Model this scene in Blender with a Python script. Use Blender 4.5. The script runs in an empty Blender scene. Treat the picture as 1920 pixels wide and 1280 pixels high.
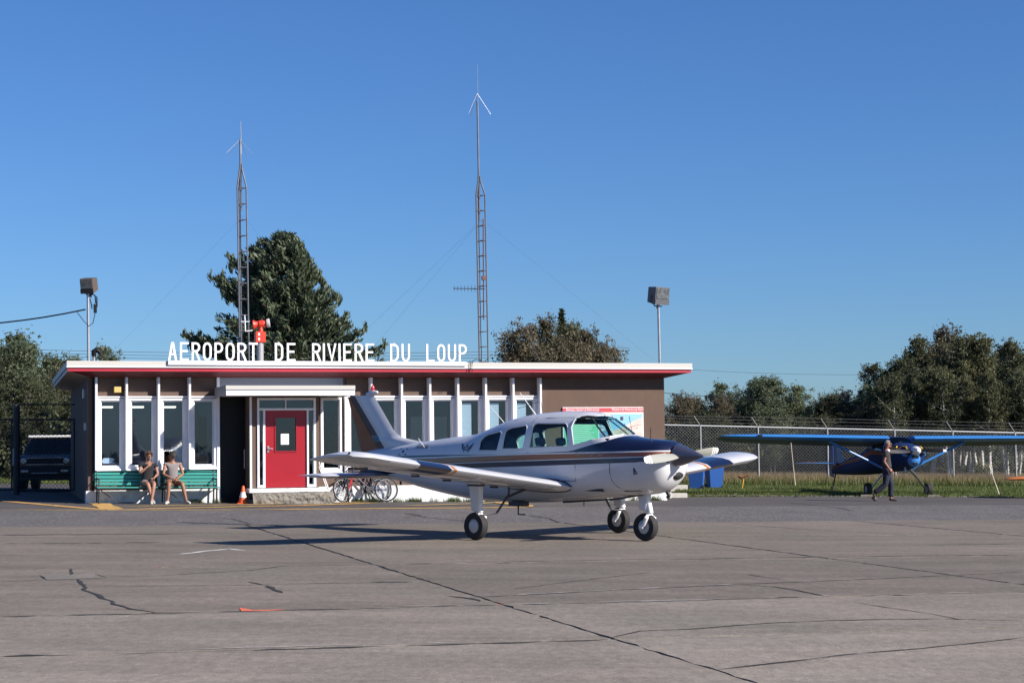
import bpy, bmesh, math, random
import numpy as np
from mathutils import Vector, Matrix
R = math.radians
random.seed(7)
scn = bpy.context.scene
COL = scn.collection
# ---------------------------------------------------------------- camera
FPX, EYE, VH, ROLL = 3500.0, 1.45, 845.0, R(0.7)
_p = math.atan((VH-640)/FPX)
CF = Vector((0, math.cos(_p), math.sin(_p)))
_U = Vector((0, -math.sin(_p), math.cos(_p)))
_R = Vector((1, 0, 0))
CR = _R*math.cos(ROLL) - _U*math.sin(ROLL)
CU = _R*math.sin(ROLL) + _U*math.cos(ROLL)
cd = bpy.data.cameras.new('camera'); cam = bpy.data.objects.new('camera', cd); COL.objects.link(cam)
M = Matrix.Identity(4)
for i in range(3):
    M[i][0] = CR[i]; M[i][1] = CU[i]; M[i][2] = -CF[i]
M[2][3] = EYE
cam.matrix_world = M
cd.sensor_width = 36; cd.lens = FPX/1920*36; cd.clip_start = 0.1; cd.clip_end = 6000
scn.camera = cam
# ---------------------------------------------------------------- world, sun, exposure
SUN_AZ, SUN_EL = 63.0, 30.5          # azimuth measured from -Y towards +X
SV = Vector((math.cos(R(SUN_EL))*math.sin(R(SUN_AZ)), -math.cos(R(SUN_EL))*math.cos(R(SUN_AZ)), math.sin(R(SUN_EL))))
w = bpy.data.worlds.new('World'); scn.world = w; w.use_nodes = True
nt = w.node_tree; bg = nt.nodes['Background']
sky = nt.nodes.new('ShaderNodeTexSky'); sky.sky_type = 'NISHITA'; sky.sun_disc = False
sky.sun_elevation = R(SUN_EL); sky.sun_rotation = R(180-SUN_AZ)
sky.altitude = 100; sky.air_density = 1.0; sky.dust_density = 0.25; sky.ozone_density = 2.6
bg.inputs[1].default_value = 0.063
hs = nt.nodes.new('ShaderNodeHueSaturation'); hs.inputs['Saturation'].default_value = 1.03; hs.inputs['Hue'].default_value = .5
tn = nt.nodes.new('ShaderNodeMix'); tn.data_type = 'RGBA'; tn.blend_type = 'MULTIPLY'; tn.inputs[0].default_value = 1; tn.inputs[7].default_value = (.50, .74, 1.14, 1)
nt.links.new(sky.outputs[0], tn.inputs[6]); nt.links.new(tn.outputs[2], hs.inputs['Color']); nt.links.new(hs.outputs[0], bg.inputs[0])
sd = bpy.data.lights.new('sun', 'SUN'); sd.energy = 5.0; sd.angle = R(0.53); sd.color = (1.0, 0.93, 0.84)
sun = bpy.data.objects.new('sun', sd); COL.objects.link(sun)
sun.rotation_euler = SV.to_track_quat('Z', 'Y').to_euler()
scn.view_settings.view_transform = 'Standard'; scn.view_settings.look = 'None'
scn.view_settings.exposure = 0.7; scn.view_settings.gamma = 1.0
scn.view_settings.use_curve_mapping = False
scn.cycles.max_bounces = 8; scn.cycles.transparent_max_bounces = 16
# ---------------------------------------------------------------- geometry helpers
GA, GB = -0.017, 0.0025               # the field falls gently to the right
GN = Vector((-GA, -GB, 1)).normalized()
def gz(x, y): return GA*x + GB*(y-31)
def ray(u, v): return CF + CR*((u-960)/FPX) - CU*((v-640)/FPX)
EYEP = Vector((0, 0, EYE))
def at(u, v, Y):
    d = ray(u, v); return EYEP + d*(Y/d.y)
def gp(u, v, up=0.0):
    d = ray(u, v); t = (gz(0, 0)+up-EYE)/(d.z-GA*d.x-GB*d.y)
    return EYEP + d*t
def gat(u, Y, up=0.0):                # ground point on column u at depth Y
    x = at(u, 840, Y).x; return Vector((x, Y, gz(x, Y)+up))
def on(x, y, up=0.0): return Vector((x, y, gz(x, y)+up))

class MB:
    def __init__(s): s.v = []; s.f = []; s.m = []
    def add(s, vs, fs, mi=0):
        b = len(s.v); s.v += [tuple(q) for q in vs]
        s.f += [tuple(b+i for i in f) for f in fs]; s.m += [mi]*len(fs); return s
    def box(s, x0, x1, y0, y1, z0, z1, T=None, mi=0):
        vs = [Vector((x, y, z)) for z in (z0, z1) for y in (y0, y1) for x in (x0, x1)]
        if T is not None: vs = [T @ q for q in vs]
        return s.add(vs, [(0, 2, 3, 1), (4, 5, 7, 6), (0, 1, 5, 4), (2, 6, 7, 3), (0, 4, 6, 2), (1, 3, 7, 5)], mi)
    def tube(s, pts, r, n=8, cap=True, flat=None, mi=0):
        pts = [Vector(q) for q in pts]; k = len(pts)
        rs = r if isinstance(r, (list, tuple)) else [r]*k
        vs = []; prev = None
        for i, q in enumerate(pts):
            t = (pts[min(i+1, k-1)]-pts[max(i-1, 0)])
            t = t.normalized() if t.length > 1e-9 else Vector((0, 0, 1))
            if prev is None:
                a = Vector((0, 0, 1)) if abs(t.z) < .9 else Vector((1, 0, 0))
                e1 = t.cross(a).normalized()
            else:
                e1 = (prev - t*prev.dot(t)).normalized()
            prev = e1; e2 = t.cross(e1)
            fl = 1 if flat is None else flat
            for j in range(n):
                A = 2*math.pi*j/n
                vs.append(q + e1*(math.cos(A)*rs[i]) + e2*(math.sin(A)*rs[i]*fl))
        fs = [(i*n+j, i*n+(j+1) % n, (i+1)*n+(j+1) % n, (i+1)*n+j) for i in range(k-1) for j in range(n)]
        if cap: fs += [tuple(range(n-1, -1, -1)), tuple(range((k-1)*n, k*n))]
        return s.add(vs, fs, mi)
    def prism(s, poly, a, b, axis='y', T=None, mi=0):     # poly in the two other axes
        n = len(poly)
        def P(q, c):
            if axis == 'y': r_ = Vector((q[0], c, q[1]))
            elif axis == 'x': r_ = Vector((c, q[0], q[1]))
            else: r_ = Vector((q[0], q[1], c))
            return T @ r_ if T is not None else r_
        vs = [P(q, a) for q in poly]+[P(q, b) for q in poly]
        fs = [tuple(range(n)), tuple(range(2*n-1, n-1, -1))]+[(i, i+n, (i+1) % n+n, (i+1) % n) for i in range(n)]
        return s.add(vs, fs, mi)
    def lathe(s, prof, o, ax, n=20, mi=0):                # prof: (radius, along)
        o = Vector(o); ax = Vector(ax).normalized()
        a = Vector((0, 0, 1)) if abs(ax.z) < .9 else Vector((1, 0, 0))
        e1 = ax.cross(a).normalized(); e2 = ax.cross(e1); k = len(prof); vs = []
        for r_, h in prof:
            for j in range(n):
                A = 2*math.pi*j/n; vs.append(o+ax*h+e1*(r_*math.cos(A))+e2*(r_*math.sin(A)))
        fs = [(i*n+j, i*n+(j+1) % n, (i+1)*n+(j+1) % n, (i+1)*n+j) for i in range(k-1) for j in range(n)]
        return s.add(vs, fs, mi)
    def ball(s, c, r, n=12, m=8, sc=(1, 1, 1), mi=0):
        c = Vector(c); vs = []; fs = []
        for i in range(m+1):
            ph = math.pi*i/m
            for j in range(n):
                A = 2*math.pi*j/n
                vs.append(c+Vector((r*sc[0]*math.sin(ph)*math.cos(A), r*sc[1]*math.sin(ph)*math.sin(A), r*sc[2]*math.cos(ph))))
        for i in range(m):
            for j in range(n): fs.append((i*n+j, (i+1)*n+j, (i+1)*n+(j+1) % n, i*n+(j+1) % n))
        return s.add(vs, fs, mi)
    def mesh(s, name, mats, smooth=False):
        me = bpy.data.meshes.new(name); me.from_pydata(s.v, [], s.f)
        for m_ in (mats if isinstance(mats, (list, tuple)) else [mats]): me.materials.append(m_)
        if any(s.m): me.polygons.foreach_set('material_index', s.m)
        bm = bmesh.new(); bm.from_mesh(me)
        if smooth != 'raw':
            bmesh.ops.remove_doubles(bm, verts=bm.verts, dist=1e-5)
            bmesh.ops.recalc_face_normals(bm, faces=bm.faces)
        bm.to_mesh(me); bm.free()
        if smooth is True: shade(me)
        me.update(); return me
    def build(s, name, mats, parent=None, smooth=False, bevel=0):
        o = link(name, s.mesh(name, mats, smooth), parent)
        if bevel:
            b = o.modifiers.new('b', 'BEVEL'); b.width = bevel; b.segments = 2; b.limit_method = 'ANGLE'; b.angle_limit = R(40)
        return o
def shade(me, ang=38):
    me.polygons.foreach_set('use_smooth', [True]*len(me.polygons))
    try: me.set_sharp_from_angle(angle=R(ang))
    except Exception: pass
def link(name, data, parent=None):
    o = bpy.data.objects.new(name, data); COL.objects.link(o); o.parent = parent; return o
def tag(o, label=None, cat=None, group=None, kind=None):
    if label: o['label'] = label
    if cat: o['category'] = cat
    if group: o['group'] = group
    if kind: o['kind'] = kind
    return o
def thing(name, label, cat, loc=(0, 0, 0), rz=0, group=None, mat=None):
    o = link(name, None); o.empty_display_size = .2
    if mat is not None: o.matrix_world = mat
    else: o.location = loc; o.rotation_euler = (0, 0, rz)
    return tag(o, label, cat, group)
def copy_tree(o, parent=None, depth=0):
    c = o.copy(); COL.objects.link(c); c.parent = parent
    for ch in list(o.children): copy_tree(ch, c, depth+1)
    return c
def evalmesh(o):
    dg = bpy.context.evaluated_depsgraph_get(); dg.update()
    return bpy.data.meshes.new_from_object(o.evaluated_get(dg))
def text_mb(body, size, mat_, name, parent, T, shear=0, depth=0.002, sx=1.0):
    cu = bpy.data.curves.new(name, 'FONT'); cu.body = body; cu.size = size; cu.shear = shear; cu.extrude = depth; cu.resolution_u = 2
    t = bpy.data.objects.new(name, cu); COL.objects.link(t)
    me = evalmesh(t); bpy.data.objects.remove(t); me.materials.clear(); me.materials.append(mat_)
    me.transform(T @ Matrix.Diagonal((sx, 1, 1, 1)))
    return link(name, me, parent)
# ---------------------------------------------------------------- materials
def mat(name, col, rough=.6, metal=0.0, var=.0, vs=3.0, bump=0.0, bs=40.0, coat=0.0, spec=.5, dirt=None, island=0.0, rnd=0.0, emit=None, trans=0.0, alpha=1.0, stretch=None):
    m = bpy.data.materials.new(name); m.use_nodes = True; t = m.node_tree; b = t.nodes['Principled BSDF']
    N = t.nodes.new; L = t.links.new
    b.inputs['Roughness'].default_value = rough; b.inputs['Metallic'].default_value = metal
    b.inputs['Coat Weight'].default_value = coat; b.inputs['Specular IOR Level'].default_value = spec
    b.inputs['Transmission Weight'].default_value = trans
    b.inputs['Base Color'].default_value = (*col, 1); b.inputs['Alpha'].default_value = alpha
    tc = N('ShaderNodeTexCoord'); src = tc.outputs['Object']
    if stretch:
        mp = N('ShaderNodeMapping'); mp.inputs['Scale'].default_value = stretch; L(src, mp.inputs[0]); src = mp.outputs[0]
    cur = None
    def rgb(c):
        n = N('ShaderNodeRGB'); n.outputs[0].default_value = (*c, 1); return n.outputs[0]
    if var or island or rnd or dirt:
        cur = rgb(col)
        if var:
            nz = N('ShaderNodeTexNoise'); nz.inputs['Scale'].default_value = vs; nz.inputs['Detail'].default_value = 6; nz.inputs['Roughness'].default_value = .65; L(src, nz.inputs['Vector'])
            mr = N('ShaderNodeMapRange'); mr.inputs[1].default_value = .3; mr.inputs[2].default_value = .7; mr.inputs[3].default_value = 1-var; mr.inputs[4].default_value = 1+var; L(nz.outputs['Fac'], mr.inputs[0])
            h = N('ShaderNodeVectorMath'); h.operation = 'SCALE'; L(cur, h.inputs[0]); L(mr.outputs[0], h.inputs['Scale']); cur = h.outputs[0]
        for amt, out in ((island, 'i'), (rnd, 'r')):
            if amt:
                o_ = N('ShaderNodeNewGeometry').outputs['Random Per Island'] if out == 'i' else N('ShaderNodeObjectInfo').outputs['Random']
                mr = N('ShaderNodeMapRange'); mr.inputs[3].default_value = 1-amt; mr.inputs[4].default_value = 1+amt; L(o_, mr.inputs[0])
                h = N('ShaderNodeVectorMath'); h.operation = 'SCALE'; L(cur, h.inputs[0]); L(mr.outputs[0], h.inputs['Scale']); cur = h.outputs[0]
        if dirt:                                           # (colour, scale, low, high, amount)
            nz = N('ShaderNodeTexNoise'); nz.inputs['Scale'].default_value = dirt[1]; nz.inputs['Detail'].default_value = 8; nz.inputs['Roughness'].default_value = .7; L(src, nz.inputs['Vector'])
            mr = N('ShaderNodeMapRange'); mr.inputs[1].default_value = dirt[2]; mr.inputs[2].default_value = dirt[3]; mr.inputs[4].default_value = dirt[4]; L(nz.outputs['Fac'], mr.inputs[0])
            mx = N('ShaderNodeMix'); mx.data_type = 'RGBA'; L(mr.outputs[0], mx.inputs[0]); L(cur, mx.inputs[6]); mx.inputs[7].default_value = (*dirt[0], 1); cur = mx.outputs[2]
        L(cur, b.inputs['Base Color'])
    if bump:
        nz = N('ShaderNodeTexNoise'); nz.inputs['Scale'].default_value = bs; nz.inputs['Detail'].default_value = 6; L(src, nz.inputs['Vector'])
        bp = N('ShaderNodeBump'); bp.inputs['Strength'].default_value = bump; bp.inputs['Distance'].default_value = .02; L(nz.outputs['Fac'], bp.inputs['Height']); L(bp.outputs[0], b.inputs['Normal'])
    if emit: b.inputs['Emission Color'].default_value = (*emit[0], 1); b.inputs['Emission Strength'].default_value = emit[1]
    return m
def glassmat(name, tint, refl=.1, rough=.03):             # thin pane: clear + mirror
    m = bpy.data.materials.new(name); m.use_nodes = True; t = m.node_tree; t.nodes.clear(); N = t.nodes.new; L = t.links.new
    o = N('ShaderNodeOutputMaterial'); mx = N('ShaderNodeMixShader'); tr = N('ShaderNodeBsdfTransparent'); gl = N('ShaderNodeBsdfGlossy')
    tr.inputs[0].default_value = (*tint, 1); gl.inputs['Roughness'].default_value = rough
    lw = N('ShaderNodeLayerWeight'); lw.inputs['Blend'].default_value = .5; fr = N('ShaderNodeMath'); fr.operation = 'POWER'; fr.inputs[1].default_value = 5; L(lw.outputs['Facing'], fr.inputs[0])
    mr = N('ShaderNodeMapRange'); mr.inputs[1].default_value = 0; mr.inputs[2].default_value = 1; mr.inputs[3].default_value = refl; mr.inputs[4].default_value = 1
    L(fr.outputs[0], mr.inputs[0]); L(mr.outputs[0], mx.inputs[0]); L(tr.outputs[0], mx.inputs[1]); L(gl.outputs[0], mx.inputs[2]); L(mx.outputs[0], o.inputs[0])
    return m
def leafmat(name, c1, c2, tr=.35):
    m = bpy.data.materials.new(name); m.use_nodes = True; t = m.node_tree; t.nodes.clear(); N = t.nodes.new; L = t.links.new
    o = N('ShaderNodeOutputMaterial'); df = N('ShaderNodeBsdfPrincipled'); df.inputs['Roughness'].default_value = .55; df.inputs['Specular IOR Level'].default_value = .35
    tl = N('ShaderNodeBsdfTranslucent'); mx = N('ShaderNodeMixShader'); mx.inputs[0].default_value = tr
    ge = N('ShaderNodeNewGeometry'); oi = N('ShaderNodeObjectInfo'); tc = N('ShaderNodeTexCoord'); nz = N('ShaderNodeTexNoise'); nz.inputs['Scale'].default_value = .9; nz.inputs['Detail'].default_value = 2
    L(tc.outputs['Object'], nz.inputs['Vector'])
    a = N('ShaderNodeMath'); a.operation = 'ADD'; L(ge.outputs['Random Per Island'], a.inputs[0]); L(nz.outputs['Fac'], a.inputs[1])
    a2 = N('ShaderNodeMath'); a2.operation = 'ADD'; L(a.outputs[0], a2.inputs[0]); L(oi.outputs['Random'], a2.inputs[1])
    mr = N('ShaderNodeMapRange'); mr.inputs[1].default_value = .6; mr.inputs[2].default_value = 2.2; L(a2.outputs[0], mr.inputs[0])
    cr = N('ShaderNodeMix'); cr.data_type = 'RGBA'; L(mr.outputs[0], cr.inputs[0]); cr.inputs[6].default_value = (*c1, 1); cr.inputs[7].default_value = (*c2, 1)
    L(cr.outputs[2], df.inputs['Base Color']); L(cr.outputs[2], tl.inputs[0]); L(df.outputs[0], mx.inputs[1]); L(tl.outputs[0], mx.inputs[2]); L(mx.outputs[0], o.inputs[0])
    return m
# ================================================================ THE GROUND
def sheet(name, pts, up, m, parent=None, kind=None):
    me = MB().add([on(q[0], q[1], up) for q in pts], [tuple(range(len(pts)))]).mesh(name, m)
    if me.polygons[0].normal.z < 0: me.flip_normals()
    o = link(name, me, parent)
    if kind: o['kind'] = kind
    return o
m_grass = mat('grass soil', (.05, .06, .02), .9, var=.35, vs=.6, bump=.6, bs=12, dirt=((.11, .09, .05), .25, .42, .62, .9))
m_asph = mat('asphalt', (.068, .059, .056), .85, var=.16, vs=.5, bump=.35, bs=60, dirt=((.12, .105, .098), .35, .5, .75, .6))
def chipmat(name, col, chip, amt, scale=55, var=.2, vs=.8, st=None):
    m = mat(name, col, .88, var=var, vs=vs, bump=.5, bs=70, dirt=(chip, scale, .54, .66, amt), stretch=st); return m
m_chip = chipmat('worn asphalt', (.094, .083, .079), (.32, .30, .28), .8, 17, st=(1, .38, 1))
# concrete with streaks across the apron and fine pitting
def concrete(name, base, other):
    m = bpy.data.materials.new(name); m.use_nodes = True; t = m.node_tree; b = t.nodes['Principled BSDF']; N = t.nodes.new; L = t.links.new
    b.inputs['Roughness'].default_value = .9; b.inputs['Specular IOR Level'].default_value = .3
    tc = N('ShaderNodeTexCoord')
    def noise(scale, st, det=8, ro=.65):
        mp = N('ShaderNodeMapping'); mp.inputs['Scale'].default_value = st; L(tc.outputs['Object'], mp.inputs[0])
        n = N('ShaderNodeTexNoise'); n.inputs['Scale'].default_value = scale; n.inputs['Detail'].default_value = det; n.inputs['Roughness'].default_value = ro; L(mp.outputs[0], n.inputs['Vector']); return n.outputs['Fac']
    def rng(x, a, b_, c, d):
        r_ = N('ShaderNodeMapRange'); r_.inputs[1].default_value = a; r_.inputs[2].default_value = b_; r_.inputs[3].default_value = c; r_.inputs[4].default_value = d; L(x, r_.inputs[0]); return r_.outputs[0]
    def mul(x, y):
        n = N('ShaderNodeMath'); n.operation = 'MULTIPLY'; L(x, n.inputs[0]); L(y, n.inputs[1]); return n.outputs[0]
    mx = N('ShaderNodeMix'); mx.data_type = 'RGBA'; mx.inputs[6].default_value = (*base, 1); mx.inputs[7].default_value = (*other, 1)
    L(rng(noise(.22, (1, .8, 1), 7, .7), .38, .62, 0, 1), mx.inputs[0])
    f = rng(noise(.7, (.5, 1.6, 1)), .3, .7, .78, 1.18)
    f = mul(f, rng(noise(14, (1, .45, 1), 5, .75), .25, .75, .70, 1.28))
    f = mul(f, rng(noise(60, (1, .5, 1), 3, .7), .25, .75, .78, 1.22))
    f = mul(f, rng(noise(3.2, (.6, 1.6, 1), 10, .75), .55, .72, 1.0, .72))
    f = mul(f, rng(noise(5, (.15, 2.6, 1), 6, .7), .3, .7, .93, 1.07))
    f = mul(f, rng(noise(1.3, (1, 1, 1), 9, .8), .60, .72, 1.0, .62))
    f = mul(f, rng(noise(30, (1, .6, 1), 2, .5), .66, .74, 1.0, 1.45))
    oi = N('ShaderNodeObjectInfo'); f = mul(f, rng(oi.outputs['Random'], 0, 1, .90, 1.10))
    s = N('ShaderNodeVectorMath'); s.operation = 'SCALE'; L(mx.outputs[2], s.inputs[0]); L(f, s.inputs['Scale']); L(s.outputs[0], b.inputs['Base Color'])
    bp = N('ShaderNodeBump'); bp.inputs['Strength'].default_value = .35; bp.inputs['Distance'].default_value = .012; L(noise(45, (1, 1, 1), 6, .7), bp.inputs['Height']); L(bp.outputs[0], b.inputs['Normal'])
    return m
m_conc = concrete('apron concrete', (.236, .199, .168), (.186, .166, .138)); m_conc2 = concrete('older apron concrete', (.176, .145, .121), (.142, .126, .103))
m_joint = mat('joint tar', (.022, .02, .02), .8, var=.3, vs=8)
m_joint2 = mat('joint dust', (.085, .075, .07), .9, var=.4, vs=8)
m_crack = mat('crack', (.02, .018, .018), .9, var=.4, vs=12)
m_chalk = mat('chalk edge', (.30, .27, .25), .9, var=.3, vs=9)
m_yell = mat('yellow road paint', (.55, .31, .07), .7, var=.25, vs=3, dirt=((.12, .11, .1), 9, .5, .62, .8))
m_yell2 = mat('worn yellow road paint', (.48, .32, .11), .8, var=.3, vs=3, dirt=((.1, .095, .095), 6, .48, .66, .7))
m_orange = mat('orange spray paint', (.75, .13, .04), .7, dirt=((.26, .2, .17), 14, .45, .65, .8))
m_patch = concrete('patch concrete', (.215, .19, .165), (.19, .172, .148))

sheet('grass_field', [(-900, -60), (900, -60), (900, 1500), (-900, 1500)], 0, m_grass, kind='structure')
# asphalt: from behind the camera up to the building and the grass edge on the right
ge = [gp(1285, 934), gp(1500, 931), gp(1920, 934)]
asph = sheet('asphalt_taxiway', [(-60, -40), (60, -40), (60, gp(1920, 934).y-1.2)] + [(q.x, q.y) for q in reversed(ge)] +
             [(ge[0].x-1, 54), (-8, 58), (-14, 75), (-60, 95)], .02, m_asph, kind='structure')
def pxline(u0, v0, u1, v1):          # a straight line on the ground through two image points, as point + direction
    a = gp(u0, v0); b = gp(u1, v1); return a.xy, (b.xy-a.xy).normalized()
def cross2(l1, l2):
    (p, d), (q, e) = l1, l2; den = d.x*e.y-d.y*e.x
    t = ((q.x-p.x)*e.y-(q.y-p.y)*e.x)/den; return p+d*t
LEFT = (Vector((-34, 0)), Vector((0, 1))); RIGHT = (Vector((34, 0)), Vector((0, 1)))
T = [pxline(0, 990, 1920, 976), pxline(0, 1023, 1920, 1004), pxline(0, 1072, 1920, 1046), pxline(0, 1162, 1920, 1115), pxline(0, 1239, 1920, 1182), pxline(0, 1475, 1920, 1385)]
T.append((T[-1][0]-Vector((0, 4.5)), T[-1][1])); T.append((T[-1][0]-Vector((0, 5.5)), T[-1][1]))
Al = [LEFT, pxline(470, 990, 1390, 1280), pxline(1270, 1012, 1920, 1101), pxline(1590, 978, 1910, 1007), RIGHT]
lo = [cross2(T[0], LEFT), cross2(T[0], RIGHT), cross2(T[-1], RIGHT), cross2(T[-1], LEFT)]
q0 = T[0][1]
strip = sheet('worn_asphalt_strip', [cross2(T[0], LEFT), cross2(T[0], RIGHT), cross2(pxline(0, 957, 1920, 948), RIGHT), cross2(pxline(0, 957, 1920, 948), LEFT)], .026, m_chip, kind='structure')
apron = sheet('concrete_apron', lo, .024, m_joint, kind='structure')
def wob(a, b, step=.18, amp=.012):
    n = max(2, int((b-a).length/step)); nrm = Vector((-(b-a).y, (b-a).x)).normalized(); out = []
    for i in range(n): out.append(a+(b-a)*(i/n)+nrm*(random.gauss(0, amp) if i else 0))
    return out
for i in range(len(T)-1):
    for j in range(4):
        c = [cross2(T[i], Al[j]), cross2(T[i], Al[j+1]), cross2(T[i+1], Al[j+1]), cross2(T[i+1], Al[j])]
        if min(q.y for q in c) > 40 and j > 2: pass
        cen = sum(c, Vector((0, 0)))/4
        if (c[0]-c[1]).length < .2: continue
        far = max(0, (cen.y-14)/20)
        gs = [.026+.040*far, .018+.014*far, .026+.040*far, .018+.014*far]      # half gaps: transverse, longitudinal
        # inset each side
        ls = []
        for k in range(4):
            a, b = c[k], c[(k+1) % 4]; nn = Vector((-(b-a).y, (b-a).x)).normalized()
            if nn.dot(cen-a) < 0: nn = -nn
            ls.append((a+nn*gs[k], (b-a).normalized()))
        cc = [cross2(ls[k-1], ls[k]) for k in range(4)]
        poly = []
        for k in range(4): poly += wob(cc[k], cc[(k+1) % 4])
        bm = bmesh.new(); top = [bm.verts.new(on(q.x, q.y, .032)) for q in poly]
        f = bm.faces.new(top)
        f.normal_update()
        if f.normal.z < 0: f.normal_flip()
        bot = [bm.verts.new(on(q.x, q.y, .0255)) for q in poly]
        n = len(poly)
        for k in range(n): bm.faces.new((top[k], top[(k+1) % n], bot[(k+1) % n], bot[k]))
        me = bpy.data.meshes.new('slab'); bm.to_mesh(me); bm.free(); me.materials.append(m_conc2 if i < 3 else m_conc)
        link('slab', me, apron)
def strip_mb(mb, pts, w, up=.036, amp=.25, sub=None):
    P = [gp(u, v).xy for u, v in pts]; Q = []
    for a, b in zip(P[:-1], P[1:]):
        n = max(1, int((b-a).length/(sub or .16)))
        Q += [a+(b-a)*(k/n) for k in range(n)]
    Q.append(P[-1]); L_ = []
    for k, q in enumerate(Q):
        t = (Q[min(k+1, len(Q)-1)]-Q[max(k-1, 0)]).normalized(); nn = Vector((-t.y, t.x))
        ww = w*(.5+amp*random.uniform(-1, 1)) * (1 if 0 < k < len(Q)-1 or amp == 0 else .15)
        j = random.gauss(0, w*amp*.7); L_.append((q+nn*(ww+j), q-nn*(ww-j)))
    vs = [on(p_.x, p_.y, up) for ab in L_ for p_ in ab]
    mb.add(vs, [(2*k, 2*k+1, 2*k+3, 2*k+2) for k in range(len(L_)-1)])
def mark(name, pts, w, m, up=.036, amp=.25, parent=apron, label=None, sub=None):
    mb = MB(); strip_mb(mb, pts, w, up, amp, sub); o = mb.build(name, m, parent)
    me = o.data
    if me.polygons[0].normal.z < 0: me.flip_normals()
    if label: o['label'] = label
for pts, w in [([(133, 1071), (136, 1078), (131, 1083)], .05), ([(146, 1091), (151, 1098), (160, 1107), (154, 1112), (166, 1115), (180, 1119), (192, 1128), (208, 1131), (214, 1139), (245, 1148), (275, 1152), (303, 1157)], .045),
               ([(465, 1096), (490, 1101), (502, 1103)], .025), ([(502, 1103), (512, 1110), (527, 1117)], .06),
               ([(205, 1087), (300, 1084), (400, 1078), (470, 1074), (530, 1066), (640, 1064), (960, 1057), (1240, 1052)], .02),
               ([(0, 1096), (60, 1093), (85, 1092)], .03), ([(160, 1104), (300, 1104), (480, 1102), (600, 1099), (780, 1096)], .018),
               ([(880, 1126), (960, 1122), (1150, 1112), (1380, 1101), (1600, 1092), (1920, 1077)], .022),
               ([(1380, 1101), (1410, 1103)], .06), ([(1380, 1101), (1450, 1105), (1500, 1113), (1545, 1123)], .028),
               ([(1345, 1264), (1450, 1252), (1600, 1234), (1700, 1226), (1830, 1213), (1920, 1203)], .024),
               ([(1145, 1203), (1200, 1190), (1300, 1186), (1440, 1175), (1560, 1170), (1640, 1168), (1760, 1167), (1920, 1170)], .02),
               ([(1600, 1135), (1670, 1146), (1740, 1156), (1800, 1168), (1830, 1168)], .014), ([(1775, 1167), (1830, 1168)], .05),
               ([(1370, 985), (1480, 993), (1600, 1000), (1700, 1004)], .03), ([(840, 1123), (880, 1128), (905, 1133)], .07),
               ([(1740, 1025), (1920, 1023)], .04), ([(1400, 1082), (1470, 1092)], .02), 
               ([(960, 1110), (1100, 1092), (1220, 1078)], .012), ([(0, 1006), (200, 1005), (360, 1004)], .03)]:
    mark('crack', pts, w*(.9 if w > .04 else 1.25), m_crack)
for pts, w in [([(760, 965), (800, 972), (880, 980), (905, 986)], .04), ([(700, 960), (760, 963), (790, 968), (760, 972)], .03), ([(990, 968), (1030, 974), (1055, 985)], .05), ([(470, 985), (440, 976), (410, 972)], .03), ([(1480, 944), (1570, 953), (1600, 960)], .04)]:
    mark('crack', pts, w, m_crack, up=.031, parent=strip)
for pts, w in [([(700, 1143), (960, 1139), (1300, 1130), (1500, 1123)], .02), ([(0, 1163), (300, 1157.5), (520, 1153)], .012), ([(1500, 1124), (1920, 1114)], .02), ([(300, 1226), (620, 1217), (900, 1211)], .016), ([(660, 1064), (960, 1058.4)], .02), ([(960, 1121), (1380, 1099.5)], .02), ([(1450, 1098), (1680, 1088)], .015), ([(1380, 1259), (1700, 1225)], .012)]:
    mark('chalky_joint_edge', pts, w*1.6, m_chalk, up=.035, amp=.9)
mark('spray_mark', [(450, 1146), (468, 1151), (500, 1151), (535, 1150)], .10, m_orange)
for u, v in ((297, 1067), (235, 1021), (185, 990), (940, 1139)): mark('spray_mark', [(u-7, v), (u+7, v+.6)], .14, m_orange, up=.0385)
for pts, w in [([(0, 1023), (180, 1021.5), (345, 1020)], .10), ([(0, 1006.5), (200, 1005), (330, 1004)], .09), ([(0, 1163), (250, 1157), (480, 1152), (700, 1146.5), (930, 1140)], .055), ([(980, 1139), (1200, 1134), (1500, 1125)], .035), ([(0, 1239.5), (200, 1234), (420, 1228), (700, 1220), (900, 1214), (1140, 1206)], .05), ([(700, 1017), (860, 1014.5)], .07), ([(1240, 1053), (1420, 1050), (1700, 1046), (1920, 1044.5)], .045), ([(690, 1096), (780, 1096)], .04), ([(1000, 1004), (1140, 1002)], .06)]:
    mark('joint_seal', pts, w, m_crack, up=.0345, amp=.55)
for pts in ([(75, 1083), (88, 1092.4), (200, 1089)], [(200, 1088), (176, 1081)]): mark('patch_edge', pts, .018, m_crack, up=.0375, amp=.4)
m_white_mark = mat('white chalk', (.6, .6, .58), .9)
mark('chalk_mark', [(337, 1043), (380, 1038), (430, 1033), (460, 1036)], .07, m_white_mark)
pt_ = [gp(u, v) for u, v in ((75, 1083), (176, 1081), (200, 1088), (88, 1092))]
sheet('repair_patch', [(q.x, q.y) for q in pt_], .035, m_patch, apron)
def ymark(pts, w, m=m_yell, up=.03): mark('yellow_marking', pts, w, m, up, .06, asph, sub=.8)
ymark([(0, 940), (100, 949), (196, 957.5)], .34)
ymark([(175, 941), (194, 949), (213, 958)], .52)
ymark([(213, 951), (400, 948.5), (560, 945), (700, 942), (890, 936)], .36, m_yell2)
ymark([(213, 957), (400, 952.5), (560, 949), (710, 944)], .42, m_yell)
ymark([(480, 957.6), (650, 956), (850, 954), (960, 953), (1000, 951.5)], .45, m_yell, .034)
ymark([(750, 950), (880, 946), (940, 943)], .36, m_yell2, .034)
ymark([(0, 957.6), (240, 958.6), (480, 957.8)], .3, m_yell2, .034)
ymark([(930, 943), (965, 947), (999, 951.6)], .5, m_yell, .038)
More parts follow.
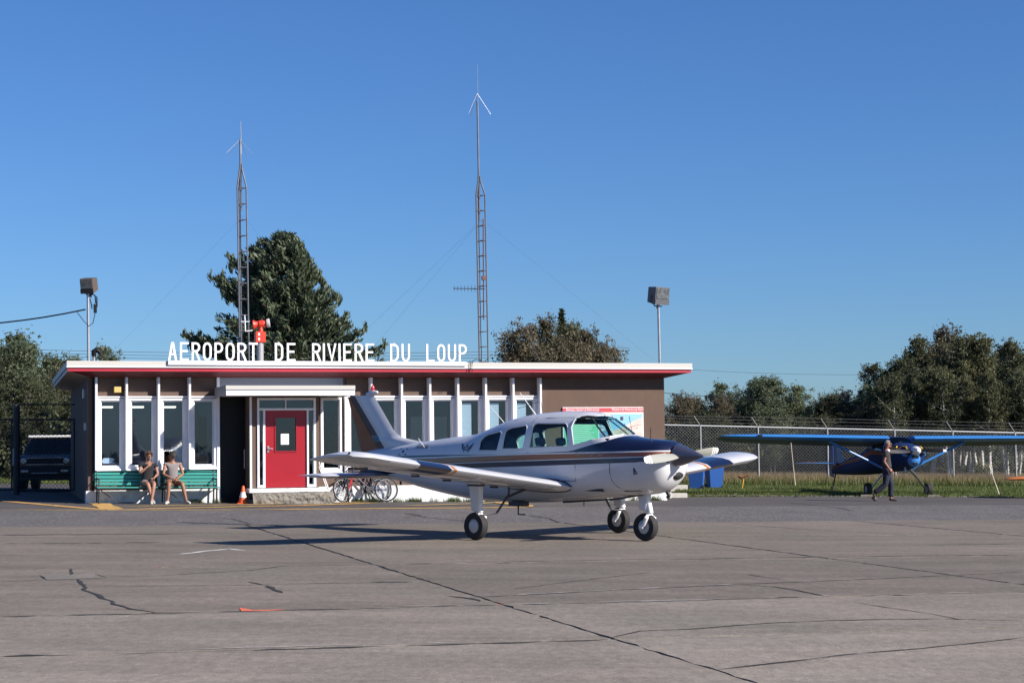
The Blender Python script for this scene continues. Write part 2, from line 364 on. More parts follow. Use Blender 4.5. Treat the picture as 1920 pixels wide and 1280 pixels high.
# ================================================================ THE TERMINAL
YAW = R(19.3)
EX = Vector((math.cos(YAW), math.sin(YAW), 0)); EY = Vector((-math.sin(YAW), math.cos(YAW), 0))
FC = at(125, 676, 47.0)                                    # front left corner of the roof edge
OV = .6
WP = FC + EY*OV                                            # a point of the wall plane
def hit(u, v, dep):                                        # ray against the plane parallel to the front, dep metres behind the wall
    d = ray(u, v); t = ((WP-EYEP).dot(EY)+dep)/d.dot(EY); return EYEP+d*t
w0 = hit(165, 900, 0)
BO = on(w0.x, w0.y)                                        # building origin: left foot of the front wall
def fl(u, v, dep=0.0):
    q = hit(u, v, dep)-BO; return q.dot(EX), q.z
def fs(u, dep=0.0): return fl(u, 830, dep)[0]
def bl(s, d, z): return BO + EX*s + EY*d + Vector((0, 0, z))   # building local to world
def gzl(s, d):                                             # ground height in building coordinates
    q = BO+EX*s+EY*d; return gz(q.x, q.y)-BO.z
ZT = FC.z-BO.z                                             # top of the roof edge
ZF1 = fl(700, 690, -OV)[1]; ZF2 = fl(700, 697, -OV)[1]
ZH = fl(210, 746)[1]; ZS = fl(210, 880)[1]; ZB = fl(210, 919)[1]; ZW = ZF2-.13
DEP = 10.5; SR = fs(1247); SL = 0.0
m_brown = mat('brown stucco', (.108, .066, .048), .85, var=.07, vs=1.5, bump=.25, bs=90, dirt=((.14, .095, .06), 1.6, .5, .75, .5))
m_brown2 = mat('brown panel', (.108, .068, .050), .7, var=.05, vs=2)
m_white = mat('white window paint', (.72, .72, .75), .45, var=.04, vs=4, dirt=((.5, .48, .45), 6, .6, .8, .5))
m_fascia = mat('fascia metal', (.50, .485, .45), .5, var=.03, vs=1.2, stretch=(.3, 1, 6), dirt=((.42, .40, .36), 3, .55, .8, .5))
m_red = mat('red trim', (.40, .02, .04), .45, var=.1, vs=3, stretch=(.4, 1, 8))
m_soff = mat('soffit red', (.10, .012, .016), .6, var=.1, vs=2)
m_soff2 = mat('soffit beige', (.34, .29, .24), .7, var=.1, vs=2)
m_found = mat('painted foundation', (.66, .68, .68), .8, var=.08, vs=3, bump=.2, bs=50, dirt=((.38, .36, .33), 3.5, .5, .7, .7))
m_step = mat('old concrete step', (.22, .20, .17), .95, var=.25, vs=14, bump=.9, bs=30, dirt=((.07, .06, .05), 14, .50, .62, .85))
m_roofing = mat('roof gravel', (.25, .24, .23), .95, var=.2, vs=10)
m_inside = mat('interior wall', (.11, .155, .25), .9)
m_infl = mat('interior floor', (.12, .13, .15), .6)
m_pane = glassmat('window glass', (.80, .87, .93), .05, .012)
m_black = mat("black paint", (.006, .006, .007), .5, spec=.25)
m_doorred = mat('red door paint', (.29, .004, .012), .38, var=.05, vs=1.5)
m_blind = mat('pale blind', (.56, .60, .58), .7, emit=None)
m_grey = mat('grey panel', (.20, .22, .25), .6)
m_steel = mat('galvanised steel', (.42, .43, .45), .4, metal=.75, var=.15, vs=8)
m_dark = mat('dark metal', (.03, .03, .035), .5, metal=.3)

SK = .066                                                  # the left side leans inwards in plan
T0 = thing('airport_terminal', 'long single storey brown airport terminal with flat white edged roof and tall white windows', 'building', BO, YAW)
def part(mb, name, m, smooth=False, bevel=0, parent=T0): return mb.build(name, m, parent, smooth, bevel)
def bx(name, m, x0, x1, y0, y1, z0, z1, bevel=0, parent=T0): return part(MB().box(x0, x1, y0, y1, z0, z1), name, m, bevel=bevel, parent=parent)
uL = [179, 236, 296, 354, 410]; uR = [648, 694.5, 751, 804, 856.5, 908.5, 960, 1011]
sL = [fs(u) for u in uL]; sR = [fs(u) for u in uR]
VD = .7                                                    # the entrance bay stands this far in front of the wall
fsv = lambda u: fs(u, -VD)
flv = lambda u, v: fl(u, v, -VD)
sAl0, sAl1 = fs(413), fsv(469)+.05                         # black door beside the bay
sV0, sV1 = fsv(469.5), fsv(598)
sD0, sD1 = fsv(482), fsv(592)                              # door group
# foundation
def found(x0, x1):
    mb = MB(); mb.prism([(x0, gzl(x0, 0)-.3), (x1, gzl(x1, 0)-.3), (x1, ZB), (x0, ZB)], -.03, .25); part(mb, 'foundation', m_found)
found(-.05, sAl0); found(sV0+.06, SR+.02)
# walls
bx('wall', m_brown2, 0, sL[0]+.02, 0, .25, ZB, ZW)                       # left pier
bx('mullion_shade', m_black, fs(173), fs(177), -.05, -.002, ZB, ZW)  # black strip standing in for the first mullion's shade on the pier
bx('wall', m_brown2, sL[-1], sAl0, 0, .25, ZB, ZW)
CB = fl(545, 741, -1.65)[1]                                # underside of the canopy
bx('wall', m_brown2, sV0, sD0, -VD, -VD+.12, ZB, CB+.03)
bx('wall', m_brown2, sD1, sV1, -VD, -VD+.12, ZB, CB+.03)
bx('wall', m_brown2, sV0, sV0+.1, -VD+.12, -.002, ZB-.3, CB+.03)
bx('wall', m_brown2, sV1-.1, sV1, -VD+.12, -.002, ZB-.3, CB+.03)
bx('wall', m_brown2, sD0, sD1, -VD+.003, -VD+.12, flv(536, 745)[1], CB+.03)
bx('wall', m_brown2, sV1-.1, fs(601), 0, .25, ZB, ZW)
bx('wall', m_brown2, fs(641), sR[0], 0, .25, ZB, ZW)
bx('wall', m_brown, sR[-1]+.03, SR, 0, .25, ZB, ZW)
bx('wall', m_brown2, sAl0+.003, sV1-.103, 0, .25, fl(440, 744)[1], ZW)          # above the black door and the bay
bx('wall', m_brown2, fs(601), fs(641), .002, .25, fl(620, 745)[1], ZW)
bx('wall', m_brown2, fs(601), fs(641), .002, .25, ZB, fl(620, 884)[1])
# side and back walls
mb = MB(); mb.prism([(0, .25), (.25, .25), (.25+SK*DEP, DEP), (SK*DEP, DEP)], gzl(0, DEP)-.3, ZW, 'z'); part(mb, 'side_wall', m_brown)
mb = MB(); mb.box(SR-.25, SR, .25, DEP, -.9, ZW); part(mb, 'side_wall', m_brown)
mb = MB(); mb.box(SK*DEP, SR, DEP, DEP+.25, -.9, ZW); part(mb, 'back_wall', m_brown)
# interior
bx('interior_floor', m_infl, 1.05, SR-.25, .25, DEP, ZB-.1, ZB)
bx('partition_wall', m_inside, .25, SR-.25, 3.0, 3.1, ZB, ZH+.15)
bx('partition_wall', m_inside, sL[-1], sL[-1]+.08, .3, 3.0, ZB, ZH+.15)
bx('partition_wall', m_inside, sR[0]-.1, sR[0]-.02, .3, 3.0, ZB, ZH+.15)
bx('ceiling', mat('interior ceiling', (.5, .5, .5), .9), .25, SR-.25, .26, 3.0, ZH+.16, ZH+.2)
# the black door beside the entrance bay
bd = bx('black_door', m_black, sAl0+.004, sV0+.09, .03, .08, ZB-.22, fl(440, 744)[1]-.002)
MB().tube([(fs(458), -.02, fl(458, 842)[1]), (fs(458), -.02, fl(458, 878)[1])], .018).build('pull_handle', m_steel, bd)
bx('threshold', m_black, sAl0, sV0, -.04, .2, gzl(sAl0, 0)-.2, ZB-.222)
bx('corner_trim', m_white, sV0-.02, sV0+.035, -VD-.03, -VD-.002, ZB, flv(467, 744)[1])

def window(x0, x1, z0, z1, fw=.07, side=.10, blind=None, glassdep=.09):
    mb = MB(); a, b_ = x0, x1
    mb.box(a, b_, -.035, .16, z0, z0+fw*1.1)              # sill rail
    mb.box(a, b_, -.035, .16, z1-fw*.7, z1)
    mb.box(a, a+side, -.03, .16, z0+fw*1.1, z1-fw*.7); mb.box(b_-side, b_, -.03, .16, z0+fw*1.1, z1-fw*.7)
    fr = part(mb, 'window', m_white, bevel=.006)
    ib = MB(); i0, i1, j0, j1 = a+side, b_-side, z0+fw*1.1, z1-fw*.7
    t = .028
    ib.box(i0, i1, .02, .10, j0, j0+t); ib.box(i0, i1, .02, .10, j1-t, j1); ib.box(i0, i0+t, .02, .10, j0+t, j1-t); ib.box(i1-t, i1, .02, .10, j0+t, j1-t)
    ib.build('sash', m_white, fr, bevel=.004)
    MB().box(i0+t, i1-t, .06, .066, j0+t, j1-t).build('pane', m_pane, fr)
    s_ = MB().box(a-.01, b_+.0, -.075, -.036, z0-.03, z0+.02); s_.build('sill', m_white, fr)
    if blind:
        bb = MB(); n = 26; zz = j1-.08; dz = (zz-j0)/n
        for k in range(n): bb.box(i0+.03, i0+(i1-i0)*blind, .125, .135, j0+k*dz, j0+(k+.93)*dz)
        bb.build('blind', m_blind, fr)
    return fr
def bays(S, skip=(), blinds={}):
    for k in range(len(S)-1):
        a, b_ = S[k], S[k+1]
        if k not in skip:
            window(a+.03, b_-.03, ZS, ZH-.02, blind=blinds.get(k))
            bx('upper_panel', m_brown2, a+.03, b_-.03, .05, .12, ZH+.045, ZW)
            bx('head_rail', m_white, a+.03, b_-.03, -.05, .1, ZH, ZH+.045, .004)
            bx('lower_panel', m_brown2, a+.03, b_-.03, .02, .12, ZB, ZS-.035)
bays(sL); bays(sR, blinds={4: .62, 5: .62, 6: .62})
for k, s_ in enumerate(sL+sR):
    lowz = ZS-.02 if k != 2 else fl(297, 911)[1]
    if k == 4: bx('mullion', m_white, s_-.05, s_+.02, -.06, .25, ZB, ZW, .004)
    elif k == 5: bx('mullion', m_white, s_-.05, s_+.03, -.10, .25, ZB, ZH+.06, .02)
    else: bx('mullion', m_white, s_-.028, s_+.028, -.19, .1, lowz, ZW-.002, .004)
# plant window beside the door
window(fs(601)+.0, fs(641), fl(620, 884)[1], fl(620, 745)[1], side=.06)
# grey panel above the canopy
bx('canopy_panel', m_grey, fs(410), fs(643), -.05, -.003, fl(500, 724)[1]-.1, ZW-.01)
# entrance frame, transom, side lights and door
zd0 = ZB+.01; zd1 = flv(536, 769)[1]; ztr = flv(536, 746)[1]
sd0, sd1 = fsv(497), fsv(575)
mb = MB(); mb.box(sD0, fsv(486), -.04, .1, zd0, ztr); mb.box(sD1-.06, sD1, -.04, .1, zd0, ztr)
mb.box(fsv(486), sD1-.06, -.04, .1, ztr-.05, ztr); mb.box(fsv(486), sD1-.06, -.035, .1, zd1, zd1+.055)
mb.box(sd0-.055, sd0, -.036, .1, zd0, zd1); mb.box(sd1, sd1+.05, -.036, .1, zd0, zd1)
mb.box(fsv(486), sd0-.055, -.036, .1, zd0, zd0+.07); mb.box(sd1+.05, sD1-.06, -.036, .1, zd0, zd0+.07)
mb.box(fsv(535), fsv(537), -.02, .08, zd1+.055, ztr-.05)
ent = part(mb, 'entrance_frame', m_white, bevel=.004); ent.location.y = -VD
for a, b_, c, d in ((fsv(486), sd0-.055, zd0+.07, zd1), (sd1+.05, sD1-.06, zd0+.07, zd1), (fsv(486), fsv(535), zd1+.055, ztr-.05), (fsv(537), sD1-.06, zd1+.055, ztr-.05)):
    MB().box(a, b_, .03, .036, c, d).build('pane', m_pane, ent)
gx0, gx1 = fsv(517), fsv(555); gz0, gz1 = flv(536, 845)[1], flv(536, 783)[1]
mb = MB(); A, B_ = sd0+.004, sd1-.004
mb.box(A, gx0, .01, .06, zd0, zd1-.004); mb.box(gx1, B_, .01, .06, zd0, zd1-.004); mb.box(gx0, gx1, .01, .06, zd0, gz0); mb.box(gx0, gx1, .01, .06, gz1, zd1-.004)
door = part(mb, 'red_door', m_doorred); door.location.y = -VD
mb = MB(); e = .03
mb.box(gx0-e, gx0, -.008, .009, gz0-e, gz1+e); mb.box(gx1, gx1+e, -.008, .009, gz0-e, gz1+e); mb.box(gx0, gx1, -.008, .009, gz0-e, gz0); mb.box(gx0, gx1, -.008, .009, gz1, gz1+e)
mb.build('glazing_bead', m_doorred, door)
MB().box(gx0, gx1, .03, .036, gz0, gz1).build('pane', m_pane, door)
mb = MB(); hx, hz = fsv(503), flv(503, 841)[1]
mb.box(hx-.03, hx+.02, -.012, .009, hz-.09, hz+.07); mb.tube([(hx, -.01, hz+.01), (hx, -.06, hz+.01), (hx+.11, -.062, hz-.005)], .014); mb.build('door_handle', m_steel, door, bevel=.003)
m_paper = mat('paper', (.85, .87, .9), .8); m_ink = mat('ink', (.05, .05, .06), .8)
nt_ = MB().box(fsv(527), fsv(542), .022, .026, flv(534, 833)[1], flv(534, 813)[1]).build('notice', m_paper, door)
nt2 = MB(); 
for k in range(2): nt2.box(fsv(531+4*k), fsv(533.5+4*k), .0195, .0215, flv(534, 817.3)[1], flv(534, 816.3)[1])
nt2.box(fsv(533), fsv(536), .0195, .0215, flv(534, 829)[1], flv(534, 828.2)[1]); nt2.build('notice_print', m_ink, door)
# canopy
cz0, cz1, czm = CB, fl(545, 722.5, -1.65)[1], fl(545, 730, -1.65)[1]
cs0, cs1 = fs(425, -1.65), fs(665, -1.65)
cn = bx('canopy', m_white, cs0, cs1, -1.63, -.053, cz0+.02, cz1-.02)
MB().box(cs0-.01, cs1+.01, -1.65, -1.632, cz0, czm).build('canopy_edge', m_white, cn)
MB().box(cs0-.02, cs1+.02, -1.68, -1.632, czm+.002, cz1).build('canopy_edge', m_fascia, cn)
MB().box(cs0-.02, cs0-.003, -1.63, -.053, cz0, cz1).build('canopy_edge', m_grey, cn)
MB().box(cs1+.003, cs1+.02, -1.63, -.053, cz0, cz1).build('canopy_edge', m_white, cn)
# roof: slab, metal edge, red trim, sloping soffit
rs0 = fl(125, 676, -OV)[0]; rs1 = fl(1298, 681, -OV)[0]; RB = DEP+.7
SB = SK*(RB+OV)
part(MB().prism([(rs0+.03, -OV+.03), (rs1-.03, -OV+.03), (rs1-.03, RB-.03), (rs0+.03+SB, RB-.03)], ZF1, ZT-.03, 'z'), 'roof', m_roofing)
mb = MB()
mb.box(rs0, rs1, -OV, -OV+.03, ZF1, ZT); mb.prism([(rs0, -OV+.03), (rs0+.03, -OV+.03), (rs0+.03+SB, RB), (rs0+SB, RB)], ZF1, ZT, 'z'); mb.box(rs1-.03, rs1, -OV+.03, RB, ZF1, ZT); mb.box(rs0+.03+SB, rs1-.03, RB-.03, RB, ZF1, ZT)
part(mb, 'roof_edge', m_fascia, bevel=.006)
bx('edge_seam', m_white, rs0-.004, rs1+.004, -OV-.012, -OV-.002, ZF1-.005, ZF1+.03)
mb = MB(); a = .03
mb.box(rs0+a, rs1-a, -OV+a, -OV+a+.03, ZF2, ZF1-.012); mb.box(rs1-a-.03, rs1-a, -OV+a+.03, RB-a, ZF2, ZF1-.012)
part(mb, 'red_trim', m_red)
part(MB().prism([(rs0+a, -OV+a+.03), (rs0+a+.03, -OV+a+.03), (rs0+a+.03+SB, RB-a), (rs0+a+SB, RB-a)], ZF2, ZF1-.012, 'z'), 'side_trim', m_fascia)
o1 = [(rs0+.06, -OV+.06, ZF2+.003), (rs1-.06, -OV+.06, ZF2+.003), (rs1-.06, RB-.06, ZF2+.003), (rs0+.06+SB, RB-.06, ZF2+.003)]
i1 = [(.02, -.14, ZW-.0), (SR-.02, -.14, ZW), (SR-.02, DEP, ZW), (.02+SK*DEP, DEP, ZW)]
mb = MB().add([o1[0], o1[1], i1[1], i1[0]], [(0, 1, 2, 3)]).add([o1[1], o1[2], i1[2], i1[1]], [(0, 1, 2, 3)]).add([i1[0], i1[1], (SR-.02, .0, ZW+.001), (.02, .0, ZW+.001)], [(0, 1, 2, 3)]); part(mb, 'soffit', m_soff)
mb = MB().add([o1[3], o1[0], i1[0], i1[3]], [(0, 1, 2, 3)]); part(mb, 'soffit', m_soff2)
# small wall fittings
m_lampy = mat('yellowed plastic', (.55, .42, .14), .5)
e_ = MB().box(fs(213), fs(226), -.12, .045, fl(220, 736)[1], fl(220, 725)[1]); part(e_, 'wall_light', m_lampy, bevel=.01)
for v0, v1, d in ((726, 744, 1.2), (792, 806, .35)):
    q = MB().box(-.07+SK*d, -.0+SK*d, d, d+.22, fl(160, v1)[1], fl(160, v0)[1]); part(q, 'meter_box', m_steel, bevel=.01)
# welcome board on the right wall
zb0, zb1, zbh = fl(1130, 850)[1], fl(1130, 763)[1], fl(1130, 772.5)[1]; sb0, sb1 = fs(1055), fs(1206)
board = thing('welcome_board', 'wide welcome board with red header and coastal map on the brown wall', 'sign', bl(sb0, -.045, zb0), YAW)
BW, BH, HH = sb1-sb0, zb1-zb0, zbh-zb0
m_bred = mat('board red', (.50, .055, .07), .5); m_bwhite = mat('board white', (.78, .78, .78), .5)
m_bsea = mat('map sea', (.26, .50, .80), .5, var=.1, vs=2); m_bland = mat('map land', (.70, .50, .44), .5, var=.12, vs=2.5, dirt=((.8, .7, .6), 6, .5, .6, .6)); m_bgreen = mat('board green', (.16, .52, .34), .5, var=.12, vs=3); m_bphoto = mat('board photo', (.10, .22, .45), .5, var=.7, vs=6, dirt=((.55, .6, .65), 8, .5, .6, .8))
MB().box(0, BW, 0, .035, 0, BH).build('backing', m_bwhite, board)
MB().box(0, BW, -.006, -.001, HH, BH-.02).build('header', m_bred, board)
MB().box(.03, BW*.435, -.005, -.001, .04, HH-.05).build('text_panel', m_bgreen, board)
g_ = MB()
for k in range(16): g_.box(.12, BW*(.30+.1*random.random()), -.008, -.0055, HH-.14-k*.055, HH-.128-k*.055)
g_.build('text_lines', m_bwhite, board)
for k in range(3): MB().box(BW*.447, BW*.555, -.005, -.001, HH-.05-.36*(k+1)+.02, HH-.05-.36*k).build('photo_panel', m_bphoto, board)
mx0, mx1 = BW*.57, BW-.03
MB().box(mx0, mx1, -.005, -.001, .04, HH-.05).build('map', m_bsea, board)
MB().prism([(mx0, .08), (mx0+.1, HH*.55), (mx0+.5*(mx1-mx0), HH*.66), (mx0+.62*(mx1-mx0), HH*.74), (mx1-.02, HH*.87), (mx1-.02, .08)], -.009, -.006).build('map_coast', m_bland, board)
mm = MB()
for k in range(14):
    x = random.uniform(mx0+.35, mx1-.1); z = random.uniform(.2, HH*.7); mm.box(x, x+.022, -.012, -.0095, z, z+.03)
mm.box(mx0+.33*(mx1-mx0), mx0+.42*(mx1-mx0), -.008, -.0055, HH*.80, HH*.89)
mm.tube([(mx0+.60*(mx1-mx0), -.01, HH*.9), (mx0+.66*(mx1-mx0), -.01, HH*.6), (mx0+.72*(mx1-mx0), -.01, HH*.3)], .006, 4)
mm.tube([(mx0+.3*(mx1-mx0), -.01, HH*.5), (mx0+.7*(mx1-mx0), -.01, HH*.66), (mx1-.05, -.01, HH*.7)], .005, 4)
mm.build('map_marks', m_ink, board)
RX = Matrix.Rotation(R(90), 4, 'X')
text_mb("Bienvenue \u00e0 l'a\u00e9roport de Rivi\u00e8re-du-Loup", .13, m_bwhite, 'header_text', board, Matrix.Translation((.09, -.008, HH+.035)) @ RX, .35, .001, .40*BW/2.2)
text_mb("Welcome to the Rivi\u00e8re-du-Loup Airport", .13, m_bwhite, 'header_text', board, Matrix.Translation((BW*.60, -.008, HH+.035)) @ RX, .35, .001, .40*BW/2.2)

# step and landing
st = thing('entrance_step', 'crumbling concrete step with painted top slab below the red door', 'step', bl(fs(470, -1.35), -1.35, gzl(fs(470), -1.3)), YAW)
q0_ = fs(470, -1.4); q1_ = fs(622, -1.4); zz0 = gzl(fs(470), -1.3)
MB().box(0, fs(612, -1.1)-fs(470, -1.35), .2, .645, ZB-zz0-.11, ZB-zz0-.005).build('top_slab', m_found, st, bevel=.01)
bm = bmesh.new(); bmesh.ops.create_grid(bm, x_segments=2, y_segments=2, size=1); bm.free()
from mathutils import noise as mnoise
mb = MB(); Lx = q1_-q0_; zt_ = ZB-zz0-.12; NX, NZ = 150, 14; vs = []; fs_ = []
for i in range(NX+1):
    for j in range(NZ+7):
        x = .05+Lx*i/NX
        if j <= NZ: y, z = -.05, -.15+(zt_+.15)*j/NZ; y += .10*max(0, (z/zt_)-.55)
        else: y, z = -.05+.045+.1*(j-NZ), zt_
        nv = mnoise.noise(Vector((x*4, z*6, y*4)))*.045+mnoise.noise(Vector((x*14, z*16, y*9+3)))*.025
        vs.append((x, y+nv, z+(nv*.5 if j >= NZ-1 else 0)))
for i in range(NX):
    for j in range(NZ+6): fs_.append((i*(NZ+7)+j, (i+1)*(NZ+7)+j, (i+1)*(NZ+7)+j+1, i*(NZ+7)+j+1))
mb.add(vs, fs_); mb.build('step_block', m_step, st)

# lights in the office and paper on the sill
m_tube = mat('lit ceiling lamp', (.8, .75, .65), .5, emit=((1, .86, .68), 1.3))
for k, (u0, u1) in enumerate(((183, 212), (240, 270), (300, 330))):
    a = fl(u0, 761, 2.2); b_ = fl(u1, 761, 2.2)
    o = MB().box(0, b_[0]-a[0], 0, .3, -.05, .0).build('ceiling_lamp', m_tube); o.location = bl(a[0], 2.2, a[1]); o.rotation_euler[2] = YAW
    tag(o, ['lit ceiling lamp seen through the leftmost window', 'lit ceiling lamp seen through the second window from the left', 'lit ceiling lamp seen through the third window from the left'][k], 'lamp', 'ceiling lamps in the office')
mb = MB()
for k in range(5): mb.box(random.uniform(0, .04), .24+random.uniform(0, .1), .0, .2, k*.028, k*.028+.024)
o = mb.build('paper_stack', m_paper); o.location = bl(fs(191, .2), .2, fl(200, 867)[1]-.02); o.rotation_euler[2] = YAW; tag(o, 'pile of white papers behind the leftmost window', 'papers')
mb = MB().box(0, .28, 0, .02, 0, .4); o = mb.build('office_paper', m_paper); o.location = bl(fs(322, .5), .5, fl(330, 866)[1]); o.rotation_euler[2] = YAW; tag(o, 'pale sheet standing behind the third window from the left', 'paper')
mb = MB().box(0, 1.5, 0, .7, .70, .74).box(.05, .1, .05, .65, 0, .7).box(1.4, 1.45, .05, .65, 0, .7); o = mb.build('office_desk', m_paper); o.location = bl(fs(255, 1.6), 1.6, ZB+.003); o.rotation_euler[2] = YAW; tag(o, 'pale office desk inside behind the second window', 'desk')
cab_ = MB().box(0, .9, 0, .45, 0, 1.9).build('office_cabinet', m_dark, bevel=.01); cab_.location = bl(fs(372, 1.8), 1.8, ZB+.003); cab_.rotation_euler[2] = YAW; tag(cab_, 'dark tall cabinet behind the window nearest the black door', 'cabinet')
oc = thing('office_chair', 'dark office chair behind the third window from the left', 'chair', bl(fs(318, 1.2), 1.2, ZB+.003), YAW+.5)
MB().box(-.25, .25, -.25, .25, .45, .53).build('seat', m_black, oc, bevel=.03); MB().box(-.22, .22, .22, .28, .62, 1.15).build('backrest', m_black, oc, bevel=.03); MB().tube([(0, 0, 0), (0, 0, .46)], .04, 8).tube([(-.28, 0, .04), (.28, 0, .04)], .025, 6).tube([(0, -.28, .04), (0, .28, .04)], .025, 6).build('chair_base', m_black, oc)
wp_ = MB().box(0, 1.1, 0, .02, 0, .8).build('wall_chart', m_paper, bevel=.004); wp_.location = bl(fs(770, 2.95), 2.95, ZB+1.1); wp_.rotation_euler[2] = YAW; tag(wp_, 'pale chart on the back wall behind the windows right of the tail fin', 'chart')
# a leafy plant behind the window beside the door
pl = thing('potted_plant', 'tall leafy house plant inside the window right of the red door', 'plant', bl(fs(628, .5), .5, ZB+.003), YAW)
m_leafd = leafmat('house plant leaf', (.03, .06, .02), (.07, .12, .05))
MB().lathe([(0, 0), (.13, 0), (.17, .3), (.15, .3), (.0, .28)], (0, 0, 0), (0, 0, 1)).build('pot', mat('clay', (.3, .12, .07), .8), pl, smooth=True)
mb = MB(); 
for k in range(5):
    mb.tube([(0, 0, .2), (random.uniform(-.15, .15), random.uniform(-.1, .1), random.uniform(1.0, 1.9))], .01, 5)
mb.build('stem', m_leafd, pl)
mb = MB()
for k in range(140):
    c = Vector((random.gauss(0, .16), random.gauss(0, .12), random.uniform(.6, 2.0))); a = Vector((random.gauss(0, 1), random.gauss(0, 1), random.gauss(0, .6))).normalized(); b = a.cross(Vector((0, 0, 1))).normalized()
    mb.add([c-a*.09, c+b*.03, c+a*.09, c-b*.03], [(0, 1, 2, 3)])
mb.build('foliage', m_leafd, pl)

# ---------------------------------------------------------------- the name on the roof
m_letter = mat('white letter paint', (.80, .80, .80), .5, dirt=((.55, .55, .53), 6, .6, .75, .6))
sg = thing('roof_name_sign', 'white capital letters standing along the roof edge naming the airport', 'sign', bl(fs(315, -OV), -OV-.03, ZT), YAW)
sO = fl(315, 675, -OV)[0]
MB().box(0, fl(873, 678, -OV)[0]-sO, -.03, .04, -.10, .012).build('sign_rail', m_white, sg, bevel=.004)
def arc(cx, cz, rx, rz, a0, a1, n=6): return [(cx+rx*math.cos(R(a0+(a1-a0)*k/n)), cz+rz*math.sin(R(a0+(a1-a0)*k/n))) for k in range(n+1)]
OO = arc(.5, .74, .5, .26, 0, 180)+arc(.5, .26, .5, .26, 180, 360)+[(1, .74)]
LET = {'A': [[(0, 0), (.42, 1), (.58, 1), (1, 0)], [(.2, .32), (.8, .32)]], 'E': [[(1, 0), (0, 0), (0, 1), (1, 1)], [(0, .52), (.85, .52)]],
       'R': [[(0, 0), (0, 1), (.5, 1)]+arc(.5, .76, .5, .24, 90, -90)[1:]+[(0, .52)], [(.5, .52), (1, 0)]], 'O': [OO],
       'P': [[(0, 0), (0, 1), (.5, 1)]+arc(.5, .74, .5, .26, 90, -90)[1:]+[(0, .48)]], 'T': [[(0, 1), (1, 1)], [(.5, 0), (.5, 1)]],
       'D': [[(0, 0), (0, 1), (.4, 1)]+arc(.4, .72, .6, .28, 90, 0)+arc(.4, .28, .6, .28, 0, -90)+[(0, 0)]], 'I': [[(.5, 0), (.5, 1)]],
       'V': [[(0, 1), (.5, 0), (1, 1)]], 'U': [[(0, 1), (0, .26)]+arc(.5, .26, .5, .26, 180, 360)[1:]+[(1, 1)]], 'L': [[(0, 1), (0, 0), (1, 0)]]}
spec_ = [('A', 79, 130), ('E', 148, 200), ('R', 217, 268), ('O', 284, 335), ('P', 352, 403), ('O', 418, 470), ('R', 487, 540), ('T', 555, 607), ('D', 708, 757), ('E', 779, 829), ('R', 928, 978), ('I', 990, 1004), ('V', 1018, 1070), ('I', 1082, 1096), ('E', 1112, 1160), ('R', 1178, 1229), ('E', 1243, 1293), ('D', 1388, 1438), ('U', 1455, 1504), ('L', 1601, 1648), ('O', 1665, 1712), ('U', 1728, 1776), ('P', 1792, 1840)]
LH = fl(600, 643.5, -OV)[1]-ZT
for ch, a, b_ in spec_:
    x0 = fl(290+a/3.148, 660, -OV)[0]-sO; x1 = fl(290+b_/3.148, 660, -OV)[0]-sO; sw = .052; mb = MB()
    for si, stq in enumerate(LET[ch]):
        P = [Vector((x0+sw/2+p_[0]*(x1-x0-sw), .014+sw/2+p_[1]*(LH-sw-.014))) for p_ in stq]
        closed = (P[0]-P[-1]).length < 1e-4; n = len(P); 
        if closed: P = P[:-1]; n -= 1
        offs = []
        for k in range(n):
            pa = P[(k-1) % n] if closed or k > 0 else None; pb = P[(k+1) % n] if closed or k < n-1 else None
            d1 = (P[k]-pa).normalized() if pa is not None else None; d2 = (pb-P[k]).normalized() if pb is not None else None
            if d1 is None: d1 = d2
            if d2 is None: d2 = d1
            n1 = Vector((-d1.y, d1.x)); n2 = Vector((-d2.y, d2.x)); nn = (n1+n2); nn = nn.normalized() if nn.length > 1e-4 else n1
            offs.append(nn*(sw/2/max(.45, nn.dot(n1))))
            if not closed and k in (0, n-1): P[k] = P[k]+(d1 if k else -d1)*(sw/2)
        y0, y1 = -.025+si*.003, .02-si*.003
        vs = []
        for k in range(n):
            for o_, yy in ((1, y0), (-1, y0), (-1, y1), (1, y1)): q = P[k]+offs[k]*o_; vs.append((q.x, yy, q.y))
        fs_ = []
        for k in range(n if closed else n-1):
            a4, b4 = 4*k, 4*((k+1) % n)
            for j in range(4): fs_.append((a4+j, a4+(j+1) % 4, b4+(j+1) % 4, b4+j))
        if not closed: fs_ += [(0, 1, 2, 3), (4*n-1, 4*n-2, 4*n-3, 4*n-4)]
        mb.add(vs, fs_)
    mb.build('letter', m_letter, sg)
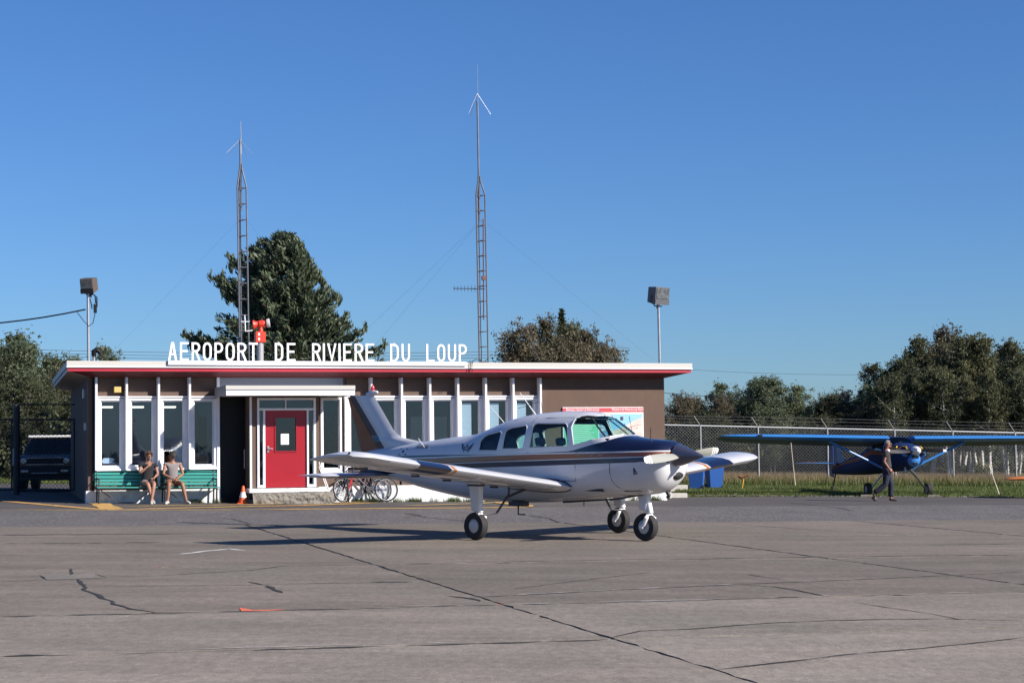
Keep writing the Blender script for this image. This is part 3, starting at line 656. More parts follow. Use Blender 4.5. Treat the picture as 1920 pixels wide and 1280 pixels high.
# ================================================================ THE LOW-WING AEROPLANE
def pchip(xs, ys):
    xs = list(xs); ys = list(ys); n = len(xs); h = [xs[i+1]-xs[i] for i in range(n-1)]; d = [(ys[i+1]-ys[i])/h[i] for i in range(n-1)]; m = [d[0]]+[0]*(n-2)+[d[-1]]
    for i in range(1, n-1):
        if d[i-1]*d[i] > 0:
            w1 = 2*h[i]+h[i-1]; w2 = h[i]+2*h[i-1]; m[i] = (w1+w2)/(w1/d[i-1]+w2/d[i])
    def f(x):
        x = min(max(x, xs[0]), xs[-1]); i = 0
        while i < n-2 and x > xs[i+1]: i += 1
        t = (x-xs[i])/h[i]; t2 = t*t; t3 = t2*t
        return (2*t3-3*t2+1)*ys[i]+(t3-2*t2+t)*h[i]*m[i]+(-2*t3+3*t2)*ys[i+1]+(t3-t2)*h[i]*m[i+1]
    return f
class Hull:
    def __init__(s, st):                                   # rows: x, top, bottom, half width, mid, exponent top, exponent bottom
        xs = [r[0] for r in st]; s.x0, s.x1 = xs[0], xs[-1]
        s.f = [pchip(xs, [r[k] for r in st]) for k in range(1, 7)]
    def pt(s, x, a, off=0.0):
        zt, zb, hw, zm, n1, n2 = [g(x) for g in s.f]; c, q = math.cos(a), math.sin(a); n = n1 if q >= 0 else n2
        y = math.copysign(abs(c)**(2/n), c)*(hw-off); z = zm+(((zt-zm-off)*abs(q)**(2/n)) if q >= 0 else -((zm-zb-off)*abs(q)**(2/n)))
        return Vector((x, y, z))
    def ys(s, x, z):
        zt, zb, hw, zm, n1, n2 = [g(x) for g in s.f]; n = n1 if z >= zm else n2; H = (zt-zm) if z >= zm else (zm-zb)
        return hw*max(0, 1-min(1, abs(z-zm)/H)**n)**(1/n)
    def mesh(s, nx=70, na=48, x0=None, x1=None, off=0.0, caps=True):
        x0 = s.x0 if x0 is None else x0; x1 = s.x1 if x1 is None else x1; mb = MB(); vs = []; fs = []
        for i in range(nx+1):
            x = x0+(x1-x0)*i/nx
            for j in range(na): vs.append(s.pt(x, 2*math.pi*(j+.5)/na, off))
        for i in range(nx):
            for j in range(na): fs.append((i*na+j, i*na+(j+1) % na, (i+1)*na+(j+1) % na, (i+1)*na+j))
        if caps: fs += [tuple(range(na-1, -1, -1)), tuple(range(nx*na, nx*na+na))]
        return mb.add(vs, fs)
def cutter(polys, m=None):
    mb = MB()
    for P in polys: mb.prism(P, -1.5, 1.5)
    o = mb.build('cut', m or m_dark); return o
def boolean(o, c, op='DIFFERENCE'):
    c.parent = o.parent
    b = o.modifiers.new('c', 'BOOLEAN'); b.operation = op; b.object = c; b.solver = 'EXACT'
    me = evalmesh(o); o.modifiers.clear(); old = o.data; o.data = me; bpy.data.objects.remove(c); return o
def nd(t, kind, **k):
    n = t.nodes.new(kind)
    for a, b_ in k.items(): setattr(n, a, b_)
    return n
def curve_node(t, src, pts, x0, x1):                       # z as a function of x, both in metres (z range 0..2)
    mr = nd(t, 'ShaderNodeMapRange'); mr.inputs[1].default_value = x0; mr.inputs[2].default_value = x1; t.links.new(src, mr.inputs[0])
    fc = nd(t, 'ShaderNodeFloatCurve'); c = fc.mapping.curves[0]
    P = [((x-x0)/(x1-x0), z/2) for x, z in pts]
    c.points[0].location = P[0]; c.points[1].location = P[-1]
    for q in P[1:-1]: c.points.new(*q)
    for q in c.points: q.handle_type = 'VECTOR'
    fc.mapping.update(); t.links.new(mr.outputs[0], fc.inputs['Value'])
    m2 = nd(t, 'ShaderNodeMath', operation='MULTIPLY'); m2.inputs[1].default_value = 2; t.links.new(fc.outputs[0], m2.inputs[0]); return m2.outputs[0]
def stripe_paint(name, base, bands, x0, x1, coat=.6, rough=.32, spec=.5):      # bands: (colour, lower curve, upper curve)
    m = bpy.data.materials.new(name); m.use_nodes = True; t = m.node_tree; b = t.nodes['Principled BSDF']
    b.inputs['Roughness'].default_value = rough; b.inputs['Specular IOR Level'].default_value = spec; b.inputs['Coat Weight'].default_value = coat; b.inputs['Coat Roughness'].default_value = .05
    tc = nd(t, 'ShaderNodeTexCoord'); sp = nd(t, 'ShaderNodeSeparateXYZ'); t.links.new(tc.outputs['Object'], sp.inputs[0])
    cur = nd(t, 'ShaderNodeRGB'); cur.outputs[0].default_value = (*base, 1); cur = cur.outputs[0]
    nz = nd(t, 'ShaderNodeTexNoise'); nz.inputs['Scale'].default_value = 2.5; nz.inputs['Detail'].default_value = 7; t.links.new(tc.outputs['Object'], nz.inputs['Vector'])
    mr = nd(t, 'ShaderNodeMapRange'); mr.inputs[1].default_value = .3; mr.inputs[2].default_value = .7; mr.inputs[3].default_value = .93; mr.inputs[4].default_value = 1.05; t.links.new(nz.outputs['Fac'], mr.inputs[0])
    for col, lo_, hi in bands:
        a = nd(t, 'ShaderNodeMath', operation='GREATER_THAN'); t.links.new(sp.outputs[2], a.inputs[0]); t.links.new(curve_node(t, sp.outputs[0], lo_, x0, x1), a.inputs[1])
        c = nd(t, 'ShaderNodeMath', operation='LESS_THAN'); t.links.new(sp.outputs[2], c.inputs[0]); t.links.new(curve_node(t, sp.outputs[0], hi, x0, x1), c.inputs[1])
        mu = nd(t, 'ShaderNodeMath', operation='MULTIPLY'); t.links.new(a.outputs[0], mu.inputs[0]); t.links.new(c.outputs[0], mu.inputs[1])
        mx = nd(t, 'ShaderNodeMix', data_type='RGBA'); t.links.new(mu.outputs[0], mx.inputs[0]); t.links.new(cur, mx.inputs[6]); mx.inputs[7].default_value = (*col, 1); cur = mx.outputs[2]
    s = nd(t, 'ShaderNodeVectorMath', operation='SCALE'); t.links.new(cur, s.inputs[0]); t.links.new(mr.outputs[0], s.inputs['Scale']); t.links.new(s.outputs[0], b.inputs['Base Color'])
    return m
def loft(sections, closed_ends=True):                      # sections: lists of Vectors of equal length
    mb = MB(); n = len(sections[0]); vs = [q for s_ in sections for q in s_]
    fs = [(i*n+j, i*n+(j+1) % n, (i+1)*n+(j+1) % n, (i+1)*n+j) for i in range(len(sections)-1) for j in range(n)]
    if closed_ends: fs += [tuple(range(n-1, -1, -1)), tuple(range((len(sections)-1)*n, len(sections)*n))]
    return mb.add(vs, fs)
NAVY = (.006, .009, .034); ORNG_SHADE = (.22, .055, .009); WHT = (.60, .60, .625)  # stripe orange darkened to carry the shade of the fuselage side
m_apaint = mat('aircraft white paint', WHT, .32, coat=.6, var=.04, vs=3, dirt=((.55, .54, .53), 5, .6, .85, .5))
m_anavy = mat('aircraft navy paint', NAVY, .3, coat=.7)
m_aorng_lit = mat('sunlit aircraft orange', (.48, .17, .02), .35, coat=.5); m_aorng_shade = mat('shaded aircraft orange', ORNG_SHADE, .35, coat=.5)
m_tyre = mat('tyre rubber', (.018, .017, .018), .8, var=.2, vs=9, bump=.2, bs=60)
m_hub = mat('wheel hub', (.45, .45, .47), .45, metal=.2)
m_cabin = mat('cabin lining', (.035, .036, .04), .8)
m_seat = mat('seat fabric', (.06, .065, .075), .9, var=.2)
m_aglass = glassmat('aircraft glass', (.66, .86, .81), .06, .02)
m_acc = mat('anti-glare black', (.01, .01, .012), .7)
m_seam = mat('panel seam', (.05, .05, .06), .6)
m_chrome = mat('polished metal', (.6, .6, .62), .25, metal=.9)
# place it
PX, PY, PTH = .598, 31.228, .739
fw = Vector((math.cos(PTH), -math.sin(PTH), 0)); fw = (fw-GN*fw.dot(GN)).normalized(); lf = GN.cross(fw)
o_ = on(PX, PY, .033); Mx = Matrix(((fw.x, lf.x, GN.x, o_.x), (fw.y, lf.y, GN.y, o_.y), (fw.z, lf.z, GN.z, o_.z), (0, 0, 0, 1)))
AP = thing('light_aircraft', 'white low-wing light aircraft with navy and orange stripes parked on the concrete', 'aeroplane', mat=Mx)
H1 = Hull([(-4.62, 1.36, 1.00, .05, 1.2, 2, 2), (-4.15, 1.44, .93, .13, 1.2, 2.2, 2.4), (-3.54, 1.50, .86, .21, 1.22, 2.3, 2.6), (-2.93, 1.57, .75, .30, 1.24, 2.3, 2.8),
           (-2.11, 1.655, .63, .41, 1.26, 2.3, 3), (-1.62, 1.70, .575, .475, 1.28, 2.3, 3), (-1.06, 1.86, .555, .53, 1.30, 2.4, 3.2), (-.57, 1.985, .55, .56, 1.30, 2.6, 3.2),
           (0, 2.055, .565, .575, 1.30, 2.7, 3.2), (.5, 2.075, .60, .58, 1.30, 2.7, 3.2), (.9, 2.068, .63, .575, 1.30, 2.7, 3.2), (1.15, 2.02, .655, .57, 1.30, 2.6, 3.0),
           (1.42, 1.87, .685, .56, 1.28, 2.6, 2.9), (1.70, 1.685, .70, .54, 1.26, 2.8, 2.8), (2.0, 1.64, .725, .505, 1.25, 2.8, 2.7), (2.3, 1.615, .765, .46, 1.24, 2.8, 2.6),
           (2.48, 1.595, .85, .42, 1.24, 2.6, 2.4), (2.58, 1.57, .95, .37, 1.25, 2.4, 2.3), (2.64, 1.52, 1.06, .29, 1.27, 2.2, 2.2)])
o1c = [(-4.7, 1.23), (-2.37, 1.28), (-1.86, 1.30), (.10, 1.36), (1.91, 1.40), (2.8, 1.425)]
o2c = [(-4.7, 1.05), (-1.86, 1.20), (.10, 1.27), (1.91, 1.33), (2.8, 1.36)]
sh = lambda c, d: [(x, z+d) for x, z in c]
n2c = [(-4.7, .93), (-1.48, 1.12), (.10, 1.17), (1.91, 1.24), (2.8, 1.285)]
c1c = [(-4.7, 1.28), (-2.5, 1.335), (-.61, 1.36), (.85, 1.415), (.99, 1.435), (1.25, 1.50), (1.58, 1.58), (1.76, 1.66), (1.85, 1.9), (2.8, 1.95)]
m_hull = stripe_paint('striped fuselage paint', WHT, [(NAVY, sh(o1c, .022), c1c), (ORNG_SHADE, o2c, o1c), (NAVY, n2c, sh(o2c, -.014))], -4.7, 2.8)
W1 = [(-1.17, 1.42), (-1.17, 1.57), (-1.12, 1.645), (-1.02, 1.69), (-.71, 1.74), (-.67, 1.72), (-.70, 1.45), (-.73, 1.42)]
W2 = [(-.59, 1.47), (-.585, 1.72), (-.56, 1.765), (-.46, 1.80), (-.13, 1.84), (-.09, 1.81), (-.10, 1.48), (-.13, 1.455), (-.57, 1.45)]
W3 = [(.03, 1.47), (.035, 1.83), (.07, 1.865), (.12, 1.875), (.73, 1.87), (.79, 1.83), (.865, 1.53), (.82, 1.495)]
WS = [(.885, 1.90), (.885, 1.80), (.99, 1.515), (1.35, 1.60), (1.60, 1.655), (1.675, 1.69), (2.2, 1.95), (2.2, 2.4), (1.17, 2.4), (1.165, 1.99), (1.05, 2.00), (.95, 1.985), (.90, 1.95)]
hull = H1.mesh(90, 56).build('fuselage', [m_hull, m_cabin], AP)
so = hull.modifiers.new('s', 'SOLIDIFY'); so.thickness = .028; so.offset = -1; so.material_offset = 1
me = evalmesh(hull); hull.modifiers.clear(); hull.data = me
boolean(hull, cutter([W1, W2, W3, WS])); shade(hull.data, 35)
for W_ in (W1, W2, W3):
    for s in (-1, 1):
        cx_ = sum(q[0] for q in W_)/len(W_); cz_ = sum(q[1] for q in W_)/len(W_)
        P = [Vector((q[0]+.012*(1 if q[0] < cx_ else -1)*-1, s*(H1.ys(*q)-.014), q[1]-.012*(1 if q[1] < cz_ else -1))) for q in W_]
        MB().add(P+[Vector((cx_, s*(H1.ys(cx_, cz_)-.014), cz_))], [(i, (i+1) % len(P), len(P)) for i in range(len(P))]).build('side_window', m_aglass, AP)
# windscreen shell: same skin, 12 mm inside
mb = MB(); nx, na = 22, 60; vs = []; fs_ = []
for i in range(nx+1):
    x = .86+(1.72-.86)*i/nx
    for j in range(na+1): vs.append(H1.pt(x, R(8)+R(164)*j/na, .014))
for i in range(nx):
    for j in range(na):
        c = vs[i*(na+1)+j]; x = c.x
        zl = 1.50 if x < 1 else 1.47+.155*(x-.8)/.5
        if c.z > zl-.02 and not (x > 1.6 and c.z < 1.60): fs_.append((i*(na+1)+j, i*(na+1)+j+1, (i+1)*(na+1)+j+1, (i+1)*(na+1)+j))
me = MB().add(vs, fs_).mesh('windscreen', m_aglass); shade(me, 60); link('windscreen', me, AP)
mb = MB()
for s in (-1, 1): mb.tube([H1.pt(1.15, R(90+s*26), .02), H1.pt(1.4, R(90+s*40), .02), H1.pt(1.66, R(90+s*52), .02)], .016, 6)
mb.tube([(1.16, 0, 2.0), (1.67, 0, 1.685)], .010, 6)
mb.build('windscreen_post', m_cabin, AP)
# window rubber frames on both sides
for s in (-1, 1):
    mb = MB()
    for W_ in (W1, W2, W3):
        P = [Vector((q[0], s*(H1.ys(*q)+.002), q[1])) for q in W_]; mb.tube(P+[P[0]], .009, 5, cap=False)
    mb.build('window_frame', m_apaint, AP)
    P = [Vector((q[0], s*(H1.ys(*q)+.002), q[1])) for q in [WS[9], WS[10], WS[11], WS[12]]+WS[0:6]]; MB().tube(P, .012, 6).build('windscreen_frame', m_apaint, AP)
# cabin: floor, seats, panel
MB().box(-1.3, 1.5, -.45, .45, .78, .82).build('cabin_floor', m_cabin, AP)
for x, y in ((.15, -.26), (.15, .26), (-.75, -.24), (-.75, .24)):
    mb = MB(); mb.box(x-.05, x+.45, y-.2, y+.2, .85, 1.15)
    Tm = Matrix.Translation((x-.05, 0, 1.1)) @ Matrix.Rotation(R(-12), 4, 'Y'); mb.box(-.06, .06, y-.19, y+.19, 0, .40 if x > 0 else .32, Tm); mb.box(-.045, .045, y-.10, y+.10, .42 if x > 0 else .33, .55 if x > 0 else .36, Tm)
    mb.build('seat', m_seat, AP, bevel=.03)
mb = MB(); mb.prism([(1.25, 1.2), (1.25, 1.60), (1.62, 1.63), (1.66, 1.2)], -.46, .46); mb.box(1.22, 1.32, .02, .2, 1.60, 1.68); mb.build('instrument_panel', m_acc, AP, bevel=.01)
mb = MB(); mb.tube([(.5, 0, 2.0), (1.1, 0, 1.97)], .02, 6); mb.box(.9, 1.1, -.4, .4, 1.94, 1.96); mb.build('sun_visor', m_cabin, AP)
# wings
AF = [(1, .0), (.93, .045), (.8, .078), (.65, .094), (.5, .098), (.35, .086), (.2, .060), (.08, .026), (0, .002)]       # x from nose (1) to tail (0), upper
AL = [(0, -.002), (.08, -.008), (.2, -.017), (.35, -.03), (.5, -.042), (.65, -.050), (.8, -.052), (.9, -.045), (.97, -.028)]
CH = 1.34
def wsec(y, s, xa=0.0, xb=1.0, lex=.9, ch=CH, zl=None, tk=1.0, lowk=1.0):
    zl = .785+.108*y if zl is None else zl
    def cut(L, a, b_): return [q for q in L if a-1e-6 <= q[0] <= b_+1e-6]
    def itp(L, x):
        L = sorted(L); 
        for (x0, z0), (x1, z1) in zip(L[:-1], L[1:]):
            if x0 <= x <= x1: return z0+(z1-z0)*(x-x0)/(x1-x0)
        return L[-1][1]
    up = cut(AF, xa, xb); dn = cut(AL, xa, xb)
    if xb < 1: up = [(xb, itp(AF, xb))]+[q for q in up if q[0] < xb-1e-6]; dn = [q for q in dn if q[0] < xb-1e-6]+[(xb, itp(AL, xb))]
    if xa > 0: up = [q for q in up if q[0] > xa+1e-6]+[(xa, itp(AF, xa))]; dn = [(xa, itp(AL, xa))]+[q for q in dn if q[0] > xa+1e-6]
    out = []
    for k, (q, isl) in enumerate([(q, 0) for q in up]+[(q, 1) for q in dn]):
        x = lex-ch*(1-q[0]); out.append(Vector((x, s*y, zl-.055*(1-q[0])+q[1]*ch*tk*(lowk if isl else 1))))
    return out
for s in (-1, 1):
    Y_ = [.45, 1, 1.6, 2.2, 2.8, 3.16, 3.235, 3.275, 3.6, 3.95, 4.3, 4.55]
    secs = [wsec(y, s, .27, 1) for y in Y_]; mb = loft(secs); n = len(secs[0])
    for fi, f in enumerate(mb.f):
        if len(f) == 4 and fi < (len(Y_)-1)*n:
            k = fi//n; c = sum((Vector(mb.v[i]) for i in f), Vector())/4
            if 7 <= k <= 8 and c.x > .12: mb.m[fi] = 1
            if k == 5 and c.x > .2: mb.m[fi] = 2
    wing = mb.build('wing', [m_apaint, m_anavy, m_aorng_lit], AP, smooth=True)
    loft([wsec(y, s, 0, .262) for y in (.56, 1.5, 2.62)]).build('flap', m_apaint, wing, smooth=True)
    loft([wsec(y, s, 0, .262) for y in (2.65, 3.6, 4.5)]).build('aileron', m_apaint, wing, smooth=True)
    loft([wsec(4.55, s), wsec(4.68, s, lex=.885, ch=1.325, lowk=.8), wsec(4.82, s, lex=.83, ch=1.27, lowk=.35, tk=.95, zl=1.315), wsec(4.93, s, lex=.72, ch=1.16, lowk=-.3, tk=.8, zl=1.325), wsec(4.99, s, lex=.55, ch=.98, lowk=-.7, tk=.55, zl=1.335)]).build('wing_tip', m_apaint, wing, smooth=True)
    mb = MB()
    for yy in (.9, 1.5, 2.1, 2.65, 3.3, 4.0):                # skin joints beneath
        mb.tube([Vector(q)+Vector((0, 0, -.001)) for q in wsec(yy, s, .3, 1)[9-3:]][2:], .003, 4)
    for yy in (1.2, 2.3, 3.0, 4.1): mb.box(-.26, -.08, s*yy-.006, s*yy+.006, .785+.108*yy-.10, .785+.108*yy-.07)
    mb.build('hinge', m_seam, wing)
    mb = MB(); mb.tube([q+Vector((0, s*.0, 0)) for q in [Vector((p_.x+(.015 if p_.x > .2 else 0), s*(H1.ys(p_.x, p_.z)+.004), p_.z)) for p_ in wsec(.57, s, .0, 1, zl=.845, tk=1.15)]], .009, 6); mb.build('root_seal', m_seam, wing)
# nav light on the near tip
MB().ball((.46, -4.975, 1.385), .02).build('navigation_light', mat('dark lens', (.02, .03, .03), .2), AP, smooth=True)
# fin and rudder
def xle(z): return float(np.interp(z, [1.2, 1.5, 1.585, 1.62, 1.75, 2.0, 2.35, 2.43], [-2.6, -2.8, -3.1, -3.50, -3.75, -3.955, -4.25, -4.31]))
def xh(z): return -4.04-(z-1.32)*.80
def xn_(z): return -3.83-(z-1.32)*.865
secs = []; zs = [1.2, 1.4, 1.5, 1.56, 1.60, 1.64, 1.7, 1.78, 1.9, 2.05, 2.2, 2.35, 2.41]
for z in zs:
    a, b_, c = xle(z), xn_(z), xh(z); t = .055 if z > 1.6 else .075; a1 = a+(b_-a)*.25; a2 = a+(b_-a)*.6
    secs.append([Vector((a, 0, z)), Vector((a1, t*.7, z)), Vector((a2, t, z)), Vector((b_, t*.8, z)), Vector((c, t*.6, z)), Vector((c, -t*.6, z)), Vector((b_, -t*.8, z)), Vector((a2, -t, z)), Vector((a1, -t*.7, z))])
mb = loft(secs)
for fi, f in enumerate(mb.f):
    if len(f) == 4:
        j = fi % 9
        if j in (3, 5): mb.m[fi] = 1
fin = mb.build('fin', [m_apaint, m_anavy], AP, smooth=True)
secs = []
for z in (.98, 1.2, 1.38, 1.6, 1.9, 2.2, 2.39):
    a = xh(z)-.015 if z > 1.2 else xh(1.2)-.015; b_ = float(np.interp(z, [.98, 1.38, 2.39], [-4.5, -4.61, -4.995])); t = .03
    secs.append([Vector((a, t, z)), Vector((b_, .004, z)), Vector((b_, -.004, z)), Vector((a, -t, z))])
loft(secs).build('rudder', m_aorng_shade, AP)
mb = MB(); mb.lathe([(0, -.14), (.035, -.12), (.05, 0), (.045, .10), (.02, .16), (0, .17)], (-4.36, 0, 2.445), (1, 0, .15)); mb.build('tail_fairing', m_apaint, AP, smooth=True)
MB().lathe([(.032, 0), (.034, .05), (.03, .09), (.012, .115), (0, .12)], (-4.33, 0, 2.48), (0, 0, 1)).build('beacon', mat('red beacon lens', (.6, .01, .02), .15, coat=1), AP, smooth=True)
# stabilator
def ssec(y, lex, ch, tk): 
    u_ = [(1, 0), (.9, .04), (.7, .06), (.45, .055), (.2, .025), (0, .003), (.2, -.025), (.45, -.055), (.7, -.06), (.9, -.04)]
    return [Vector((lex-ch*(1-a), y, .96+b_*ch*tk)) for a, b_ in u_]
for s in (-1, 1):
    loft([ssec(s*.02, -3.72, .88, 1), ssec(s*1.33, -3.74, .84, .95)]).build('stabilator', m_anavy, AP, smooth=True)
    loft([ssec(s*1.332, -3.74, .84, .97), ssec(s*1.52, -3.78, .80, .8), ssec(s*1.60, -3.9, .67, .4)]).build('stabilator_tip', m_apaint, AP, smooth=True)
# nose: spinner, propeller, inlets, chin
SPZ = 1.365
MB().lathe([(.0, .50), (.014, .49), (.055, .38), (.112, .22), (.160, .08), (.178, 0), (.0, 0)], (2.67, 0, SPZ), (1, 0, -.02), 28).build('spinner', mat('polished dark spinner', (.045, .05, .085), .22, coat=.8), AP, smooth=True)
pr = MB()
for sgn in (-1, 1):
    secs = []
    for t, ch, tw in ((.10, .10, 62), (.22, .12, 45), (.45, .145, 30), (.7, .142, 22), (.79, .135, 20), (.815, .132, 19), (.845, .126, 18), (.87, .12, 17), (.90, .11, 17), (.935, .095, 16), (.96, .05, 15)):
        q = Matrix.Rotation(R(4.5), 3, 'X') @ Vector((0, sgn*t, 0)); ca = R(tw)
        e1 = Vector((math.sin(ca), 0, 0))+(Matrix.Rotation(R(4.5), 3, 'X') @ Vector((0, 0, sgn*math.cos(ca)))); e2 = Vector((math.cos(ca), 0, -sgn*math.sin(ca)*1.0)); th = ch*.09
        c = Vector((2.745, 0, SPZ))+q
        secs.append([c+e1*ch/2, c+e1*ch*.2+e2*th, c-e1*ch*.25+e2*th*.8, c-e1*ch/2, c-e1*ch*.25-e2*th*.5, c+e1*ch*.2-e2*th*.5])
    b_ = loft(secs)
    for fi, f in enumerate(b_.f):
        k = fi//6
        pr.add([b_.v[i] for i in f], [tuple(range(len(f)))], 1 if (len(f) == 4 and k in (4, 6, 8, 9)) or fi == len(b_.f)-1 else 0)
prop = pr.build('propeller', [mat('propeller grey', (.30, .30, .27), .4, coat=.2), m_bwhite], AP, smooth=True)
for s in (-1, 1):
    MB().ball((2.585, s*.235, 1.30), 1, sc=(.075, .10, .085)).build('air_inlet', m_acc, AP, smooth=True)
    MB().lathe([(.088, 0), (.108, .03), (.12, 0), (.10, -.05)], (2.60, s*.235, 1.30), (1, s*.25, -.1), 24).build('inlet_lip', m_apaint, AP, smooth=True)
MB().ball((2.60, .06, 1.055), 1, sc=(.055, .15, .075)).build('chin_scoop', m_acc, AP, smooth=True)
mb = MB(); mb.tube([(2.30, .18, .80), (2.33, .2, .73), (2.30, .21, .69)], .032, 10); mb.build('exhaust_pipe', m_dark, AP, smooth=True)
# seams, antennas, small fittings
def side(P, r=.0055, s=-1): MB().tube([Vector((x, s*(H1.ys(x, z)+.002), z)) for x, z in P], r, 4).build('panel_seam', m_seam, AP)
side([(.50, .935), (.8, .94), (1.02, .94), (1.025, 1.2)]); side([(1.72, 1.24), (1.71, 1.1), (1.735, .95), (1.80, .86), (1.93, .79), (2.1, .76)])
side([(.0, 1.38), (.0, 1.9), (.03, 1.98)], .005); side([(2.16, 1.16), (2.21, 1.07), (2.16, 1.06), (2.16, 1.16)], .012); side([(-1.45, .62), (-1.5, 1.1), (-1.45, 1.64)], .003)
side([(-2.1, .68), (-2.13, 1.1), (-2.1, 1.6)], .003); side([(-2.8, .8), (-2.82, 1.2), (-2.8, 1.52)], .003); side([(-1.4, .75), (-.4, .72), (.5, .76)], .0025); side([(-.52, 1.93), (.3, 1.96), (.86, 1.965)], .004); side([(1.72, 1.24), (2.2, 1.255), (2.6, 1.26)], .004)
for k in range(6): side([(1.88+.05*k, .80+.002*k), (1.92+.05*k, .782+.002*k)], .007)
mb = MB(); mb.tube([(-.33, 0, 2.02), (-.68, -.02, 2.40)], [.010, .005], 6); mb.tube([(-1.05, .02, 1.87), (-1.42, .04, 2.18)], [.008, .004], 6); mb.build('whip_antenna', m_bwhite, AP)
mb = MB(); mb.tube([(-.1, -.1, 2.07), (-.12, -.1, 2.22), (-.2, -.1, 2.235), (-.6, -.15, 2.13)], .004, 5); mb.build('wire_antenna', m_dark, AP)
mb = MB(); mb.tube([(-2.62, -.36, 1.47), (-2.8, -.33, 1.62)], .006, 5); mb.build('static_wick', m_bwhite, AP)
mb = MB(); mb.tube([(2.2, -.1, 1.62), (2.2, -.1, 1.80)], .008, 5); mb.build('temperature_probe', m_dark, AP)
mb = MB(); mb.box(-.62, -.28, -.36, -.22, .50, .57); mb.tube([(-.45, -.3, .52), (-.45, -.3, .36), (-.30, -.3, .36)], .014, 6); mb.build('boarding_step', m_seam, AP)
mb = MB(); mb.tube([(.9, -.2, .63), (.9, -.2, .53)], .008, 5); mb.tube([(.5, -.25, .585), (1.6, -.2, .66), (2.05, -.1, .74)], .018, 6); mb.build('belly_pipe', m_seam, AP)
# landing gear
def wheel(x, y, r=.222, w_=.155, name='wheel', capside=-1):
    wo = link(name, None, AP)
    pr_ = [(r*.52, -w_*.42), (r*.72, -w_*.5), (r*.92, -w_*.42), (r*.985, -w_*.22), (r, 0), (r*.985, w_*.22), (r*.92, w_*.42), (r*.72, w_*.5), (r*.52, w_*.42), (r*.52, -w_*.42)]
    MB().lathe(pr_, (x, y, r), (0, 1, 0), 32).build('tyre', m_tyre, wo, smooth=True)
    MB().lathe([(0, -w_*.40), (r*.40, -w_*.42), (r*.52, -w_*.32), (r*.52, w_*.32), (r*.40, w_*.42), (0, w_*.40)], (x, y, r), (0, 1, 0), 24).build('rim', m_hub, wo, smooth=True)
    return wo
def leg(x, y, ztop, s, nose=False):
    g = link('landing_gear_leg', None, AP)
    mb = MB()
    if nose: mb.prism([(x-.10, .50), (x+.05, .46), (x+.08, .78), (x-.13, .80)], y-.06, y+.06)
    else: mb.prism([(x-.07, .47), (x+.10, .43), (x+.13, ztop), (x-.14, ztop)], y-.055, y+.055)
    mb.build('strut_fairing', m_apaint, g, bevel=.025)
    if not nose: MB().box(x-.145, x+.135, y-.06, y+.06, .855, .885).build('fairing_band', m_seam, g)
    mb = MB(); mb.tube([(x+.06, y, .60), (x+.10, y, .44)], .045, 12); mb.tube([(x+.07, y-.05, .40), (x+.07, y+.05, .40)], .04, 10)
    for yy in ((y+s*.11,) if not nose else (y-.105, y+.105)):
        mb.tube([(x+.07, y+(yy-y)*.4, .40), (x+.09, yy, .36), (x+.05, yy, .27), (x, yy, .222)], [.03, .034, .03, .026], 10)
        mb.tube([(x, yy-.02, .222), (x, yy+.02, .222)], .034, 12)
    mb.build('fork', m_bwhite, g, smooth=True)
    if not nose:
        mb = MB(); mb.tube([(x+.10, y+s*.06, .40), (x+.12, y+s*.35, .42), (x+.14, y+s*.62, .72), (x+.14, y+s*.62, .84)], .018, 6); mb.tube([(x+.13, y+s*.55, .66), (x+.2, y+s*.95, .80)], .022, 6); mb.build('side_brace', m_seam, g)
leg(0, -1.80, 1.02, 1); wheel(0, -1.80); leg(0, 1.80, 1.02, -1); wheel(0, 1.80)
leg(2.02, 0, .8, 1, True); wheel(2.02, 0)
# markings: flag, winged emblem, script, name
def near_T(x, z, rot=0):                                   # text plane on the near (right-hand) side; text reads towards the nose
    y = -(H1.ys(x, z)+.005)
    return Matrix.Translation((x, y, z)) @ Matrix.Rotation(R(90), 4, 'X') @ Matrix.Rotation(R(rot), 4, 'Z')
for o in (text_mb('Sundowner 180', .085, mat('pale lettering', (.75, .6, .5), .5), 'lettering', AP, near_T(1.03, 1.345), .3, .001), text_mb('Ronnie', .13, m_anavy, 'lettering', AP, near_T(-2.98, 1.45), .3, .001)):
    for q in o.data.vertices: q.co.y = -(H1.ys(q.co.x, q.co.z)+.005)
text_mb('C-FSND', .22, m_anavy, 'lettering', AP, near_T(-1.75, .93), 0, .001) if False else None
fl_ = MB()
for a, b_ in ((-3.42, -3.36), (-3.24, -3.18)): fl_.box(a, b_, -.30, -.275, 1.33, 1.45)
L_ = [(0, -.045), (.005, -.02), (.03, -.025), (.025, -.005), (.045, .012), (.03, .012), (.034, .03), (.014, .018), (.0, .048), (-.014, .018), (-.034, .03), (-.03, .012), (-.045, .012), (-.025, -.005), (-.03, -.025), (-.005, -.02)]
fl_.prism([(-3.30+a*.8, 1.39+b_*.8) for a, b_ in L_], -.30, -.275)
me = fl_.build('flag_marking', m_anavy, AP)
for q in me.data.vertices: q.co.y = -(H1.ys(q.co.x, q.co.z)+(.004 if q.co.y < -.29 else .0005))
em = MB()
for s in (-1, 1):
    for k in range(3):
        x0 = -1.50+s*.045; x1 = -1.50+s*(.17-.02*k); z0 = 1.475-.035*k
        em.prism([(x0, z0-.022), (x1, z0+.054), (x1, z0+.074), (x0, z0-.004)], -.55, -.5)
em.tube([(-1.50+.036*math.cos(a*.7), -.52, 1.455+.036*math.sin(a*.7)) for a in range(10)], .008, 4)
em.prism([(-1.52, 1.50), (-1.48, 1.50), (-1.49, 1.53), (-1.51, 1.53)], -.55, -.5)
e_ = em.build('winged_emblem', m_anavy, AP)
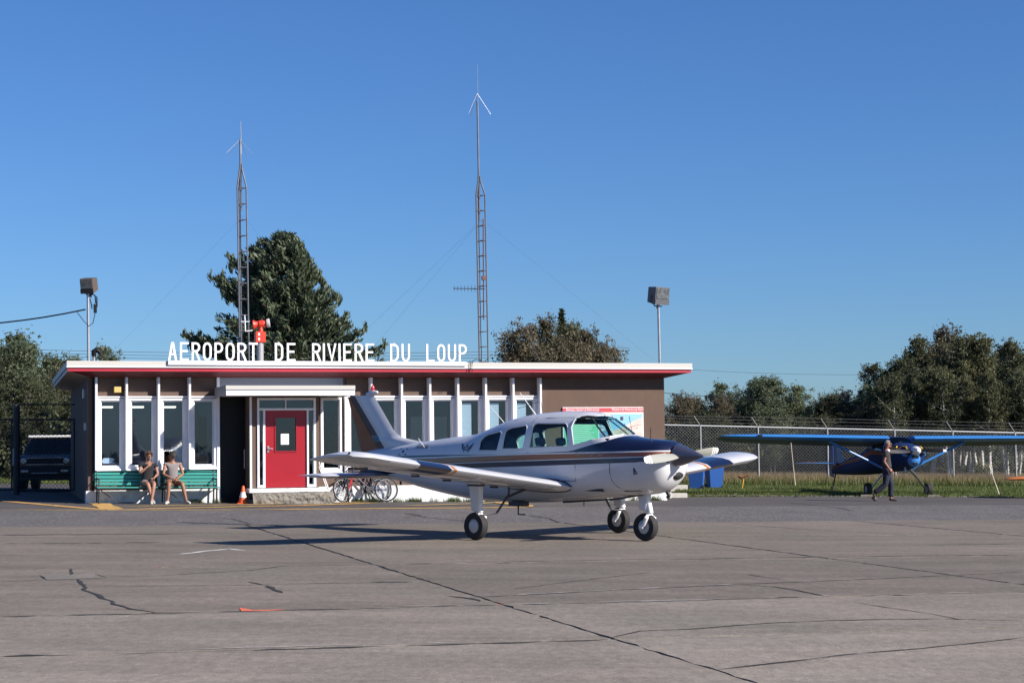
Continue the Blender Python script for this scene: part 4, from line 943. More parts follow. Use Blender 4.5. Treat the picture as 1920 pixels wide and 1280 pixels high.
for q in e_.data.vertices: q.co.y = -(H1.ys(q.co.x, q.co.z)+(.006 if q.co.y < -.515 else .001))
# ================================================================ PEOPLE
def skin(verts, edges, radii, sub=2, root=0):
    me = bpy.data.meshes.new('s'); me.from_pydata([tuple(v) for v in verts], edges, [])
    o = bpy.data.objects.new('s', me); COL.objects.link(o)
    m = o.modifiers.new('s', 'SKIN'); m.use_smooth_shade = True; m.branch_smoothing = .6
    me.skin_vertices[0].data.foreach_set('radius', [c for r_ in radii for c in (r_ if isinstance(r_, tuple) else (r_, r_))])
    me.skin_vertices[0].data[root].use_root = True
    s = o.modifiers.new('u', 'SUBSURF'); s.levels = sub; s.render_levels = sub
    out = evalmesh(o); bpy.data.objects.remove(o); return out
def join_mb(me, mb):
    bm = bmesh.new(); bm.from_mesh(me); t = bpy.data.meshes.new('t'); t.from_pydata(mb.v, [], mb.f); bm.from_mesh(t)
    bmesh.ops.recalc_face_normals(bm, faces=bm.faces); bm.to_mesh(me); bm.free(); bpy.data.meshes.remove(t)
    me.polygons.foreach_set('use_smooth', [True]*len(me.polygons)); return me
def chain(pts, rs, name, m, parent, sub=2):
    me = skin(pts, [(i, i+1) for i in range(len(pts)-1)], rs, sub); me.materials.append(m); return link(name, me, parent)
def fingers(mb, wrist, dirv, palm_n, s, curl=.5):           # palm and five fingers, 18 cm long in all
    d = dirv.normalized(); n = palm_n.normalized(); sd = d.cross(n).normalized()*s
    c = wrist+d*.045
    vs = []
    for i in range(5):
        t = i/4; wv = .022+.018*math.sin(min(1, t*1.3)*math.pi/2)
        for j in range(8):
            A = 2*math.pi*j/8; vs.append(wrist+d*(.09*t)+sd*(math.cos(A)*wv)+n*(math.sin(A)*.014))
    mb.add(vs, [(i*8+j, i*8+(j+1) % 8, (i+1)*8+(j+1) % 8, (i+1)*8+j) for i in range(4) for j in range(8)]+[tuple(range(32, 40))])
    for k, L_ in enumerate((.068, .078, .072, .056)):
        b_ = wrist+d*.088+sd*((k-1.5)*.019); p1 = b_+(d*math.cos(curl*.5)+n*math.sin(curl*.5))*L_*.45; p2 = p1+(d*math.cos(curl*1.2)+n*math.sin(curl*1.2))*L_*.32; p3 = p2+(d*math.cos(curl*1.8)+n*math.sin(curl*1.8))*L_*.25
        mb.tube([b_-d*.01, p1, p2, p3], [.0095, .009, .0085, .006], 6)
    b_ = wrist+d*.03-sd*.03; mb.tube([b_+sd*.01, b_-sd*.015+d*.03+n*.01, b_-sd*.012+d*.058+n*.022], [.012, .010, .007], 6)
def head(root, c, yaw, pitch, m_sk, m_hair, hairpts, h=.225, glasses=False):
    """head facing -Y when yaw=0; returns nothing; children head details"""
    T = Matrix.Translation(c) @ Matrix.Rotation(yaw, 4, 'Z') @ Matrix.Rotation(pitch, 4, 'X')
    def P(x, y, z): return T @ Vector((x, y, z))
    return T, P
def make_person(label, J, m_skin, m_hair, parts_, loc, rz, headyaw, hairstyle, group=None, headpitch=0):
    root = thing('person', label, 'person', loc, rz, group)
    # continuous body
    V = []; E_ = []; Rr = []; idx = {}
    def add(k, p_, r_, par=None):
        idx[k] = len(V); V.append(Vector(p_)); Rr.append(r_)
        if par is not None: E_.append((idx[par], idx[k]))
    add('pel', J['pel'], (.125, .10)); add('waist', J['waist'], (.115, .085), 'pel'); add('chest', J['chest'], (.135, .10), 'waist'); add('ubk', J['ubk'], (.10, .075), 'chest'); add('neck', J['neck'], .05, 'ubk')
    hc = Vector(J['head']); nk = Vector(J['neck']); add('jaw', nk+(hc-nk)*.45, .056, 'neck'); add('hd', hc, (.074, .082), 'jaw'); add('crown', hc+Vector((0, 0, .06)), (.062, .07), 'hd')
    for s in 'RL':
        add('sh'+s, J['sh'+s], .055, 'ubk'); add('el'+s, J['el'+s], .038, 'sh'+s); add('fm'+s, (Vector(J['el'+s])*.65+Vector(J['wr'+s])*.35), .037, 'el'+s); add('wr'+s, J['wr'+s], .024, 'fm'+s)
        add('hp'+s, J['hp'+s], .088, 'pel'); add('kn'+s, J['kn'+s], .056, 'hp'+s); add('cf'+s, (Vector(J['kn'+s])*.68+Vector(J['an'+s])*.32), .054, 'kn'+s); add('an'+s, J['an'+s], .034, 'cf'+s); add('toe'+s, J['toe'+s], (.036, .024), 'an'+s)
    me = skin(V, E_, Rr, 2, 0)
    mb = MB()
    for s, sg_ in (('R', 1), ('L', -1)):
        wr = Vector(J['wr'+s]); dv = Vector(J.get('hd'+s, wr-Vector(J['el'+s]))); fingers(mb, wr-dv.normalized()*.01, dv, Vector(J.get('pn'+s, (0, 0, -1))), sg_, J.get('curl', .6))
    T = Matrix.Translation(hc) @ Matrix.Rotation(headyaw, 4, 'Z') @ Matrix.Rotation(headpitch, 4, 'X')
    q = lambda x, y, z: T @ Vector((x, y, z))
    mb.tube([q(0, -.078, .012), q(0, -.094, -.012), q(0, -.104, -.028), q(0, -.082, -.036)], [.007, .010, .013, .008], 8)       # nose
    mb.tube([q(-.02, -.080, -.058), q(0, -.087, -.057), q(.02, -.080, -.058)], .007, 6)                                        # lips
    for s in (-1, 1):
        mb.tube([q(s*.074, .012, .02), q(s*.082, .018, .0), q(s*.076, .008, -.028)], [.010, .012, .007], 6)                    # ears
        mb.tube([q(s*.045, -.072, .033), q(s*.015, -.080, .034)], .006, 5)
    mb.ball(q(0, -.055, -.075), .035, sc=(1, .9, .8))
    me = join_mb(me, mb); me.materials.append(m_skin); body = link('body', me, root)
    eb = MB()
    for s in (-1, 1): eb.ball(q(s*.030, -.075, .014), .0105, 8, 6)
    eb.build('eyes', m_eye, root, smooth=True)
    hb = MB()
    hairstyle(hb, q); o = hb.build('hair', m_hair, root, smooth=True)
    for row in parts_(J):
        if len(row) == 5: me = skin(row[1], row[4], row[2], 2); me.materials.append(row[3]); link(row[0], me, root)
        else: chain(row[1], row[2], row[0], row[3], root)
    return root, J, body
m_eye = mat('eye', (.03, .02, .02), .2)
m_skinA = mat('fair sunned skin', (.30, .15, .10), .55, var=.06, vs=12); m_skinB = mat('tanned skin', (.26, .12, .07), .55, var=.06, vs=12); m_skinC = mat('reddish skin', (.30, .13, .09), .55, var=.06, vs=12)
m_hairA = mat('brown hair', (.07, .035, .02), .7, var=.4, vs=40, bump=.6, bs=80); m_hairB = mat('dark hair', (.012, .01, .01), .6, var=.3, vs=40, bump=.6, bs=80); m_hairC = mat('grey hair', (.22, .21, .20), .8, var=.4, vs=40, bump=.6, bs=80)
m_blk = mat('black cotton', (.014, .014, .018), .9, bump=.3, bs=30); m_greyt = mat('grey cotton', (.21, .19, .19), .9, var=.08, vs=20, bump=.3, bs=30); m_shortA = mat('grey checked shorts', (.16, .16, .19), .9, var=.35, vs=50, bump=.3, bs=30); m_shortB = mat('tan shorts', (.30, .15, .10), .9, bump=.3, bs=30)
m_shoe = mat('white shoe', (.42, .40, .37), .7, var=.2, vs=30); m_shoeD = mat('dark shoe', (.03, .025, .025), .6); m_shirtC = mat('charcoal shirt', (.040, .036, .036), .9, var=.15, vs=14, bump=.5, bs=14); m_jean = mat('navy trousers', (.012, .014, .032), .85, var=.2, vs=12, bump=.5, bs=14)
def capmesh(mb, q, r=(.082, .094, .088), back=.02, low=-.03, zc=.03, front=.02, jit=.006, n=20, m=12, tail=0):
    """hair shell over the skull, open at the face"""
    vs = []; fs = []
    for i in range(m+1):
        ph = math.pi*.62*i/m
        for j in range(n):
            A = 2*math.pi*j/n; x = math.sin(ph)*math.cos(A); y = math.sin(ph)*math.sin(A); z = math.cos(ph)
            lo_ = (low if y > -.35 else front+.02); zz = zc+z*r[2]
            ext = 0
            if y > -.2 and i > m*.6: ext = tail*(i-m*.6)/(m*.4)
            zz = max(zz, lo_)-ext
            jj = random.uniform(-jit, jit); vs.append(q(x*(r[0]+jj), y*(r[1]+jj)+back, zz))
    for i in range(m):
        for j in range(n): fs.append((i*n+j, (i+1)*n+j, (i+1)*n+(j+1) % n, i*n+(j+1) % n))
    mb.add(vs, fs)
def shoe(an, toe, m_):
    an = Vector(an); toe = Vector(toe); d = (toe-an); d.z = 0; d = d.normalized(); heel = an-d*.055; heel.z = min(an.z, toe.z+.03)-.01
    return [heel+Vector((0, 0, .0)), an+d*.03+Vector((0, 0, -.03)), toe-d*.04+Vector((0, 0, .008)), toe+d*.035]
def dress(J, top, sleeve, bottom, shoes, sl=.5, leglen=.35, long=False, topr=1.0, lr=1.0):
    out = []
    V = Vector
    P_ = [V(J['pel'])+V((0, 0, -.02)), V(J['pel'])+V((0, 0, .07)), V(J['waist']), V(J['chest']), V(J['ubk'])]; K = [(.145*topr, .12*topr), (.15*topr, .122*topr), (.142*topr, .112*topr), (.155*topr, .118*topr), (.125*topr, .092*topr)]; EE = [(0, 1), (1, 2), (2, 3), (3, 4)]
    for s in 'RL':
        a = V(J['sh'+s]); b_ = V(J['el'+s]); n0 = len(P_); P_ += [a+V((0, 0, -.005)), a+(b_-a)*sl*.5, a+(b_-a)*sl]; K += [.074*topr, .064*topr, .058*topr]; EE += [(4, n0), (n0, n0+1), (n0+1, n0+2)]
    out.append(('shirt', P_, K, top, EE))
    for s in 'RL':
        h = V(J['hp'+s]); k = V(J['kn'+s]); an = V(J['an'+s])
        if long: out.append(('trouser_leg', [V(J['pel'])*.4+h*.6, h, h+(k-h)*.5, k, k+(an-k)*.5, an+V((0, 0, .03))], [.115*lr, .112*lr, .092*lr, .080*lr, .074*lr, .068*lr], bottom))
        else: out.append(('shorts_leg', [V(J['pel'])*.4+h*.6, h, h+(k-h)*leglen*.6, h+(k-h)*leglen], [.118, .112, .098, .092], bottom))
        sp = shoe(J['an'+s], J['toe'+s], shoes); out.append(('shoe', sp, [.040, .046, .044, .030], shoes))
    out.append(('shorts' if not long else 'trousers', [V(J['pel'])+V((0, 0, -.05)), V(J['pel'])+V((0, 0, .05))], [(.155, .125), (.140, .112)], bottom))
    return out
# benches ------------------------------------------------------------------
m_green = mat('green bench paint', (.035, .27, .235), .45, var=.08, vs=6, coat=.15, stretch=(.5, 3, 3))
def bench(u0, u1, label):
    dfr = .42
    s0, s1 = fs(u0, -dfr), fs(u1, -dfr); z0 = gzl((s0+s1)/2, -dfr); L_ = s1-s0
    r_ = thing('slatted_bench', label, 'bench', bl(s0, -dfr, z0), YAW, 'green slatted benches below the windows')
    r_.rotation_euler[1] = -math.asin((gzl(s1, -dfr)-gzl(s0, -dfr))/L_)
    mb = MB()
    for k in range(5):
        y = -.20+k*.095; MB().box(0, L_, y, y+.078, .43, .46).build('seat_slat', m_green, r_, bevel=.006)
    for k in range(5):
        z = .50+k*.085; y = .285+.028*k; MB().box(0, L_, y, y+.026, z, z+.066).build('back_slat', m_green, r_, bevel=.006)
    for x in (.05, L_-.09):
        mb = MB(); mb.tube([(x, -.17, 0), (x, -.17, .42)], .022, 6); mb.tube([(x, .26, 0), (x, .27, .45), (x, .43, .92)], .022, 6); mb.tube([(x, -.2, .415), (x, .3, .415)], .02, 6)
        mb.tube([(x, -.18, .42), (x, -.16, .64), (x, .33, .66)], .018, 6); mb.box(x-.03, x+.03, -.2, -.13, -.04, .02); mb.box(x-.03, x+.03, .23, .3, -.04, .02); mb.build('bench_end', m_dark, r_, smooth=True)
    mb = MB(); mb.tube([(.08, .1, .41), (.55, .1, .06)], .011, 5); mb.tube([(L_-.08, .1, .41), (L_-.55, .1, .06)], .011, 5); mb.tube([(.55, .1, .06), (L_-.55, .1, .06)], .011, 5); mb.build('brace', m_dark, r_)
    for x in (L_*.33, L_*.66):
        mb = MB(); mb.tube([(x, .32, .50), (x, .435, .90)], .012, 5) ; mb.build('back_strap', m_dark, r_)
    return r_, s0, s1, z0
b1, bs0, bs1, bz = bench(180, 293, 'left green slatted bench, the one a woman in black shares')
b2, cs0_, cs1_, cz_ = bench(303.5, 410, 'right green slatted bench, nearer the black door, with a woman in grey')
# seated women: local frame x along the facade, -y towards the camera
def seated(u, bench_z, **k): pass
def place(u, dep): s_ = fs(u, dep); return bl(s_, dep, gzl(s_, dep)), s_
J1 = dict(pel=(0, .07, .57), waist=(.0, .07, .72), chest=(.01, .045, .90), ubk=(.01, .05, 1.02), neck=(.015, .035, 1.10), head=(.025, .0, 1.235),
          shR=(-.17, .05, 1.03), elR=(-.21, -.10, .80), wrR=(-.02, -.16, .97), hdR=(.6, .0, .6), pnR=(0, 1, .2), shL=(.19, .05, 1.03), elL=(.25, -.02, .77), wrL=(.13, -.24, .68), hdL=(-.6, -.6, -.1), pnL=(0, 0, -1),
          hpR=(-.09, .02, .54), knR=(-.06, -.43, .53), anR=(.05, -.46, .13), toeR=(.07, -.60, .05), hpL=(.09, .02, .54), knL=(.10, -.43, .53), anL=(.02, -.50, .10), toeL=(.00, -.64, .035), curl=.9)
def hair_curly(mb, q):
    capmesh(mb, q, (.098, .110, .102), .008, -.06, .022, .05, .012)
    for k in range(40):
        a = random.uniform(0, math.pi*2); b_ = random.uniform(.1, 1.5); x = math.sin(b_)*math.cos(a); y = math.sin(b_)*math.sin(a)
        if y < -.6 and b_ > .9: continue
        mb.ball(q(x*.085, y*.092+.012, .025+math.cos(b_)*.09), random.uniform(.016, .026), 7, 5)
def hair_bob(mb, q): capmesh(mb, q, (.100, .114, .104), .012, -.095, .02, .045, .004, tail=.03)
def hair_short(mb, q): capmesh(mb, q, (.080, .094, .088), .012, -.02, .025, .05, .004)
loc, _ = place(277, -.42)
p1 = make_person('seated woman in black top and grey checked shorts holding a hand to her chin', J1, m_skinA, m_hairA, lambda J: dress(J, m_blk, m_blk, m_shortA, m_shoe, .42, .42, topr=1.1), loc, YAW, R(18), hair_curly)
J2 = dict(pel=(0, .07, .57), waist=(0, .06, .72), chest=(0, .03, .90), ubk=(0, .04, 1.03), neck=(.0, .025, 1.11), head=(-.01, .0, 1.245),
          shR=(-.18, .04, 1.03), elR=(-.25, -.05, .77), wrR=(-.05, -.22, .66), hdR=(.7, -.3, -.1), pnR=(0, 0, -1), shL=(.18, .04, 1.03), elL=(.25, -.05, .77), wrL=(.06, -.22, .65), hdL=(-.7, -.3, -.1), pnL=(0, 0, -1),
          hpR=(-.10, .02, .54), knR=(-.16, -.42, .54), anR=(-.20, -.44, .10), toeR=(-.27, -.57, .035), hpL=(.10, .02, .54), knL=(.17, -.42, .54), anL=(.27, -.45, .10), toeL=(.33, -.58, .035), curl=.9)
loc, _ = place(324, -.42)
p2 = make_person('seated woman in pale grey top with dark bobbed hair and hands in her lap', J2, m_skinB, m_hairB, lambda J: dress(J, m_greyt, m_greyt, m_shortB, m_shoe, .14, .30, topr=1.1), loc, YAW, R(-98), hair_bob)
# walking man, faces +X in the picture: local -Y forward, turned
J3 = dict(pel=(0, .0, .93), waist=(0, -.0, 1.08), chest=(0, .0, 1.26), ubk=(0, .01, 1.40), neck=(0, -.015, 1.475), head=(0, -.055, 1.62),
          shR=(-.19, .0, 1.40), elR=(-.24, .09, 1.13), wrR=(-.22, -.06, .91), hdR=(0, -.3, -.9), pnR=(.9, -.2, 0), shL=(.19, .0, 1.40), elL=(.24, .02, 1.12), wrL=(.21, -.12, .92), hdL=(0, -.4, -.9), pnL=(-.9, -.2, 0),
          hpR=(-.09, .0, .88), knR=(-.09, .05, .48), anR=(-.08, .38, .22), toeR=(-.08, .34, .045), hpL=(.09, .0, .88), knL=(.09, -.12, .47), anL=(.09, -.10, .09), toeL=(.09, -.25, .035), curl=.7)
g = gp(1664, 941)
p3 = make_person('grey haired man in charcoal shirt and navy trousers walking across the taxiway', J3, m_skinC, m_hairC, lambda J: dress(J, m_shirtC, m_shirtC, m_jean, m_shoeD, .62, long=True, topr=1.24, lr=1.12), (g.x, g.y, g.z+.02), R(84), R(4), hair_short)
J3s = gp(1664, 941)
p3[0].scale = (1, 1, 1)
MB().box(-.02, .02, -.135, -.12, .985, 1.02).build('belt_buckle', m_chrome, p3[0])
# cone ---------------------------------------------------------------------
m_corg = mat('cone orange', (.80, .11, .02), .45); m_cwht = mat('cone band', (.72, .70, .66), .5)
g = bl(fs(455.5, -1.0), -1.0, 0); g = on(g.x, g.y); cone = thing('traffic_cone', 'orange traffic cone with white band beside the entrance step', 'cone', (g.x, g.y, g.z+.02))
MB().box(-.14, .14, -.14, .14, 0, .03).build('cone_base', m_corg, cone, bevel=.01)
MB().lathe([(.125, .03), (.095, .16)], (0, 0, 0), (0, 0, 1), 24).lathe([(.062, .30), (.028, .46), (.02, .46), (.05, .3)], (0, 0, 0), (0, 0, 1), 24).build('cone_body', m_corg, cone, smooth=True)
MB().lathe([(.098, .16), (.065, .30), (.05, .30), (.08, .16)], (0, 0, 0), (0, 0, 1), 24).build('cone_band', m_cwht, cone, smooth=True)
# ================================================================ ON THE ROOF
ROOFZ = ZT-.03
def rfp(u, dep):
    d = hit(u, 700, dep); s_ = (d-BO).dot(EX); return s_
def zat(u, v, dep): return fl(u, v, dep)[1]
m_mast = mat('weathered mast steel', (.17, .17, .19), .45, metal=.6, var=.2, vs=6)
def mast(name, label, u, dep, vtop_lat, vapex, vpole, vwhip, vradial, wpx, lean, rad, spread, yagi=None, whipw=.012):
    s_ = rfp(u, dep); r_ = thing(name, label, 'antenna mast', bl(s_, dep, ROOFZ), YAW, 'lattice antenna masts on the roof')
    zl = zat(u, vtop_lat, dep)-ROOFZ; za = zat(u, vapex, dep)-ROOFZ; zp = zat(u, vpole, dep)-ROOFZ; zw = zat(u, vwhip, dep)-ROOFZ; zr = zat(u, vradial, dep)-ROOFZ
    w_ = fl(u+wpx/2, 600, dep)[0]-fl(u-wpx/2, 600, dep)[0]; corners = [(-w_/2, -.12), (w_/2, -.12), (-w_*.05, .2)]
    L = lambda z: lean*z
    for cx, cy in corners:
        MB().tube([(cx, cy, 0), (cx+L(zl), cy, zl), (cx*.22+L(za), cy*.22, za-.12), (cx*.2+L(za), cy*.2, za)], .022, 6).build('mast_leg', m_mast, r_)
    n = int(zl/.44)
    for k in range(n+1):
        z = zl-.02-k*.44
        if z < .05: break
        mb = MB()
        for a, b_ in ((0, 1), (1, 2), (2, 0)): mb.tube([(corners[a][0]+L(z), corners[a][1], z), (corners[b_][0]+L(z), corners[b_][1], z)], .013, 5)
        mb.build('rung', m_mast, r_)
    MB().tube([(L(za)*.9, 0, za-1.3), (L(zp), 0, zp)], .028, 8).build('mast_pole', m_mast, r_)
    MB().tube([(L(zp)+.02, 0, zp-.4), (L(zw)+.02, 0, zw)], [whipw, whipw*.5], 6).build('whip_antenna', m_steel, r_)
    for dx, dy in rad:
        MB().tube([(L(zr), 0, zr), (L(zr)+dx, dy, zr-spread)], .0055, 5).build('radial', m_steel, r_)
    mb = MB(); mb.tube([(-w_*.05+L(k_/10*za)*1.0+random.uniform(-.01, .01), .05+random.uniform(-.01, .01), k_/10*za*.96) for k_ in range(11)], .012, 5); mb.build('feed_cable', m_dark, r_)
    return r_, zl, L, w_
mA, zlA, LA, wA = mast('radio_mast', 'left lattice mast rising in front of the pine beside the red siren', 457, 2.2, 352, 308, 262, 228, 262, 17, -.012, [(-.42, -.2), (-.3, .1), (.25, .3), (.3, -.2)], .42, whipw=.02)
mB, zlB, LB, wB = mast('radio_mast', 'right taller lattice mast with a small yagi aerial beside the last sign letters', 905, 2.6, 366, 331, 190, 122, 176, 16.5, -.009, [(-.30, -.1), (.38, -.1), (-.1, .4)], .62)
mb = MB(); zy = zat(870, 541, 2.6)-ROOFZ; x0 = fl(852, 541, 2.6)[0]-fl(905, 541, 2.6)[0]
mb.tube([(x0, 0, zy), (.1, 0, zy)], .014, 6)
for k in range(7): mb.tube([(x0+.02+k*.105, -.02, zy-.075-.004*k), (x0+.02+k*.105, -.02, zy+.075+.004*k)], .007, 5)
mb.build('yagi_aerial', m_dark, mB)
mb = MB(); xk = .02; mb.tube([(xk, -.15, zat(905, 412, 2.6)-ROOFZ), (xk-.02, -.15, zat(905, 600, 2.6)-ROOFZ)], .018, 6); zz = zat(905, 522, 2.6)-ROOFZ; mb.box(-.04, .07, -.2, -.1, zz-.06, zz+.06); mb.build('dipole_aerial', mat('brownish metal', (.12, .05, .04), .5), mB)
mb = MB(); zz = zat(457, 605, 2.2)-ROOFZ; mb.tube([(.02, -.16, zz-.25), (.0, -.16, zz+.2)], .016, 6); mb.tube([(-.1, -.15, zz+.02), (.14, -.15, zz+.02)], .012, 5); mb.tube([(.05, -.15, zz-.24), (.22, -.15, zz-.22)], .014, 5); mb.build('small_aerial', m_bwhite, mA)
# guy wires: each one is a wire from the mast to the roof or ground
m_wire = mat('steel wire', (.16, .17, .19), .5, metal=.5)
gl_ = [('thin guy wire from the right mast down to the roof corner by the right floodlight', 'B', 412, (1224, 674)), ('thin guy wire from the right mast to the roof above the welcome board', 'B', 412, (1012, 676)),
       ('thin guy wire slanting left from the right mast', 'B', 412, (700, 606)), ('steeper thin guy wire left of the right mast', 'B', 412, (716, 632)), ('thin guy wire slanting left from the left mast', 'A', 405, (382, 482)), ('thin guy wire right of the left mast', 'A', 405, (520, 482))]
for lab, wh, vt, (ue, ve) in gl_:
    r_ = mB if wh == 'B' else mA; dep0 = 2.6 if wh == 'B' else 2.2; u0 = 904 if wh == 'B' else 456
    a = hit(u0, vt, dep0); e = hit(ue, ve, dep0 if ve > 660 else 7.5)
    if ve < 660: e = a+(e-a)*1.0
    if ve < 660:
        tz = bl(0, 0, ROOFZ).z; k = (a.z-tz)/(a.z-e.z); e = a+(e-a)*k
    o = MB().tube([(0, 0, 0), tuple(e-a)], .0022, 4).build('guy_wire', m_wire); o.location = a; tag(o, lab, 'wire', 'guy wires of the masts')
# siren on a pipe
s_ = rfp(488, 1.5); sr = thing('warning_siren', 'red double horn siren on a red box and grey pipe behind the sign', 'siren', bl(s_, 1.5, ROOFZ), YAW)
m_sred = mat('siren red', (.62, .045, .02), .4, var=.1, vs=8); sc_ = lambda v: zat(488, v, 1.5)-ROOFZ
MB().tube([(0, 0, 0), (0, 0, sc_(643))], .095, 16).build('pipe', mat('grey pipe', (.33, .33, .34), .5, metal=.2), sr, smooth=True)
bxr = MB().box(-.14, .13, -.12, .12, sc_(642), sc_(622)).build('control_box', m_sred, sr, bevel=.01)
for v in (627, 636): MB().box(-.075, -.03, -.128, -.122, sc_(v+2.5), sc_(v-2.5)).build('lens', m_bwhite, bxr)
zc = sc_(607); ax = Vector((.93, -.25, .10)).normalized()
MB().tube([(0.02, 0, sc_(623)), (.02, 0, sc_(612))], [.07, .05], 12).build('siren_neck', m_sred, sr, smooth=True)
MB().lathe([(.0, -.22), (.10, -.23), (.125, -.22), (.13, -.2), (.095, -.15), (.075, -.08), (.10, -.05), (.10, .06), (.08, .10), (.10, .14), (.115, .16)], (0.03, 0, zc), ax, 24).build('siren_body', m_sred, sr, smooth=True)
MB().lathe([(.0, .14), (.116, .155), (.125, .22), (.118, .235), (.0, .235)], (.03, 0, zc), ax, 24).build('horn_ring', mat('grey ring', (.45, .44, .43), .5), sr, smooth=True)
mb = MB(); c0 = Vector((.03, 0, zc))-ax*.21
mb.lathe([(0, -.025), (.08, -.024), (.085, -.015), (0, -.012)], c0, ax, 20); mb.build('horn_mouth', m_black, sr, smooth=True)
# floodlights
m_lamp = mat('floodlight housing', (.12, .09, .07), .5, metal=.2, var=.1); m_lamp2 = mat('grey floodlight housing', (.10, .105, .115), .5, metal=.2)
m_lens = mat('floodlight lens', (.14, .155, .165), .1, metal=.35, var=.5, vs=9)
def flood(u, dep, vtop, vbot, vhead0, vhead1, wpx, label, yawh, m_h, pipe, tilt=R(8)):
    s_ = rfp(u, dep); r_ = thing('floodlight', label, 'floodlight', bl(s_, dep, ROOFZ), YAW, 'floodlights on the roof')
    Z = lambda v: zat(u, v, dep)-ROOFZ; W_ = fl(u+wpx/2, 600, dep)[0]-fl(u-wpx/2, 600, dep)[0]
    MB().tube([(0, 0, 0), (-.015, 0, Z(vhead1)-.02)], pipe, 10).build('pole', m_steel, r_, smooth=True)
    MB().box(-.1, .1, -.1, .1, 0, .02).build('foot_plate', m_steel, r_)
    zc = (Z(vhead0)+Z(vhead1))/2; Hh = (Z(vhead0)-Z(vhead1))
    Tm = Matrix.Translation((0, -.02, zc)) @ Matrix.Rotation(yawh, 4, 'Z') @ Matrix.Rotation(tilt, 4, 'X')
    hw_ = W_/2
    mb = MB(); mb.prism([(-.14, -Hh/2), (.18, -Hh/2+.05), (.18, Hh/2-.02), (-.14, Hh/2)], -hw_, hw_, 'x', Tm); hd_ = mb.build('lamp_head', m_h, r_, bevel=.012)
    MB().box(-hw_*.86, hw_*.86, -.155, -.142, -Hh*.16, Hh*.43, Tm).build('lens', m_lens, hd_, bevel=.004)
    mb = MB(); mb.box(-hw_, hw_, -.16, -.142, -Hh/2, -Hh*.2, Tm); mb.box(-.04, .04, -.165, -.16, -Hh*.24, -Hh*.2, Tm); mb.build('lens_frame', m_dark if m_h is m_lamp else m_h, hd_)  # left head's front frame coloured dark to stand for its shaded face
    mb = MB(); mb.box(-hw_*.5, hw_*.5, -.03, .03, -Hh/2-.06, -Hh/2-.03, Tm); mb.tube([Tm @ Vector((-hw_*.5, 0, -Hh/2-.03)), Tm @ Vector((-hw_-.03, 0, -Hh*.4)), Tm @ Vector((-hw_-.03, 0, 0))], .012, 5); mb.tube([Tm @ Vector((0, 0, -Hh/2-.12)), Tm @ Vector((0, 0, -Hh/2+.02))], .05, 8); mb.build('bracket', m_dark, r_)
    return r_, Z, Hh
fA, ZA_, HA = flood(166, .3, 548, 672, 521, 549, 26, 'left brown floodlight on a pole where the overhead cable ends', R(-30), m_lamp, .038, R(14))
mb = MB(); z0 = ZA_(552)
for k in range(3):
    mb.tube([(.05, -.05, z0+.04), (.15+.03*k, -.06, z0-.02-.03*k), (.17+.02*k, -.06, z0-.22-.05*k), (.08, -.05, z0-.3-.04*k), (.03, -.04, z0-.1)], .012, 5)
mb.box(.12, .2, -.1, -.04, z0-.48, z0-.26); mb.tube([(.16, -.07, z0-.48), (.1, -.06, z0-.75), (0, -.05, z0-.82), (-.12, -.05, z0-.7), (-.3, 0, z0-.45)], .01, 5); mb.build('cable_loop', m_black, fA)
fB, ZB_, HB = flood(1237.5, 1.2, 571, 677, 538, 571, 34, 'right grey floodlight on a pole above the welcome board wall', R(22), m_lamp2, .04)
# mast head and cable
s_ = rfp(176, .5); vh = thing('service_head', 'curved black cable entry head on a short pipe beside the left floodlight', 'cable entry', bl(s_, .5, ROOFZ), YAW)
MB().tube([(0, 0, 0), (0, 0, .22)], .035, 10).build('pipe', m_steel, vh, smooth=True)
MB().tube([(0, 0, .20), (.0, 0, .33), (.06, 0, .37), (.13, 0, .33), (.16, 0, .26)], [.06, .07, .075, .065, .045], 10).build('hood', m_black, vh, smooth=True)
MB().tube([(.14, 0, .30), (.3, 0, .08), (.42, 0, .0)], .012, 5).tube([(.14, .03, .30), (.34, .03, .1), (.46, .03, .0)], .012, 5).build('cable', m_black, vh)
s_ = rfp(1170.5, 3); o = MB().tube([(0, 0, 0), (0, 0, .2)], .055, 12).lathe([(.065, .16), (.065, .21), (0, .215)], (0, 0, 0), (0, 0, 1), 12).build('vent_pipe', m_bwhite, smooth=True); o.location = bl(s_, 3, ROOFZ); tag(o, 'short white vent pipe on the roof left of the right floodlight', 'vent pipe')
s_ = rfp(884, -.3); cb = thing('cable_bundle', 'black cable looping over the roof edge beside the last sign letter', 'cable', bl(s_, -OV-.015, ZT), YAW)
MB().tube([(-.16, .1, .01), (-.12, -.02, .03), (-.15, -.03, -.1), (-.17, -.03, -.28)], .009, 5).tube([(-.05, .1, .01), (-.07, -.02, .02), (-.1, -.03, -.1), (-.09, -.03, -.26)], .009, 5).tube([(-.05, .1, .02), (.05, .1, .09), (.17, .1, .08), (.22, .1, .01)], .009, 5).build('cable_loop', m_black, cb)
